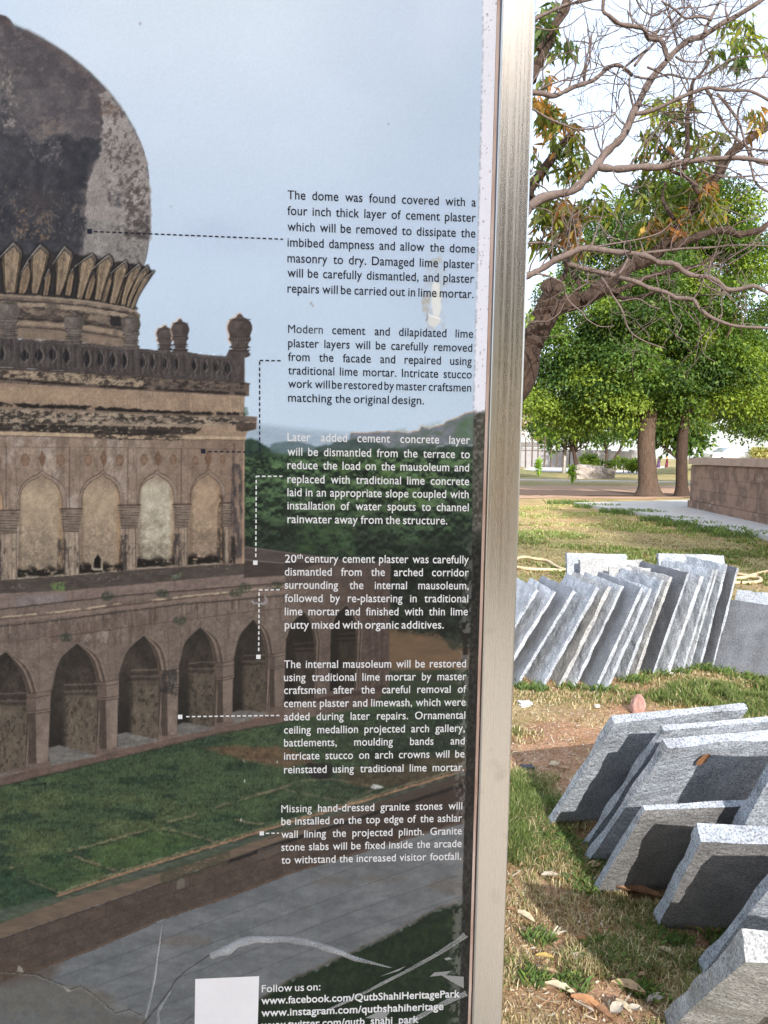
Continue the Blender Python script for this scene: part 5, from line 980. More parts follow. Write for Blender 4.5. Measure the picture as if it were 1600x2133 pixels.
# ------------------------------------------------------------------ trees
m_leaf = tint_mat('leaf', .55, .25, .38)
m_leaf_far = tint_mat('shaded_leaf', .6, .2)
m_bark = noise_mat('bark', [(.042, .028, .020), (.10, .068, .050), (.065, .044, .032), (.14, .10, .078)], 9, 8, .95, 1.0, 30, stretch=(1, 1, .22), bdist=.05)
m_bark_dark = noise_mat('dark_bark', [(.022, .014, .010), (.062, .040, .030), (.034, .022, .017), (.085, .058, .044)], 14, 8, .95, 1.0, 40, stretch=(1, 1, .3), bdist=.03)
m_branch = noise_mat('smooth_branch', [(.075, .055, .05), (.14, .105, .095), (.10, .078, .07), (.18, .14, .13)], 18, 7, .85, .6, 60, bdist=.008)
def leaf_mesh(name, C, Dv, Nv, ln, wd, cols, parent, mat=None, fold=.15, curl=.12):
    """lanceolate leaves: 6 points and 4 faces each"""
    n = len(C); S = np.cross(Dv, Nv); S /= np.linalg.norm(S, axis=1, keepdims=True)+1e-9; Nn = np.cross(S, Dv)
    ln = np.broadcast_to(ln, (n,))[:, None]; wd = np.broadcast_to(wd, (n,))[:, None]
    m1 = C+Dv*ln*.42-Nn*ln*curl*.25; tip = C+Dv*ln-Nn*ln*curl
    V = np.stack([C, m1+S*wd*.5+Nn*wd*fold, m1, m1-S*wd*.5+Nn*wd*fold, tip], 1).reshape(-1, 3)
    o = np.arange(n)[:, None]*5
    F = np.concatenate([o+np.array([[0, 1, 2]]), o+np.array([[0, 2, 3]]), o+np.array([[1, 4, 2]]), o+np.array([[2, 4, 3]])])
    return np_mesh(name, V, F, mat or m_leaf, parent, False, np.repeat(cols, 5, 0))
def unit(v): return v/(np.linalg.norm(v, axis=-1, keepdims=True)+1e-9)
def dense_tree(name, label, base, trunk, ells, nclump, nleaf, lsize, pal, seed, cat='tree', group=None, rc=(.7, 1.3), bark=None, limbs=True, flare=1.9, lmat=None):
    """trunk: list of (x,y,z,r) world; ells: crown ellipsoids (x,y,z,rx,ry,rz)"""
    rs = np.random.RandomState(seed); root = empty(name, base); tag(root, label, cat, group); b0 = np.array(base, float)
    E = np.array(ells, float); vol = E[:, 3]*E[:, 4]*E[:, 5]; k = rs.choice(len(E), nclump, p=vol/vol.sum())
    dv = unit(rs.normal(size=(nclump, 3))); rad = rs.uniform(.45, 1, nclump)**(1/2.2)
    cc = E[k, :3]+dv*rad[:, None]*E[k, 3:6]
    cr = rs.uniform(rc[0], rc[1], nclump); wt = cr**2/np.sum(cr**2)
    q = rs.choice(nclump, nleaf, p=wt); dl = unit(rs.normal(size=(nleaf, 3))); dl[:, 2] = np.where(rs.rand(nleaf) < .6, np.abs(dl[:, 2]), dl[:, 2])
    r_ = rs.uniform(.25, 1, nleaf)**.6
    C = cc[q]+dl*(cr[q]*r_)[:, None]*np.array((1, 1, .72)) + rs.normal(size=(nleaf, 3))*.05
    D = unit(dl*.8+rs.normal(size=(nleaf, 3))*.7+np.array((0, 0, -.55))); Nv = unit(rs.normal(size=(nleaf, 3))*.6+np.array((0, 0, 1.0))+dl*.5)
    pal = np.array(pal); pc = rs.randint(0, len(pal), nclump); col = pal[pc][q]
    alt = pal[rs.randint(0, len(pal), nleaf)]; mixv = rs.uniform(0, .6, nleaf)[:, None]; col = (col*(1-mixv)+alt*mixv)*rs.uniform(.75, 1.25, nleaf)[:, None]
    ls = lsize*rs.uniform(.6, 1.3, nleaf)
    leaf_mesh('crown', C-b0, D, Nv, ls, ls*.5, col, root, lmat)
    mb = MB(); T = np.array(trunk, float); pts = [T[i, :3]-b0 for i in range(len(T))]; P = spl3(pts, 5); R = np.interp(np.linspace(0, 1, len(P)), np.linspace(0, 1, len(T)), T[:, 3])
    R[0] *= flare; R[1] *= 1+(flare-1)*.45; R[2] *= 1+(flare-1)*.2
    mb.tube(P, R, 12)
    if limbs:
        for i in range(min(nclump, 34)):
            t = rs.uniform(.45, 1); s = np.array(P[int(t*(len(P)-1))]); e = cc[i]-b0; r0 = R[int(t*(len(P)-1))]*.42
            mid = s*.5+e*.5+np.array((0, 0, rs.uniform(-.2, .5)))+rs.normal(size=3)*.25
            mb.tube(spl3([s, mid, e], 5), np.linspace(r0, max(.012, r0*.18), 11), 6)
    mb.build('trunk', bark or m_bark, root, True)
    return root
def spl3(pts, n=6):
    p = [np.array(q, float) for q in pts]; out = []
    for i in range(len(p)-1):
        a, b, c, d = p[max(i-1, 0)], p[i], p[i+1], p[min(i+2, len(p)-1)]
        for k in range(n):
            t = k/n; out.append(.5*((2*b)+(c-a)*t+(2*a-5*b+4*c-d)*t*t+(3*b-a-3*c+d)*t**3))
    out.append(p[-1]); return out
def pe(cx, cy, rx, ry, Y, dr=None):
    """crown ellipsoid measured on the photograph at depth Y"""
    p = at(cx, cy, Y); k = Y/F_PX; return (p[0], p[1], p[2], rx*k, (dr if dr else min(rx, 120)*k), ry*k)
GREEN = [(.045, .095, .018), (.09, .165, .028), (.16, .24, .034), (.22, .30, .046), (.03, .066, .018), (.06, .12, .034)]
def tr(px_pts, Y, gz=0):
    out = []
    for (x, y, r) in px_pts: p = at(x, y, Y); out.append((p[0], p[1], p[2], r))
    return out
b = on_z(1352, 1033)
dense_tree('broad_tree', 'broad dense green tree with a thick flared trunk on the lawn', b, [(b[0], b[1], -.1, .42)]+tr([(1349, 985, .36), (1346, 920, .33), (1352, 850, .31), (1345, 740, .24), (1320, 620, .15), (1310, 540, .07)], b[1]),
    [pe(1215, 720, 110, 130, 31), pe(1305, 560, 105, 140, 31), pe(1350, 765, 165, 105, 31), pe(1185, 815, 100, 75, 31), pe(1270, 835, 90, 58, 30), pe(1130, 640, 60, 60, 32), pe(1345, 750, 100, 105, 29.2), pe(1330, 640, 80, 80, 29.5)], 160, 135000, .155, GREEN, 11)
b = on_z(1421, 1034)
dense_tree('forked_tree', 'dense green tree with a thin dark forked trunk right of the thick trunk', b, [(b[0], b[1], -.1, .25)]+tr([(1420, 990, .22), (1421, 930, .21), (1428, 860, .17), (1440, 740, .14), (1450, 600, .08), (1452, 500, .04)], b[1]),
    [pe(1445, 480, 110, 110, 31.5), pe(1465, 640, 125, 150, 31.5), pe(1450, 790, 110, 85, 31), pe(1540, 810, 80, 90, 33), pe(1400, 845, 80, 45, 31), pe(1400, 520, 90, 120, 33)], 105, 100000, .155, [(c[0]*1.15, c[1]*1.1, c[2]) for c in GREEN], 12, bark=m_bark_dark)
b = on_z(1640, 1020)
dense_tree('side_tree', 'lower dense green tree reaching in at the right edge behind the stone wall', b, [(b[0], b[1], -.1, .3), (b[0], b[1], 1.5, .25), (b[0]-.2, b[1], 4, .18), (b[0], b[1], 7, .08)],
    [pe(1610, 690, 105, 130, 37), pe(1570, 820, 100, 85, 36), pe(1660, 800, 120, 120, 37)], 80, 60000, .17, GREEN, 13, bark=m_bark_dark)
# far small trees by the lane
def far_tree(label, x, yb, lean, r, crown, pal, seed, n=3500, ls=.42):
    b = on_z(x, yb); Y = b[1]
    dense_tree('far_tree', label, b, [(b[0], b[1], -.2, r)]+tr([(x+lean*.4, yb-22, r*.9), (x+lean, yb-50, r*.6), (x+lean*1.2, yb-80, r*.25)], Y), [pe(*c, Y) for c in crown], 26, n, ls, pal, seed, group='small trees far across the lawn', rc=(.9, 1.6), bark=m_bark_dark, flare=1.2)
far_tree('small far tree with a dark Y-shaped trunk left of the ruined block', 1203, 987, -8, .22, [(1170, 890, 60, 45), (1215, 880, 50, 40)], GREEN, 21, 5000)
far_tree('small far tree with a straight thin trunk near the pale wall', 1262, 978, 2, .2, [(1255, 890, 60, 40), (1290, 880, 40, 35)], GREEN, 22, 4500)
far_tree('small far tree with a trunk slanting right near the pale wall', 1272, 976, 24, .2, [(1305, 885, 50, 40)], GREEN, 23, 4000)
far_tree('far tree with withered brownish pink leaves beside the steel post', 1112, 965, -3, .15, [(1100, 882, 34, 30), (1130, 895, 24, 20)], [(.42, .25, .15), (.36, .2, .12), (.30, .22, .12)], 24, 3000, .5)
far_tree('far tree with thin stems and a rounded green crown left of the pale leaning pole', 1140, 968, 2, .12, [(1140, 865, 30, 40), (1110, 850, 30, 30)], GREEN, 25, 3500, .5)
far_tree('far tree with a slim dark trunk right of the forked tree', 1417, 992, -3, .3, [(1430, 900, 60, 40), (1380, 880, 60, 40)], GREEN, 26, 4000, .5)
for i, (x, y, w, h, lab) in enumerate(((1235, 962, 26, 10, 'low shrub in front of the pale far wall, left one'), (1300, 962, 36, 14, 'bright low shrub just left of the thick tree trunk'), (1597, 942, 24, 9, 'dry straw-coloured shrub on the bank behind the stone wall'), (1330, 972, 22, 6, 'small shrub at the edge of the far walkway'))):
    Y = 72 if i != 2 else 60; p = at(x, y, Y); k = Y/F_PX
    dense_tree('shrub', lab, (p[0], Y, 0 if i != 2 else 1.3), [(p[0], Y, 0 if i != 2 else 1.3, .05), (p[0], Y, p[2]-.1, .03), (p[0], Y, p[2], .02)], [(p[0], Y, max(.35, p[2]), w*k, w*k*.6, max(.3, h*k))], 14, 1400, .28, GREEN[1:4] if i != 2 else [(.4, .36, .16), (.3, .3, .12)], 60+i, 'shrub', 'shrubs far across the lawn', (.3, .6), m_bark_dark, False, 1)
# ---- near leafy tree leaning over, and the leafless one in front of it
zA = Z(2.857, 1040, 0); zB2 = Z(2.857, 1040, 400)
def branch(mb, pts, d0, d1, Y, dy=0.0, n=8, seg=4, wob=0.0, rs=None):
    """limb through photograph points at depth Y..Y+dy; thickness given on the photograph"""
    m = len(pts); W = [at(x, y, Y+dy*i/(m-1)) for i, (x, y) in enumerate(pts)]
    if wob and rs is not None: W = [w+np.array((0, rs.normal()*wob, 0)) for w in W]
    P = spl3(W, seg); R = np.linspace(d0, d1, len(P))*.5*Y/F_PX/2.857
    if rs is not None: R = R*(1+.10*rs.normal(size=len(P)))
    mb.tube(P, R, n); return P, R
rs = np.random.RandomState(77)
YN = 8.5
b = np.array((1.02, 8.7, 0)); leafy = empty('leafy_tree', b); tag(leafy, 'leaning leafy tree with dark rugged bark and drooping green and orange leaves behind the post', 'tree')
mb = MB()
T0 = spl3([np.array((1.0, 8.7, -.05)), np.array((1.06, 8.65, .9)), np.array((1.2, 8.6, 1.8)), at(1086, 790, YN), at(1103, 720, YN), at(1128, 680, YN), at(1148, 650, YN)], 6)
mb.tube(T0, np.interp(np.linspace(0, 1, len(T0)), [0, .1, .5, .75, 1], [.24, .18, .155, .135, .10])*(1+.05*rs.normal(size=len(T0))), 14)
LB = []
for pts, d0, d1, dy in ((zB2((240, 740), (285, 650), (312, 575)), 108, 84, -.1), (zB2((290, 720), (380, 672), (460, 655), (540, 620), (620, 560), (700, 505), (780, 440), (880, 400), (960, 340), (1030, 270), (1080, 190), (1150, 90))+zA((1205, 1155), (1270, 1080), (1330, 1000), (1420, 880), (1540, 790), (1640, 720)), 100, 46, .7), (zB2((1040, 330), (1110, 295), (1180, 270), (1260, 240), (1340, 235), (1420, 250), (1500, 245), (1570, 215), (1640, 140)), 44, 34, .3),
    (zB2((500, 640), (620, 600), (700, 590), (790, 550), (900, 500), (1040, 470), (1200, 430), (1310, 350)), 42, 16, -.3), (zB2((660, 590), (720, 625), (800, 632), (860, 620), (940, 595)), 30, 16, -.4),
    (zA((1100, 1010), (1105, 900), (1110, 800), (1115, 700), (1130, 600), (1142, 500), (1190, 450), (1240, 380)), 32, 14, .2), (zA((1190, 1150), (1120, 1060), (1040, 1020), (960, 960)), 30, 12, .2), (zB2((1030, 170), (1000, 100), (980, 20), (990, -60)), 26, 14, .2),
    (zA((160, 1190), (190, 1110), (240, 1040), (300, 960), (360, 880), (420, 810), (442, 755)), 74, 30, .3), (zA((190, 480), (215, 420), (250, 350), (300, 240), (340, 130), (380, 60), (405, -20)), 60, 40, .4), (zA((230, 300), (280, 230), (330, 180), (400, 80), (430, -10)), 26, 18, .3),
    (zB2((350, 560), (400, 470), (400, 350), (390, 240), (400, 120)), 30, 14, .3), (zB2((430, 640), (480, 560), (450, 480), (440, 420)), 26, 14, .2), (zA((1300, 1000), (1340, 930), (1400, 860), (1410, 760), (1430, 640), (1470, 560)), 22, 10, .2), (zA((1090, 930), (1000, 880), (960, 820), (900, 800)), 18, 8, .2)):
    LB.append(branch(mb, pts, d0, d1, YN, dy, 9, 4, .04, rs))
# hollow broken stub
mb.build('trunk', m_bark_dark, leafy, False).location = tuple(-b)
st = MB(); p0 = at(*zB2((312, 575))[0], YN-.1); p1 = at(*zB2((318, 552))[0], YN-.14); st.tube([p0, p1], [.125, .11], 12); st.build('broken_stub', m_bark_dark, leafy).location = tuple(-b)
PALS = {'g': [(.06, .10, .022), (.09, .13, .028), (.045, .08, .02), (.15, .19, .035)], 'y': [(.22, .26, .04), (.30, .30, .05), (.15, .21, .035), (.10, .15, .03)], 'o': [(.36, .17, .05), (.28, .13, .04), (.20, .10, .045), (.34, .24, .07), (.14, .15, .04)], 'm': [(.08, .11, .025), (.20, .22, .04), (.28, .15, .045), (.06, .09, .02), (.12, .15, .03), (.09, .12, .03)]}
C_, D_, N_, K_ = [], [], [], []
def rosettes(poly_px, n, pal, Y, dY):
    x0 = min(p[0] for p in poly_px); x1 = max(p[0] for p in poly_px); y0 = min(p[1] for p in poly_px); y1 = max(p[1] for p in poly_px); k = 0
    for _ in range(n*6):
        if k >= n: break
        x = rs.uniform(x0, x1); y = rs.uniform(y0, y1); ins = False; m = len(poly_px)
        for i in range(m):
            a, c = poly_px[i], poly_px[(i+1) % m]
            if (a[1] > y) != (c[1] > y) and x < (c[0]-a[0])*(y-a[1])/(c[1]-a[1])+a[0]: ins = not ins
        if not ins: continue
        k += 1; ctr = at(x, y, Y+rs.uniform(-dY, dY)); base = np.array(PALS[pal])[rs.randint(len(PALS[pal]))]
        for j in range(rs.randint(5, 10)):
            an = rs.uniform(0, 6.28); d = unit(np.array((math.cos(an)*.62, math.sin(an)*.62, rs.uniform(-1.2, .15))))
            c2 = base if rs.rand() < .75 else np.array(PALS[pal])[rs.randint(len(PALS[pal]))]
            C_.append(ctr+rs.normal(size=3)*.03); D_.append(d); N_.append(unit(np.array((-d[0]*.4, -d[1]*.4, 1.0))+rs.normal(size=3)*.35)); K_.append(c2*rs.uniform(.8, 1.25))
rosettes(zA((215, 0), (330, 0), (330, 80), (300, 200), (440, 220), (480, 300), (400, 300), (260, 310), (215, 280)), 34, 'g', YN+.3, .4)
rosettes(zA((205, 560), (340, 620), (420, 680), (470, 760), (480, 880), (530, 1000), (500, 1040), (420, 1060), (260, 1040), (195, 1060)), 62, 'm', YN+.3, .5)
rosettes(zA((215, 570), (330, 620), (420, 690), (460, 760), (400, 740), (240, 660)), 10, 'o', YN, .3)
rosettes(zA((190, 1150), (260, 1180), (430, 1170), (480, 1250), (470, 1429), (200, 1429)), 30, 'm', YN+.2, .4); rosettes(zA((360, 1180), (480, 1190), (470, 1400), (380, 1429)), 16, 'o', YN, .3)
rosettes(zB2((180, 60), (480, 40), (500, 340), (360, 380), (220, 330)), 36, 'm', YN+.2, .4); rosettes(zB2((360, 60), (490, 60), (490, 330), (400, 340)), 14, 'o', YN, .3)
rosettes(zA((780, 920), (860, 790), (980, 730), (1060, 590), (1160, 580), (1240, 690), (1330, 800), (1310, 940), (1200, 960), (1000, 1000), (800, 1000)), 64, 'm', YN+.6, .5)
rosettes(zA((860, 600), (960, 560), (1060, 580), (960, 760), (880, 720)), 12, 'y', YN+.4, .3)
rosettes(zA((720, 1030), (1180, 1000), (1200, 1160), (1130, 1300), (1050, 1429), (840, 1429), (800, 1200)), 74, 'g', YN+.9, .4); rosettes(zA((1040, 1290), (1080, 1240), (1160, 1020), (1260, 1060), (1230, 1180), (1330, 1180), (1340, 1300), (1200, 1420), (1040, 1429)), 30, 'm', YN+.5, .4)
rosettes(zA((1180, 1040), (1260, 1050), (1240, 1150), (1200, 1180)), 7, 'o', YN+.3, .2); rosettes(zA((1030, 1310), (1110, 1260), (1100, 1400), (1040, 1420)), 7, 'o', YN+.3, .2); rosettes(zA((1230, 1180), (1330, 1170), (1340, 1280), (1230, 1300)), 10, 'y', YN+.3, .2)
rosettes(zA((1350, 110), (1500, 110), (1510, 200), (1600, 240), (1600, 300), (1480, 330), (1350, 260)), 16, 'y', YN, .3); rosettes(zA((1230, 280), (1340, 270), (1480, 330), (1440, 380), (1240, 390)), 12, 'g', YN, .3)
rosettes(zA((1480, 640), (1560, 630), (1550, 760), (1500, 860)), 7, 'o', YN, .2); rosettes(zA((560, 1090), (740, 1090), (740, 1220), (600, 1240)), 9, 'y', YN+.3, .2); rosettes(zA((500, 1180), (720, 1230), (700, 1300), (520, 1300)), 9, 'y', YN+.5, .2)
rosettes(zA((280, 455), (320, 455), (320, 500), (280, 500)), 2, 'o', YN, .05); rosettes(zA((240, 465), (280, 480), (260, 500)), 2, 'g', YN, .05); rosettes(zA((430, 880), (540, 960), (520, 1030), (440, 940)), 5, 'y', YN, .1)
rosettes(zB2((840, 40), (1180, 60), (1000, 240), (880, 200)), 20, 'm', YN+.5, .3); rosettes(zB2((880, 160), (950, 150), (940, 310), (900, 300)), 5, 'o', YN+.3, .1)
C_ = np.array(C_); nL = len(C_); ll = rs.uniform(.11, .20, nL)
leaf_mesh('foliage', C_-b, np.array(D_), np.array(N_), ll, ll*.27, np.array(K_), leafy, None, .12, .18)

YB = 7.4
b = np.array((.30, 7.6, 0)); bare = empty('bare_tree', b); tag(bare, 'leafless tree with smooth grey branches and fine twigs spreading from behind the board', 'tree')
mb = MB(); hub = np.array((.55, 7.5, 2.6))
mb.tube(spl3([np.array((.30, 7.6, -.05)), np.array((.36, 7.6, 1.2)), hub, np.array((.62, 7.45, 3.6)), np.array((.5, 7.4, 5.0))], 6), np.linspace(.17, .06, 25), 12)
def link(p): return None
BR = []
ST = (((180, 1235), (250, 1180), (340, 1150), (430, 1140), (500, 1080), (570, 1000), (640, 900), (720, 830), (760, 760), (790, 680), (830, 610), (870, 530), (920, 450), (990, 370), (1050, 300), (1120, 250), (1220, 200), (1320, 150), (1400, 100), (1500, 50), (1590, -10), (1680, -50))), 
main = [(zA(*ST[0]), 56, 26, .5)]
main += [(zA(*p), a, c, dy) for p, a, c, dy in (
    (((585, 1002), (700, 1015), (830, 1005), (960, 990), (1080, 970), (1180, 950), (1300, 945), (1400, 945), (1480, 940), (1560, 960), (1660, 965)), 44, 22, -.4),
    (((800, 690), (880, 670), (960, 640), (1060, 590), (1150, 550), (1240, 525), (1310, 530), (1400, 540), (1500, 545), (1620, 600)), 28, 14, -.4),
    (((1005, 350), (1000, 290), (960, 240), (900, 210), (860, 180), (800, 155), (720, 140), (650, 100), (620, 60), (625, -20)), 32, 16, -.3),
    (((100, 500), (210, 540), (260, 560), (320, 570), (380, 550), (440, 525), (520, 500), (580, 460), (640, 410), (690, 395), (740, 410), (800, 435)), 32, 20, .3),
    (((1220, 200), (1250, 140), (1270, 90), (1300, 30), (1330, -30)), 22, 12, .2), (((960, 10), (1040, 70), (1120, 85), (1200, 95), (1260, 130)), 10, 16, .1),
    (((1235, 530), (1270, 590), (1310, 680), (1350, 760), (1420, 840), (1480, 890), (1500, 1000), (1540, 1090), (1620, 1150)), 18, 12, -.2),
    (((1310, 540), (1380, 640), (1430, 720), (1460, 800), (1475, 880), (1600, 900)), 16, 10, -.2), (((790, 440), (780, 520), (790, 600), (800, 680)), 13, 13, .2),
    (((800, 455), (900, 465), (1000, 455), (1100, 460), (1200, 440), (1300, 390), (1420, 330), (1560, 330)), 14, 8, -.1), (((1050, 335), (1100, 365), (1200, 375), (1260, 350)), 12, 6, .1),
    (((150, 620), (210, 650), (300, 700), (380, 755), (460, 770), (570, 770), (640, 720), (700, 660), (740, 600)), 14, 6, .1), (((400, 705), (500, 675), (600, 655), (700, 660)), 8, 5, .1),
    (((150, 150), (230, 110), (320, 70), (400, 30), (480, 10), (580, -5)), 28, 14, .1), (((140, 140), (225, 175), (300, 185), (370, 175), (430, 140), (520, 60)), 11, 5, .1),
    (((800, 400), (860, 320), (930, 250), (1000, 180), (1080, 100), (1140, 20)), 16, 9, .2), (((740, 415), (760, 380), (830, 330), (890, 290)), 12, 7, .2), (((880, 400), (930, 430), (1010, 470)), 14, 8, .1),
    (((1400, 100), (1460, 60), (1540, 10)), 14, 8, .2), (((1370, 110), (1340, 60), (1370, -10)), 14, 10, .2), (((920, 220), (980, 130), (1060, 60), (1200, 30), (1340, 10)), 10, 7, .1), (((800, 0), (860, 50), (930, 80), (1000, 60)), 8, 6, .1),
    (((1480, 900), (1540, 960), (1620, 980)), 14, 9, 0), (((1190, 985), (1230, 1020), (1330, 1055), (1450, 1055), (1600, 1040)), 14, 8, 0), (((960, 990), (1000, 960), (1080, 930), (1130, 900)), 8, 6, 0), (((900, 990), (930, 920), (950, 820), (1010, 740), (1080, 705), (1180, 740), (1300, 800)), 9, 6, .1), (((1600, 480), (1500, 480), (1400, 500), (1310, 530)), 9, 11, .1), (((1620, 360), (1580, 300), (1590, 420), (1500, 520), (1430, 640)), 10, 6, .1))]
main += [(zB2(*p), a, c, dy) for p, a, c, dy in (
    (((100, 530), (170, 500), (260, 455), (330, 410), (400, 380), (490, 340), (600, 340), (700, 345), (790, 360), (880, 390), (960, 410), (1040, 430), (1100, 470), (1160, 500), (1230, 510), (1290, 540), (1350, 580), (1420, 580), (1500, 565), (1560, 585), (1640, 620)), 40, 22, -.3),
    (((385, 410), (450, 430), (540, 455), (640, 480), (720, 500), (800, 540), (900, 570), (980, 600), (1060, 625), (1150, 640), (1190, 690), (1250, 740), (1330, 780), (1410, 800), (1500, 805), (1640, 812)), 34, 14, -.5),
    (((100, 310), (180, 300), (260, 300), (340, 315), (420, 345)), 15, 10, 0), (((540, 335), (660, 310), (760, 295), (860, 275), (960, 240), (1030, 180)), 13, 6, -.1), (((820, 360), (950, 350), (1100, 335), (1250, 325), (1400, 320), (1640, 322)), 17, 9, -.2),
    (((170, 490), (240, 495), (330, 510), (380, 550), (400, 600), (430, 660), (500, 720), (520, 760), (600, 800), (680, 800)), 13, 5, -.2), (((590, 480), (620, 540), (680, 610), (710, 660), (740, 720), (760, 780), (800, 840), (880, 890), (1000, 930)), 15, 6, -.3), (((710, 655), (820, 640), (900, 680), (980, 690)), 9, 5, -.2),
    (((930, 410), (940, 540), (990, 620), (1050, 680), (1120, 720), (1200, 800)), 9, 5, -.1), (((775, 370), (740, 440), (705, 495)), 17, 17, -.1), (((840, 290), (850, 360), (855, 430)), 9, 7, 0), (((490, 335), (478, 420), (485, 500), (540, 550), (640, 560)), 10, 5, 0),
    (((1100, 470), (1200, 440), (1330, 440), (1450, 380), (1560, 300)), 10, 6, 0), (((1350, 580), (1380, 640), (1440, 700), (1560, 690)), 8, 5, 0), (((600, 200), (650, 260), (720, 290), (790, 330)), 9, 7, 0), (((980, 600), (1100, 610), (1250, 620), (1380, 590)), 8, 5, 0))]
for pts, d0, d1, dy in main: BR.append(branch(mb, pts, d0, d1, YB, dy, 8, 4, .03, rs))
for i in (0, 4, 14, 12):
    e = BR[i][0][0]; mb.tube(spl3([hub if i == 0 else np.array((.62, 7.45, 3.4)), (hub+e)/2+np.array((0, 0, .1)), e], 4), np.linspace(.10 if i == 0 else .05, BR[i][1][0], 9), 8)
e = BR[len(BR)-16][0][0]; mb.tube([hub-np.array((0, 0, .2)), e], [.08, BR[len(BR)-16][1][0]], 8)
# fine twigs off the limbs
def twig(p, d, ln, r, lev):
    n = 4; P = [p]; q = p.copy(); dd = d.copy()
    for i in range(n):
        dd = unit(dd+rs.normal(size=3)*np.array((.26, .16, .26))+np.array((0, 0, .05))); q = q+dd*ln/n; P.append(q.copy())
        if lev > 0 and i > 0 and rs.rand() < .62:
            s = unit(dd+rs.normal(size=3)*np.array((.8, .35, .8))); twig(q.copy(), s, ln*rs.uniform(.45, .75), r*.7, lev-1)
    mb.tube(P, np.linspace(r, max(.0016, r*.45), len(P)), 4, 0, False)
for (P, R), (pts, d0, d1, dy) in zip(BR, main):
    low = pts[0][1] > 480; m = int(np.clip(len(P)/(5.5 if low else 3.2), 1, 16))
    for _ in range(m):
        i = rs.randint(2, len(P)-1); t = unit(P[i]-P[i-1]); up = np.array((rs.normal()*.7, rs.normal()*.3, rs.normal()*.75+.35)); up = unit(up-t*(up@t)); twig(np.array(P[i]), unit(up+t*rs.uniform(.1, .9)), rs.uniform(.22, .6), min(R[i]*.42, .009), 2)
mb.build('branches', m_branch, bare, True).location = tuple(-b)

# ---- trees behind the viewer: one unseen tree added to shade the board, a row of them shows in the steel
dense_tree('added_shade_tree', 'wide unseen tree added behind the viewer to shade the board', (-1.2, -11.2, 0), [(-1.2, -11.2, -.1, .3), (-1.2, -11.2, 2, .26), (-1.0, -11, 4.5, .2), (-.4, -10.5, 7, .1)],
    [(.12, -10.5, 7.1, 1.5, 1.8, 1.9), (-1.8, -10.8, 7.0, 2.4, 1.8, 2.1)], 170, 42000, .30, GREEN, 31, rc=(.45, .7))
for i in range(9):
    x = -16+i*6.5+rs.uniform(-1.5, 1.5); y = -43+rs.uniform(-3, 3); h = rs.uniform(16, 19) if not 7 < x < 23 else rs.uniform(22, 23.5)
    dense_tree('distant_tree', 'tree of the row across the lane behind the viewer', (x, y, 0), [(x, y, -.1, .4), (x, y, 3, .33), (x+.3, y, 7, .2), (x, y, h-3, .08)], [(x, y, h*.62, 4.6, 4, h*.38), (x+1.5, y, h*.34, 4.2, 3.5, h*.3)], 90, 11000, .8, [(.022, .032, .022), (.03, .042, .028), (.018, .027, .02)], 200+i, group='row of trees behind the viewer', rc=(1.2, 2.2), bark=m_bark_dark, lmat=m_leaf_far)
x, y, h = 15.0, -40.0, 33.0  # unseen tree added to block bright sky reflected in the post
dense_tree('added_tall_tree', 'unseen tall tree added behind the viewer to darken the reflection in the post', (x, y, 0), [(x, y, -.1, .5), (x, y, 6, .4), (x+.3, y, 14, .26), (x, y, h-3, .08)], [(x, y, 26, 3.0, 3, 6.5), (x, y, 19, 3.0, 3, 7), (x, y, 11, 3.2, 3, 5)], 150, 21000, .8, [(.022, .032, .022), (.03, .042, .028)], 260, rc=(.9, 1.5), bark=m_bark_dark, lmat=m_leaf_far)
# ------------------------------------------------------------------ stone wall at the right, far things
m_ash = noise_mat('ashlar_stone', [(.19, .115, .08), (.28, .18, .13), (.15, .095, .07), (.33, .225, .17)], 1.7, 10, .9, .7, 24, bdist=.03, dist=.3)
m_ash2 = noise_mat('ashlar_coping', [(.28, .19, .145), (.38, .28, .22), (.32, .22, .17)], 1.6, 9, .9, .5, 24, bdist=.02)
A0 = on_z(1436, 1056, .1); A1 = on_z(1604, 1093, .1); dW = unit(A1[:2]-A0[:2]); nW = np.array((dW[1], -dW[0])); nW = -nW if nW[0] > 0 else nW
LW = np.linalg.norm(A1[:2]-A0[:2])+6; zt = at(1436, 953, A0[1])[2]
wall = empty('stone_wall', (A0[0], A0[1], 0), math.atan2(dW[1], dW[0])); tag(wall, 'low reddish ashlar stone wall with projecting coping beside the concrete path', 'stone wall')
sgn = 1 if (dW[0]*(-nW[1])-dW[1]*(-nW[0])) > 0 else -1        # local +y points into the wall
rr = random.Random(8); mb = MB(); cz = [.08, .30, .62, .96, zt-.24]
yb = 0.0
def wbox(x0, x1, y0, y1, z0, z1, mbx): mbx.box(x0, x1, min(y0*sgn, y1*sgn), max(y0*sgn, y1*sgn), z0, z1)
wbox(.006, LW, .012, 6.0, 0, zt-.2, mb)
for r in range(4):
    for f in range(2):                                          # long face and the end face
        x = 0.0
        while x < (LW if f == 0 else 6.0):
            w = rr.uniform(.45, .95); w = min(w, (LW if f == 0 else 6.0)-x); o_ = rr.uniform(0, .006); pl_ = .05 if r == 0 else 0
            if w > .08:
                if f == 0: wbox(x+.004, x+w-.004, -o_-pl_, .05, cz[r]+.004, cz[r+1]-.004, mb)
                else: wbox(-o_-pl_, .05, x+.06, x+w-.004, cz[r]+.004, cz[r+1]-.004, mb)
            x += w
mb.build('ashlar_face', m_ash, wall)
mb = MB(); x = -.06
while x < LW:
    w = rr.uniform(.9, 1.6); wbox(x+.003, min(x+w, LW)-.003, -.07+rr.uniform(-.006, .006), 6.05, zt-.19, zt+rr.uniform(-.008, .008), mb); x += w
mb.build('coping', m_ash2, wall)
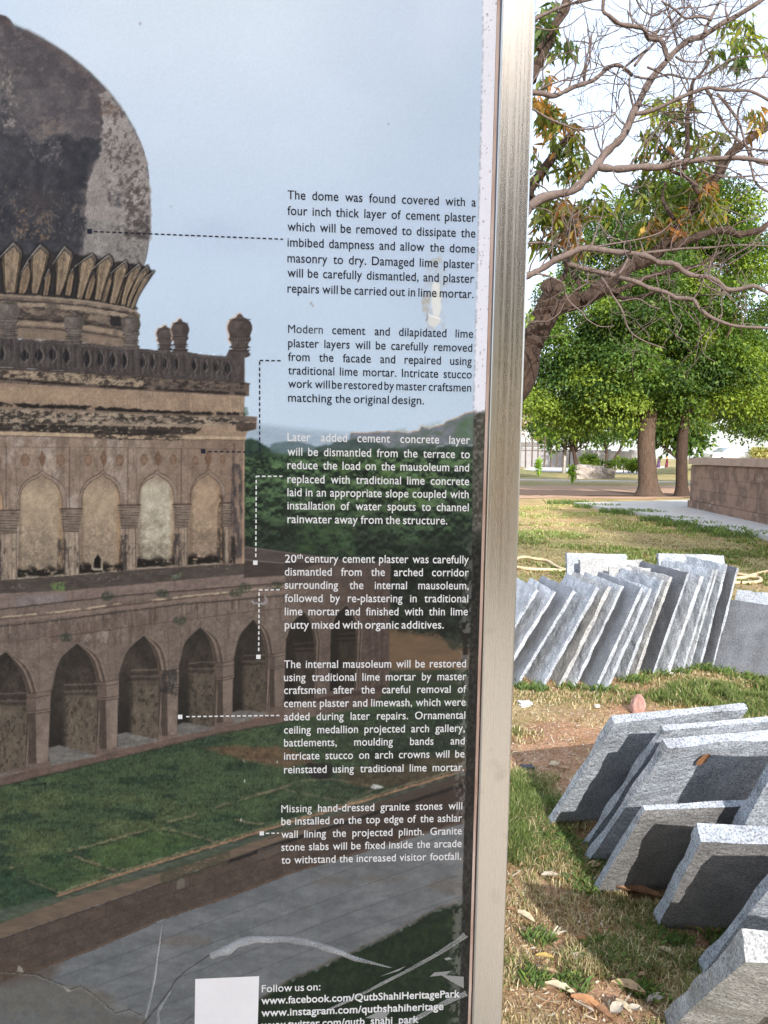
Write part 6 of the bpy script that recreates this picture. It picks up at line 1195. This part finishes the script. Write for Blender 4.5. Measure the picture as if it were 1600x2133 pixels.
b = on_z(1555, 1112, 0); mb = MB(); mb.box(-.35, .35, -.22, .22, -.02, .06); o = mb.build('flat_stone', m_conc); o.location = (b[0], b[1], 0); o.rotation_euler = (.03, -.04, .3); tag(o, 'small flat pale stone in the grass at the corner of the concrete path', 'stone')
# bank and far walkway
b0 = at(1560, 950, 60); sg = MB()
n = 12; V = []; F = []
for i in range(n+1):
    for j in range(7):
        x = 23+i*4.5; y = 52+j*3.2; h = 1.75*math.sin(math.pi*min(1, j/4.5)*.5)*min(1, i/1.8+.0)
        V.append((x, y, h-.05))
for i in range(n):
    for j in range(6): a = i*7+j; F.append((a, a+7, a+8, a+1))
m_bank = noise_mat('dry_bank', [(.26, .22, .09), (.36, .31, .14), (.18, .19, .06)], 1.2, 8, .95, .6, 9, bdist=.1)
o = mesh_obj('grassy_bank', V, F, m_bank, None, True); o['kind'] = 'structure'
sheet('walkway', [(12, 74), (27, 66), (31, 68), (27, 90), (24, 125), (34, 125), (50, 60), (60, 60), (60, 130), (20, 130), (17, 90)], .02, m_conc, .1, 9, 4)
# mound at the far left
V = []; F = []
for i in range(13):
    for j in range(9):
        x = 2+i*1.1; y = 54+j*3.0; V.append((x, y, 1.5*math.exp(-((x-7)/4.2)**2-((y-68)/9)**2)-.06))
for i in range(12):
    for j in range(8): a = i*9+j; F.append((a, a+9, a+10, a+1))
m_mound = noise_mat('mound_grass', [(.13, .15, .05), (.20, .19, .07), (.24, .19, .11)], 1.4, 8, .95, .6, 9, bdist=.1)
o = mesh_obj('grass_mound', V, F, m_mound, None, True); o['kind'] = 'structure'
# far boundary wall
m_pale = noise_mat('pale_plaster', [(.17, .17, .175), (.24, .235, .245), (.20, .195, .205)], .5, 8, .9)
m_band = noise_mat('dark_band', [(.10, .10, .10), (.16, .155, .15)], 1, rough=.9)
p0 = at(1070, 948, 100); p1 = at(1345, 952, 104)
fw = empty('boundary_wall', (p0[0], p0[1], 0), math.atan2(p1[1]-p0[1], p1[0]-p0[0])); tag(fw, 'long pale plaster wall far across the lawn behind the small trees', 'wall')
Lf = float(np.linalg.norm(p1-p0)); mb = MB(); rr = random.Random(3); x = -8
while x < Lf-1.5: w = rr.uniform(2.8, 3.4); mb.box(x+.03, x+w-.03, 0, .3, -.1, 2.35+rr.uniform(-.1, .1)); mb.box(x+w-.15, x+w+.15, -.06, .36, -.1, 2.5); x += w
mb.build('plaster_panel', m_pale, fw)
mb = MB(); mb.box(-8, 3.5, -.4, 3, 2.6, 3.2); mb.build('dark_coping', m_band, fw)
# posts of an old fence
m_post = noise_mat('old_timber', [(.07, .055, .045), (.12, .095, .08)], 6, rough=.9)
fe = on_z(1096, 964, .8); fence = empty('post_fence', (fe[0], fe[1], 0)); tag(fence, 'rough fence of thin dark posts on the far grassy mound', 'fence')
for k in range(9):
    q = at(1082+k*13, 962, 62+k*.6); mb = MB(); h = rr.uniform(1.5, 2.5); mb.tube([(0, 0, -.2), (rr.uniform(-.05, .05), 0, h)], [.07, .05], 6); o = mb.build('post', m_post, fence); o.location = (q[0]-fe[0], q[1]-fe[1], .75)
mb = MB(); a = at(1082, 962, 62)-fe; c2 = at(1186, 962, 67)-fe; mb.tube([(a[0], a[1], 1.9), (c2[0], c2[1], 1.9)], .03, 5); mb.build('rail', m_post, fence)
# pale leaning pole
m_pole = noise_mat('weathered_pole', [(.34, .33, .33), (.46, .45, .45)], 8, rough=.8, stretch=(1, 1, .2))
b = on_z(1174, 986); t1 = at(1184, 868, b[1]); o = MB().tube([(0, 0, -.2), tuple(.5*(t1-b)+np.array((-.05, 0, 0))), tuple(t1-b)], [.17, .15, .12], 10).build('leaning_pole', m_pole, None, True); o.location = tuple(b); tag(o, 'pale grey pole leaning slightly in front of the far trees', 'pole')
# ruined masonry blocks
m_ruin = noise_mat('ruined_masonry', [(.20, .17, .15), (.38, .34, .31), (.28, .24, .22), (.50, .46, .43)], 2.2, 9, .95, .8, 12, bdist=.08)
def lump(name, label, loc, sx, sy, sz, mat, seed, cat, rot=0, amp=.16, group=None):
    bm = bmesh.new(); bmesh.ops.create_cube(bm, size=1); bmesh.ops.subdivide_edges(bm, edges=bm.edges, cuts=5, use_grid_fill=True); rs2 = np.random.RandomState(seed)
    P = np.array([v.co[:] for v in bm.verts]); nrm = unit(P); P2 = P*.82+nrm*.12; k = noise3(P*3+seed, 1.0, seed)+.5*noise3(P*7+seed, 1.0, seed+2)
    P2 = P2+nrm*(k*amp)[:, None]
    for v, p in zip(bm.verts, P2): v.co = (p[0]*sx, p[1]*sy, (p[2]+.42)*sz)
    me = bpy.data.meshes.new(name); bm.to_mesh(me); bm.free(); me.materials.append(mat)
    o = bpy.data.objects.new(name, me); COL.objects.link(o); o.location = tuple(map(float, loc)); o.rotation_euler = (0, 0, rot); return tag(o, label, cat, group)
b = on_z(1221, 997); lump('masonry_block', 'broken pale masonry block on the far lawn, flat-topped', b, 1.75, 1.2, .95, m_ruin, 3, 'masonry block', .1)
b = on_z(1259, 997); lump('masonry_block', 'smaller darker slumped masonry block right of the pale one', b, 1.2, 1.0, .75, noise_mat('dark_masonry', [(.12, .10, .09), (.22, .19, .165)], 3, 8, .95, .8, 14, bdist=.06), 5, 'masonry block', .4, .25)
# walkers on the far walkway
m_robe = noise_mat('maroon_cloth', [(.09, .012, .025), (.13, .02, .035)], 6, rough=.9); m_robe2 = noise_mat('violet_cloth', [(.05, .025, .07), (.08, .04, .10)], 6, rough=.9)
m_skin = noise_mat('skin', [(.30, .17, .11), (.36, .21, .14)], 10, rough=.6); m_scarf = noise_mat('dark_scarf', [(.05, .02, .02), (.09, .035, .03)], 9, rough=.9)
m_yel = noise_mat('yellow_scarf', [(.50, .30, .05), (.60, .38, .08)], 9, rough=.9)
def person(px, py, h, label, robe, scarf, seed):
    b = on_z(px, py); r = empty('person', b); tag(r, label, 'person'); s = h/1.65
    bd = bpy.data.meshes.new('body'); o = bpy.data.objects.new('body', bd); COL.objects.link(o); o.parent = r
    V = [(0, 0, .92), (0, 0, 1.15), (0, 0, 1.36), (0, 0, 1.45), (0, -.01, 1.56), (.19, 0, 1.33), (.23, -.03, 1.06), (.20, -.14, .86), (-.19, 0, 1.33), (-.24, .0, 1.06), (-.22, -.10, .84), (.09, 0, .85), (.10, -.10, .48), (.10, .02, .07), (.10, -.12, .04), (-.09, 0, .85), (-.10, .10, .46), (-.10, .22, .08), (-.10, .10, .05)]
    E = [(0, 1), (1, 2), (2, 3), (3, 4), (2, 5), (5, 6), (6, 7), (2, 8), (8, 9), (9, 10), (0, 11), (11, 12), (12, 13), (13, 14), (0, 15), (15, 16), (16, 17), (17, 18)]
    Rr = [.15, .14, .13, .055, .10, .06, .045, .035, .06, .045, .035, .09, .06, .045, .035, .09, .06, .045, .035]
    bd.from_pydata([tuple(c*s for c in v) for v in V], E, []); bd.materials.append(m_skin)
    md = o.modifiers.new('skin', 'SKIN'); sub = o.modifiers.new('sub', 'SUBSURF'); sub.levels = 1; sub.render_levels = 1
    for i, sv in enumerate(bd.skin_vertices[0].data): sv.radius = (Rr[i]*s, Rr[i]*s); sv.use_root = (i == 0)
    pr_ = [(.04, .30), (.25, .29), (.6, .25), (.9, .22), (1.1, .21), (1.3, .21), (1.42, .12), (1.46, .06)]; V = []; F = []; n = 14
    for z, w in pr_:
        for k in range(n): a = 2*math.pi*k/n; q = 1+.10*math.sin(a*5+seed)*(1-z/1.6); V.append((w*q*math.cos(a)*s, w*.78*q*math.sin(a)*s+(.05-.03*z)*s, z*s))
    for i in range(len(pr_)-1):
        for k in range(n): F.append((i*n+k, i*n+(k+1) % n, (i+1)*n+(k+1) % n, (i+1)*n+k))
    mesh_obj('robe', V, F, robe, r, True)
    for sx_ in (1, -1): MB().tube([(.17*sx_*s, 0, 1.36*s), (.25*sx_*s, -.03*s, 1.06*s), (.21*sx_*s, -.13*s, .86*s)], [.085*s, .075*s, .07*s], 8).build('sleeve', robe, r, True)
    V = []; F = []; pr2 = [(1.30, .17), (1.40, .14), (1.50, .125), (1.60, .125), (1.67, .09), (1.70, .02)]
    for z, w in pr2:
        for k in range(n): a = 2*math.pi*k/n; V.append((w*math.cos(a)*s, w*math.sin(a)*s+.035*s, z*s))
    for i in range(len(pr2)-1):
        for k in range(n): F.append((i*n+k, i*n+(k+1) % n, (i+1)*n+(k+1) % n, (i+1)*n+k))
    mesh_obj('headscarf', V, F, scarf, r, True); return r
person(1389, 974.5, 1.62, 'person in a long maroon robe with a yellow scarf walking on the far walkway', m_robe, m_yel, 1).rotation_euler[2] = 1.2
person(1372, 974.5, 1.58, 'person in dark violet clothing half hidden behind the thick tree trunk', m_robe2, m_scarf, 2).rotation_euler[2] = .6
# white car parked up on the bank
m_car = noise_mat('white_paint', [(.66, .67, .68), (.72, .73, .74)], 3, rough=.25, spec=.6); m_glass, N, L, P = new_mat('car_glass'); P.inputs['Base Color'].default_value = (.35, .40, .44, 1); P.inputs['Roughness'].default_value = .08; P.inputs['Metallic'].default_value = .4
m_tyre = noise_mat('tyre_rubber', [(.015, .015, .015), (.03, .03, .03)], 20, rough=.9); m_rim = noise_mat('wheel_metal', [(.4, .4, .4), (.5, .5, .5)], 20, rough=.3, metal=1)
cp = at(1522, 945, 62); car = empty('parked_car', (cp[0], 62, 1.02), .16); tag(car, 'white car parked on the bank, its roof showing above the stone wall', 'car')
prof = [(-2.05, .28), (-2.08, .62), (-1.98, .86), (-1.2, .95), (-.62, 1.36), (-.1, 1.46), (.7, 1.46), (1.25, 1.34), (1.85, 1.0), (2.03, .9), (2.06, .5), (2.0, .28)]
mb = MB(); n = len(prof); wd = lambda z: .84 if z < 1.0 else .84-.34*(z-1.0)
V = [(x, -wd(z), z) for x, z in prof]+[(x, wd(z), z) for x, z in prof]; F = [tuple(range(n)), tuple(range(2*n-1, n-1, -1))]+[(i, n+i, n+(i+1) % n, (i+1) % n) for i in range(n)]
body = mesh_obj('body', V, F, m_car, car); bm = bmesh.new(); bm.from_mesh(body.data); bmesh.ops.recalc_face_normals(bm, faces=bm.faces); bmesh.ops.bevel(bm, geom=[e for e in bm.edges], offset=.035, segments=2, affect='EDGES'); bm.to_mesh(body.data); bm.free()
for nm_, q in (('windscreen', [(-1.12, .99), (-.66, 1.33)]), ('rear_window', [(1.30, 1.30), (1.78, 1.04)])):
    (x0, z0), (x1, z1) = q; dx = np.array((-(z1-z0), (x1-x0))); dx = dx/np.linalg.norm(dx)*.02
    if dx[1] < 0: dx = -dx
    mesh_obj(nm_, [(x0+dx[0], -wd(z0)+.08, z0+dx[1]), (x0+dx[0], wd(z0)-.08, z0+dx[1]), (x1+dx[0], wd(z1)-.08, z1+dx[1]), (x1+dx[0], -wd(z1)+.08, z1+dx[1])], [(0, 1, 2, 3)], m_glass, car)
for sg_ in (-1, 1):
    for nm_, q in (('side_window', [(-.98, 1.0), (-.58, 1.30), (-.06, 1.39), (.05, 1.39), (.05, 1.0)]), ('side_window', [(.12, 1.0), (.12, 1.39), (.68, 1.39), (1.15, 1.27), (1.5, 1.0)])):
        mesh_obj(nm_, [(x, sg_*(wd(z)+.012), z) for x, z in q], [tuple(range(5))], m_glass, car)
    for x in (-1.3, 1.28):
        w = empty('wheel', (x, sg_*.80, .31)); w.parent = car
        MB().tube([(0, -.10, 0), (0, .10, 0)], .31, 20).build('tyre', m_tyre, w, False); MB().tube([(0, -.108, 0), (0, .108, 0)], .19, 14).build('rim', m_rim, w)
    mesh_obj('headlight', [(-2.075, sg_*.78, .62), (-2.075, sg_*.45, .62), (-2.05, sg_*.45, .78), (-2.05, sg_*.78, .78)], [(0, 1, 2, 3)], m_glass, car)
# saplings on the lawn
def sapling(px, py, ht, label, seed):
    b = on_z(px, py); rs = np.random.RandomState(seed); r = empty('sapling', b); tag(r, label, 'sapling'); k = b[1]/F_PX; H = ht*k
    st = spl3([(0, 0, -.05), (.05*H, 0, H*.4), (-.02*H, 0, H*.75), (.04*H, 0, H)], 4); MB().tube(st, np.linspace(.02, .008, len(st)), 6).build('stem', m_bark_dark, r)
    n = 130; t = rs.uniform(.3, 1.0, n); C = np.array([st[int(q*(len(st)-1))] for q in t])+rs.normal(size=(n, 3))*np.array((.10, .10, .05))*H
    D = unit(rs.normal(size=(n, 3))+np.array((0, 0, -.9))); Nv = unit(rs.normal(size=(n, 3))*.4+np.array((0, -.3, 1)))
    leaf_mesh('foliage', C, D, Nv, rs.uniform(.2, .34, n)*H*.9, rs.uniform(.07, .11, n)*H, np.array([(.20, .34, .03), (.28, .40, .04), (.15, .28, .03)])[rs.randint(0, 3, n)]*rs.uniform(.8, 1.2, n)[:, None], r)
sapling(1121, 993, 36, 'bright green sapling on the lawn nearest the steel post', 4); sapling(1191, 1008, 40, 'bright green sapling in front of the pale masonry block', 5)
# ------------------------------------------------------------------ grass, litter, leaves, stone, hose
def gz_at(x, y): return gheight(np.asarray(x, float), np.asarray(y, float))
rs = np.random.RandomState(9)
m_blade = tint_mat('grass_blade', .7, .15, .25)

def blades(name, n, ylo, yhi, hmul, wmul, label):
    y = ylo+(yhi-ylo)*rs.rand(n*3)**.85; x = y*(.13+rs.rand(n*3)*.46)+.0; g, s_, so_ = patches(x, y); cl = fbm(x*9, y*9, 520, 3)
    p = np.clip(g*1.15*smooth(cl, .30, .55)+.20*(1-so_)*smooth(cl, .4, .6)+.02, 0, 1); keep = rs.rand(len(x)) < p; x, y, g = x[keep][:n], y[keep][:n], g[keep][:n]; m = len(x)
    h = (rs.uniform(.012, .05, m)*(.5+.9*g))*hmul; w = rs.uniform(.0012, .0028, m)*wmul; an = rs.uniform(0, 6.28, m); ln = rs.uniform(.1, 1.15, m)
    B0 = np.stack([x, y, gz_at(x, y)-.003], 1); sd = np.stack([np.cos(an+1.57), np.sin(an+1.57), 0*an], 1)*w[:, None]; dr = np.stack([np.cos(an), np.sin(an), 0*an], 1)
    M = B0+dr*(h*ln*.35)[:, None]+np.array((0, 0, 1))*(h*.6)[:, None]; T = B0+dr*(h*ln)[:, None]+np.array((0, 0, 1))*(h*(1-.32*ln))[:, None]
    V = np.stack([B0-sd, B0+sd, M+sd*.7, M-sd*.7, T], 1).reshape(-1, 3); o = np.arange(m)[:, None]*5
    F = np.concatenate([o+np.array([[0, 1, 2]]), o+np.array([[0, 2, 3]]), o+np.array([[3, 2, 4]])])
    gc = np.array([(.11, .16, .04), (.15, .20, .06), (.09, .13, .035), (.20, .24, .09)])[rs.randint(0, 4, m)]; dc = np.array([(.44, .36, .21), (.34, .26, .14), (.52, .45, .30), (.24, .17, .09)])[rs.randint(0, 4, m)]*(np.array((.62, .64, .6)) if yhi > 20 else 1)
    isg = (rs.rand(m) < np.clip(g*1.15-.08, .08, .92))[:, None]; c = np.where(isg, gc, dc)*rs.uniform(.8, 1.2, m)[:, None]
    c = c*(1+.75*smooth(y, 13, 16)[:, None]) if yhi > 20 else c
    ob = np_mesh(name, V, F, m_blade, None, False, np.repeat(c, 5, 0)); ob['kind'] = 'stuff'; return ob
tag(blades('grass', 120000, 1.5, 3.6, 1.05, .9, ''), 'short patchy green and straw-dry grass around the granite slabs', 'grass')
tag(blades('grass', 80000, 3.4, 8.0, 1.15, 1.6, ''), 'patchy dry grass between the near slabs and the long row', 'grass')
tag(blades('grass', 50000, 7.6, 24.0, 1.3, 5.0, ''), 'mown yellowish lawn grass beyond the long row of slabs', 'grass')
# tufts along the edge of the concrete path and at slab feet
def tufts(name, spots, n, h, label):
    V = []; F = []; Cc = []
    for (cx, cy, rx, ry) in spots:
        for _ in range(n):
            a = rs.uniform(0, 6.28); q = math.sqrt(rs.rand()); x = cx+q*rx*math.cos(a); y = cy+q*ry*math.sin(a); z = float(gz_at([x], [y])[0])-.004; hh = h*rs.uniform(.5, 1.2); an = rs.uniform(0, 6.28); l = rs.uniform(.1, .9)*hh; w = hh*.05; i = len(V)
            V += [(x-math.sin(an)*w, y+math.cos(an)*w, z), (x+math.sin(an)*w, y-math.cos(an)*w, z), (x+math.cos(an)*l*.4, y+math.sin(an)*l*.4, z+hh*.62), (x+math.cos(an)*l, y+math.sin(an)*l, z+hh*.9)]; F.append((i, i+1, i+2)); F.append((i+1, i+3, i+2))
            c = np.array([(.08, .14, .04), (.12, .19, .05), (.10, .16, .06), (.18, .23, .07)][rs.randint(4)])*rs.uniform(.8, 1.2); Cc += [c]*4
    o = np_mesh(name, np.array(V), np.array(F), m_blade, None, False, np.array(Cc)); o['kind'] = 'stuff'; return tag(o, label, 'grass')
PAx = [on_z(x, y, 0) for x, y in ((1190, 1050), (1250, 1058), (1310, 1069), (1335, 1072), (1400, 1086), (1440, 1096), (1490, 1108), (1560, 1118))]
tufts('grass', [(p[0]-.1, p[1]-.15, .75, .35) for p in PAx], 420, .16, 'green grass fringe along the edge of the concrete path')
FT = [on_z(*p) for p in ((1085, 1432), (1105, 1436), (1180, 1434), (1240, 1440), (1305, 1422), (1320, 1418), (1360, 1408), (1400, 1400), (1450, 1392), (1490, 1398), (1530, 1410), (1570, 1418))]
tufts('grass', [(p[0]+.03, p[1]-.02, .10, .05) for p in FT], 90, .06, 'small green weeds growing at the feet of the long row')
FT2 = [on_z(*p) for p in ((1150, 1745), (1170, 1760), (1185, 1772), (1130, 1715), (1230, 1805), (1225, 1845), (1120, 1690), (1100, 1660))]
tufts('grass', [(p[0], p[1], .07, .07) for p in FT2], 200, .042, 'lush green grass at the foot of the rearmost near slab'); FT3 = [on_z(*p) for p in ((1350, 2075), (1330, 2065), (1190, 2055), (1110, 2045), (1500, 1960), (1410, 1965), (1370, 1955), (1290, 2010), (1120, 1960), (1250, 1975))]
tufts('grass', [(p[0], p[1], .05, .04) for p in FT3], 110, .045, 'grass clumps by the frontmost slabs')
# crumbs of straw, chips and gravel
n = 17000; y = rs.uniform(1.5, 6.5, n); x = y*(.14+rs.rand(n)*.44); z = gz_at(x, y); a = rs.uniform(0, 6.28, n); L1 = rs.uniform(.004, .014, n)*(1+2*(rs.rand(n) < .25)); w = rs.uniform(.001, .004, n)
dr = np.stack([np.cos(a), np.sin(a), rs.uniform(-.2, .5, n)], 1)*L1[:, None]; sd = np.stack([-np.sin(a), np.cos(a), rs.uniform(-.3, .3, n)], 1)*w[:, None]; P0 = np.stack([x, y, z+.003], 1)
V = np.stack([P0-sd, P0+dr-sd*.4, P0+dr+sd, P0+sd], 1).reshape(-1, 3); F = np.arange(n*4).reshape(n, 4)
pc = np.array([(.50, .42, .28), (.38, .27, .16), (.60, .55, .45), (.24, .15, .09), (.44, .28, .18)])[rs.randint(0, 5, n)]
o = np_mesh('leaf_litter', V, F, m_blade, None, False, np.repeat(pc, 4, 0)); o['kind'] = 'stuff'; tag(o, 'crumbs of straw and broken dry leaf strewn over the earth', 'litter')
n = 2600; y = rs.uniform(1.5, 7, n); x = y*(.14+rs.rand(n)*.44); g, s_, so_ = patches(x, y); k = rs.rand(n) < so_*.9+.1; x, y = x[k], y[k]; n = len(x); z = gz_at(x, y); r = rs.uniform(.002, .008, n)*(.6+.12*y)
oct_ = np.array([(1, 0, 0), (-1, 0, 0), (0, 1, 0), (0, -1, 0), (0, 0, .8), (0, 0, -.8)]); of = np.array([(0, 2, 4), (2, 1, 4), (1, 3, 4), (3, 0, 4), (2, 0, 5), (1, 2, 5), (3, 1, 5), (0, 3, 5)])
V = (np.stack([x, y, z+.001], 1)[:, None]+oct_[None]*r[:, None, None]*rs.uniform(.6, 1.3, (n, 6, 1))).reshape(-1, 3); F = (np.arange(n)[:, None, None]*6+of[None]).reshape(-1, 3)
pc = np.array([(.42, .25, .16), (.55, .48, .42), (.34, .19, .12), (.46, .34, .26)])[rs.randint(0, 4, n)]; o = np_mesh('gravel', V, F, m_blade, None, False, np.repeat(pc, 6, 0)); o['kind'] = 'stuff'; tag(o, 'loose reddish gravel on the bare earth', 'gravel')
# dry leaves one by one
LC = {'tan': (.34, .24, .14), 'pale cream': (.44, .37, .26), 'brown': (.22, .12, .065), 'orange brown': (.30, .155, .075), 'yellowish': (.36, .26, .085), 'greyish pale': (.36, .32, .27)}
def dry_leaf(px, py, ln, wd, rot, col, where, seed, curl=.35, lift=.012):
    rr = np.random.RandomState(seed); b = on_z(px, py); k = b[1]/F_PX*1.0; Lm = ln*k; Wm = wd*k; V = []; F = []; n = 9
    for i in range(n):
        t = i/(n-1); w = Wm*.5*math.sin(math.pi*min(1, t*.94+.04))**.75; zc = Lm*curl*.30*math.sin(t*math.pi)*(1 if seed % 2 else .4)+rr.uniform(0, .002)
        for j in range(5):
            s = (j-2)/2; V.append((t*Lm-Lm/2, w*s*(1+rr.uniform(-.10, .10)), zc+abs(s)**1.6*Wm*curl*.8+rr.uniform(-.001, .001)))
    for i in range(n-1):
        for j in range(4): a = i*5+j; F.append((a, a+1, a+6, a+5))
    c = LC[col]; m = _leafm.get(col)
    if m is None: m = _leafm[col] = noise_mat('dry_leaf_'+col.replace(' ', '_'), [tuple(v*.7 for v in c), c, tuple(min(.85, v*1.2) for v in c)], 40, rough=.75, bump=.5, bscale=130, bdist=.004)
    o = mesh_obj('dry_leaf', V, F, m, None, True); z = float(gz_at([b[0]], [b[1]])[0]); o.location = (b[0], b[1], z+lift); o.rotation_euler = (rr.uniform(-.2, .2), rr.uniform(-.15, .15), rot)
    return tag(o, col+' dry leaf '+where, 'dry leaf', 'fallen dry leaves')
_leafm = {}
q6 = lambda x, y: (1040+x/2.857, 1760+y/2.857)
DL = [(175, 55, 30, 18, .9, 'tan', 'folded upright on the grass left of the low dark slab'), (265, 98, 22, 10, .3, 'orange brown', 'small, right of the folded upright one'), (300, 196, 34, 15, .2, 'greyish pale', 'crumpled, halfway down the grass strip'), (345, 212, 20, 10, -.2, 'brown', 'touching the crumpled pale one'), (75, 82, 24, 16, .4, 'pale cream', 'flat against the post near the folded one'),
  (145, 142, 18, 10, .5, 'tan', 'tiny, below the folded upright one'), (70, 410, 26, 12, -.5, 'brown', 'beside the post above the long bent one'), (150, 446, 44, 16, -.75, 'pale cream', 'long and bent, close to the post'), (515, 598, 36, 14, -.1, 'orange brown', 'lying alone in the middle of the grass'), (270, 694, 34, 12, -.3, 'yellowish', 'slim, left of the lush clump'), (290, 792, 40, 14, -.2, 'tan', 'below the slim yellowish one'),
  (360, 905, 60, 20, -.45, 'pale cream', 'large, in the leaf pile at the bottom'), (420, 900, 40, 14, -1.0, 'brown', 'leaning on the large cream one in the bottom pile'), (520, 985, 64, 24, -.5, 'orange brown', 'large, at the bottom of the leaf pile'), (600, 1020, 60, 20, -.9, 'brown', 'long, at the very bottom edge of the pile'), (480, 940, 30, 14, .3, 'pale cream', 'small, on top of the bottom pile'), (500, 1000, 40, 12, -.6, 'greyish pale', 'pale underside up in the bottom pile'),
  (765, 905, 66, 28, -.55, 'tan', 'broad and leathery, right of the bottom pile'), (790, 832, 34, 20, -1.0, 'tan', 'standing behind the broad leathery one'), (740, 1000, 44, 14, -1.1, 'pale cream', 'torn, near the bottom edge'), (800, 1010, 28, 16, .3, 'greyish pale', 'crumpled, next to the torn cream one'), (695, 1025, 34, 22, .6, 'greyish pale', 'broad and dull, at the bottom edge'), (930, 955, 40, 20, .4, 'greyish pale', 'crushed, beside the big slanting slab'), (1000, 672, 40, 20, -.7, 'pale cream', 'lobed, among grass before the thick slab'), (1095, 712, 46, 10, -.2, 'tan', 'stalk-like, right of the lobed one'),
  (1232, 682, 40, 12, -1.0, 'yellowish', 'slim, leaning by the frontmost slabs'), (835, 312, 84, 30, -.25, 'brown', 'big and curled, under the low dark slab'), (1160, 528, 36, 12, -.25, 'yellowish', 'under the foot of the thick dark slab'), (1285, 548, 30, 16, .1, 'brown', 'under the thick dark slab, right of the yellowish one'), (560, 152, 30, 18, .3, 'tan', 'at the foot of the low dark slab'), (600, 540, 16, 10, .5, 'orange brown', 'tiny, in the middle of the grass'), (855, 800, 20, 14, .2, 'tan', 'small, right of the standing one'), (470, 700, 26, 18, .8, 'greyish pale', 'dull, left of the lush clump'), (330, 870, 22, 18, .4, 'tan', 'curled, above the large cream one'), (545, 682, 22, 14, .9, 'greyish pale', 'small, inside the lush clump')]
for i, (x, y, ln, wd, rot, c, w) in enumerate(DL): dry_leaf(*q6(x, y), ln*1.15, wd*1.15, rot, c, w, 300+i)
for i, (px, py, ln, wd, rot, c, w) in enumerate(((1155, 1603, 26, 16, .3, 'pale cream', 'on the bare earth left of the rearmost slab'), (1172, 1611, 18, 12, -.4, 'tan', 'right of the cream one on the bare earth'), (1205, 1520, 12, 8, .6, 'greyish pale', 'tiny, on the earth below the reddish rock'), (1075, 1575, 16, 10, .1, 'pale cream', 'small, against the post on the earth'))): dry_leaf(px, py, ln, wd, rot, c, w, 400+i)
# reddish rock
m_rock = noise_mat('reddish_rock', [(.22, .12, .10), (.36, .22, .19), (.28, .16, .13)], 14, 8, .9, .9, 50, bdist=.01)
b = on_z(1328, 1484); k = b[1]/F_PX; bm = bmesh.new(); bmesh.ops.create_icosphere(bm, subdivisions=2, radius=1); rr = np.random.RandomState(2)
for v in bm.verts:
    p = np.array(v.co); q = float(noise3(p[None]*1.6+4, 1.0, 7)[0]); p = p*(1+.5*q)+rr.uniform(-.09, .09, 3); tp = max(0, p[2]); p[0] = p[0]*(1-.62*tp)+.10*tp; p[1] *= (1-.6*tp); v.co = (p[0]*19*k, p[1]*17*k, (p[2]+.62)*20*k*(1.35 if p[2] > 0 else .8))
me = bpy.data.meshes.new('rock'); bm.to_mesh(me); bm.free(); me.materials.append(m_rock); o = bpy.data.objects.new('rock', me); COL.objects.link(o); o.location = tuple(b); tag(o, 'small pointed reddish rock on the earth behind the rearmost near slab', 'rock')
for (px, py, s, lab) in ((1393, 1409, 8, 'small pale stone lying at the foot of the long row'), (1212, 1608, 5, 'tiny light stone on the bare earth'), (1244, 1473, 5, 'tiny white stone left of the reddish rock')):
    b = on_z(px, py); k = b[1]/F_PX; lump('small_stone', lab, b, s*2*k, s*1.6*k, s*1.2*k, m_conc, int(px), 'stone', .4)
# crumpled foil scrap near the post, dark rag
m_foil = noise_mat('foil_scrap', [(.5, .52, .54), (.75, .77, .78)], 60, rough=.3, spec=.8, bump=.8)
for px, py, s, m, nm, lab in ((1093, 1470, 11, m_foil, 'foil_scrap', 'crumpled silvery scrap on the grass beside the post'), (1098, 1604, 11, noise_mat('dark_cloth', [(.05, .06, .07), (.11, .12, .13)], 40, rough=.9, bump=.8), 'cloth_scrap', 'dark crumpled rag on the earth beside the post')):
    b = on_z(px, py); k = b[1]/F_PX; lump(nm, lab, b, s*2.2*k, s*1.6*k, s*.9*k, m, 9, 'scrap', .2, .5)
# garden hose
m_hose = noise_mat('hose_rubber', [(.52, .40, .24), (.60, .48, .31)], 12, rough=.5, spec=.3)
def hose(runs, r=.021):
    mb = MB()
    for pts in runs: mb.tube(spl3([on_z(x, y, .025+(dz if False else 0)) for x, y in pts], 8), r, 8)
    return mb
h1 = hose([[(1000, 1185), (1050, 1178), (1085, 1161), (1115, 1164), (1140, 1168), (1160, 1180), (1185, 1188), (1240, 1190), (1320, 1205), (1420, 1190), (1500, 1188), (1530, 1194), (1560, 1200), (1580, 1203), (1584, 1210), (1560, 1214), (1528, 1213)], [(990, 1188), (1060, 1180), (1100, 1185), (1150, 1187), (1190, 1190)], [(1528, 1205), (1550, 1203), (1575, 1196), (1600, 1190), (1660, 1182)]])
o = h1.build('garden_hose', m_hose, None, True); tag(o, 'beige garden hose looping over the lawn behind the long row of slabs', 'hose')
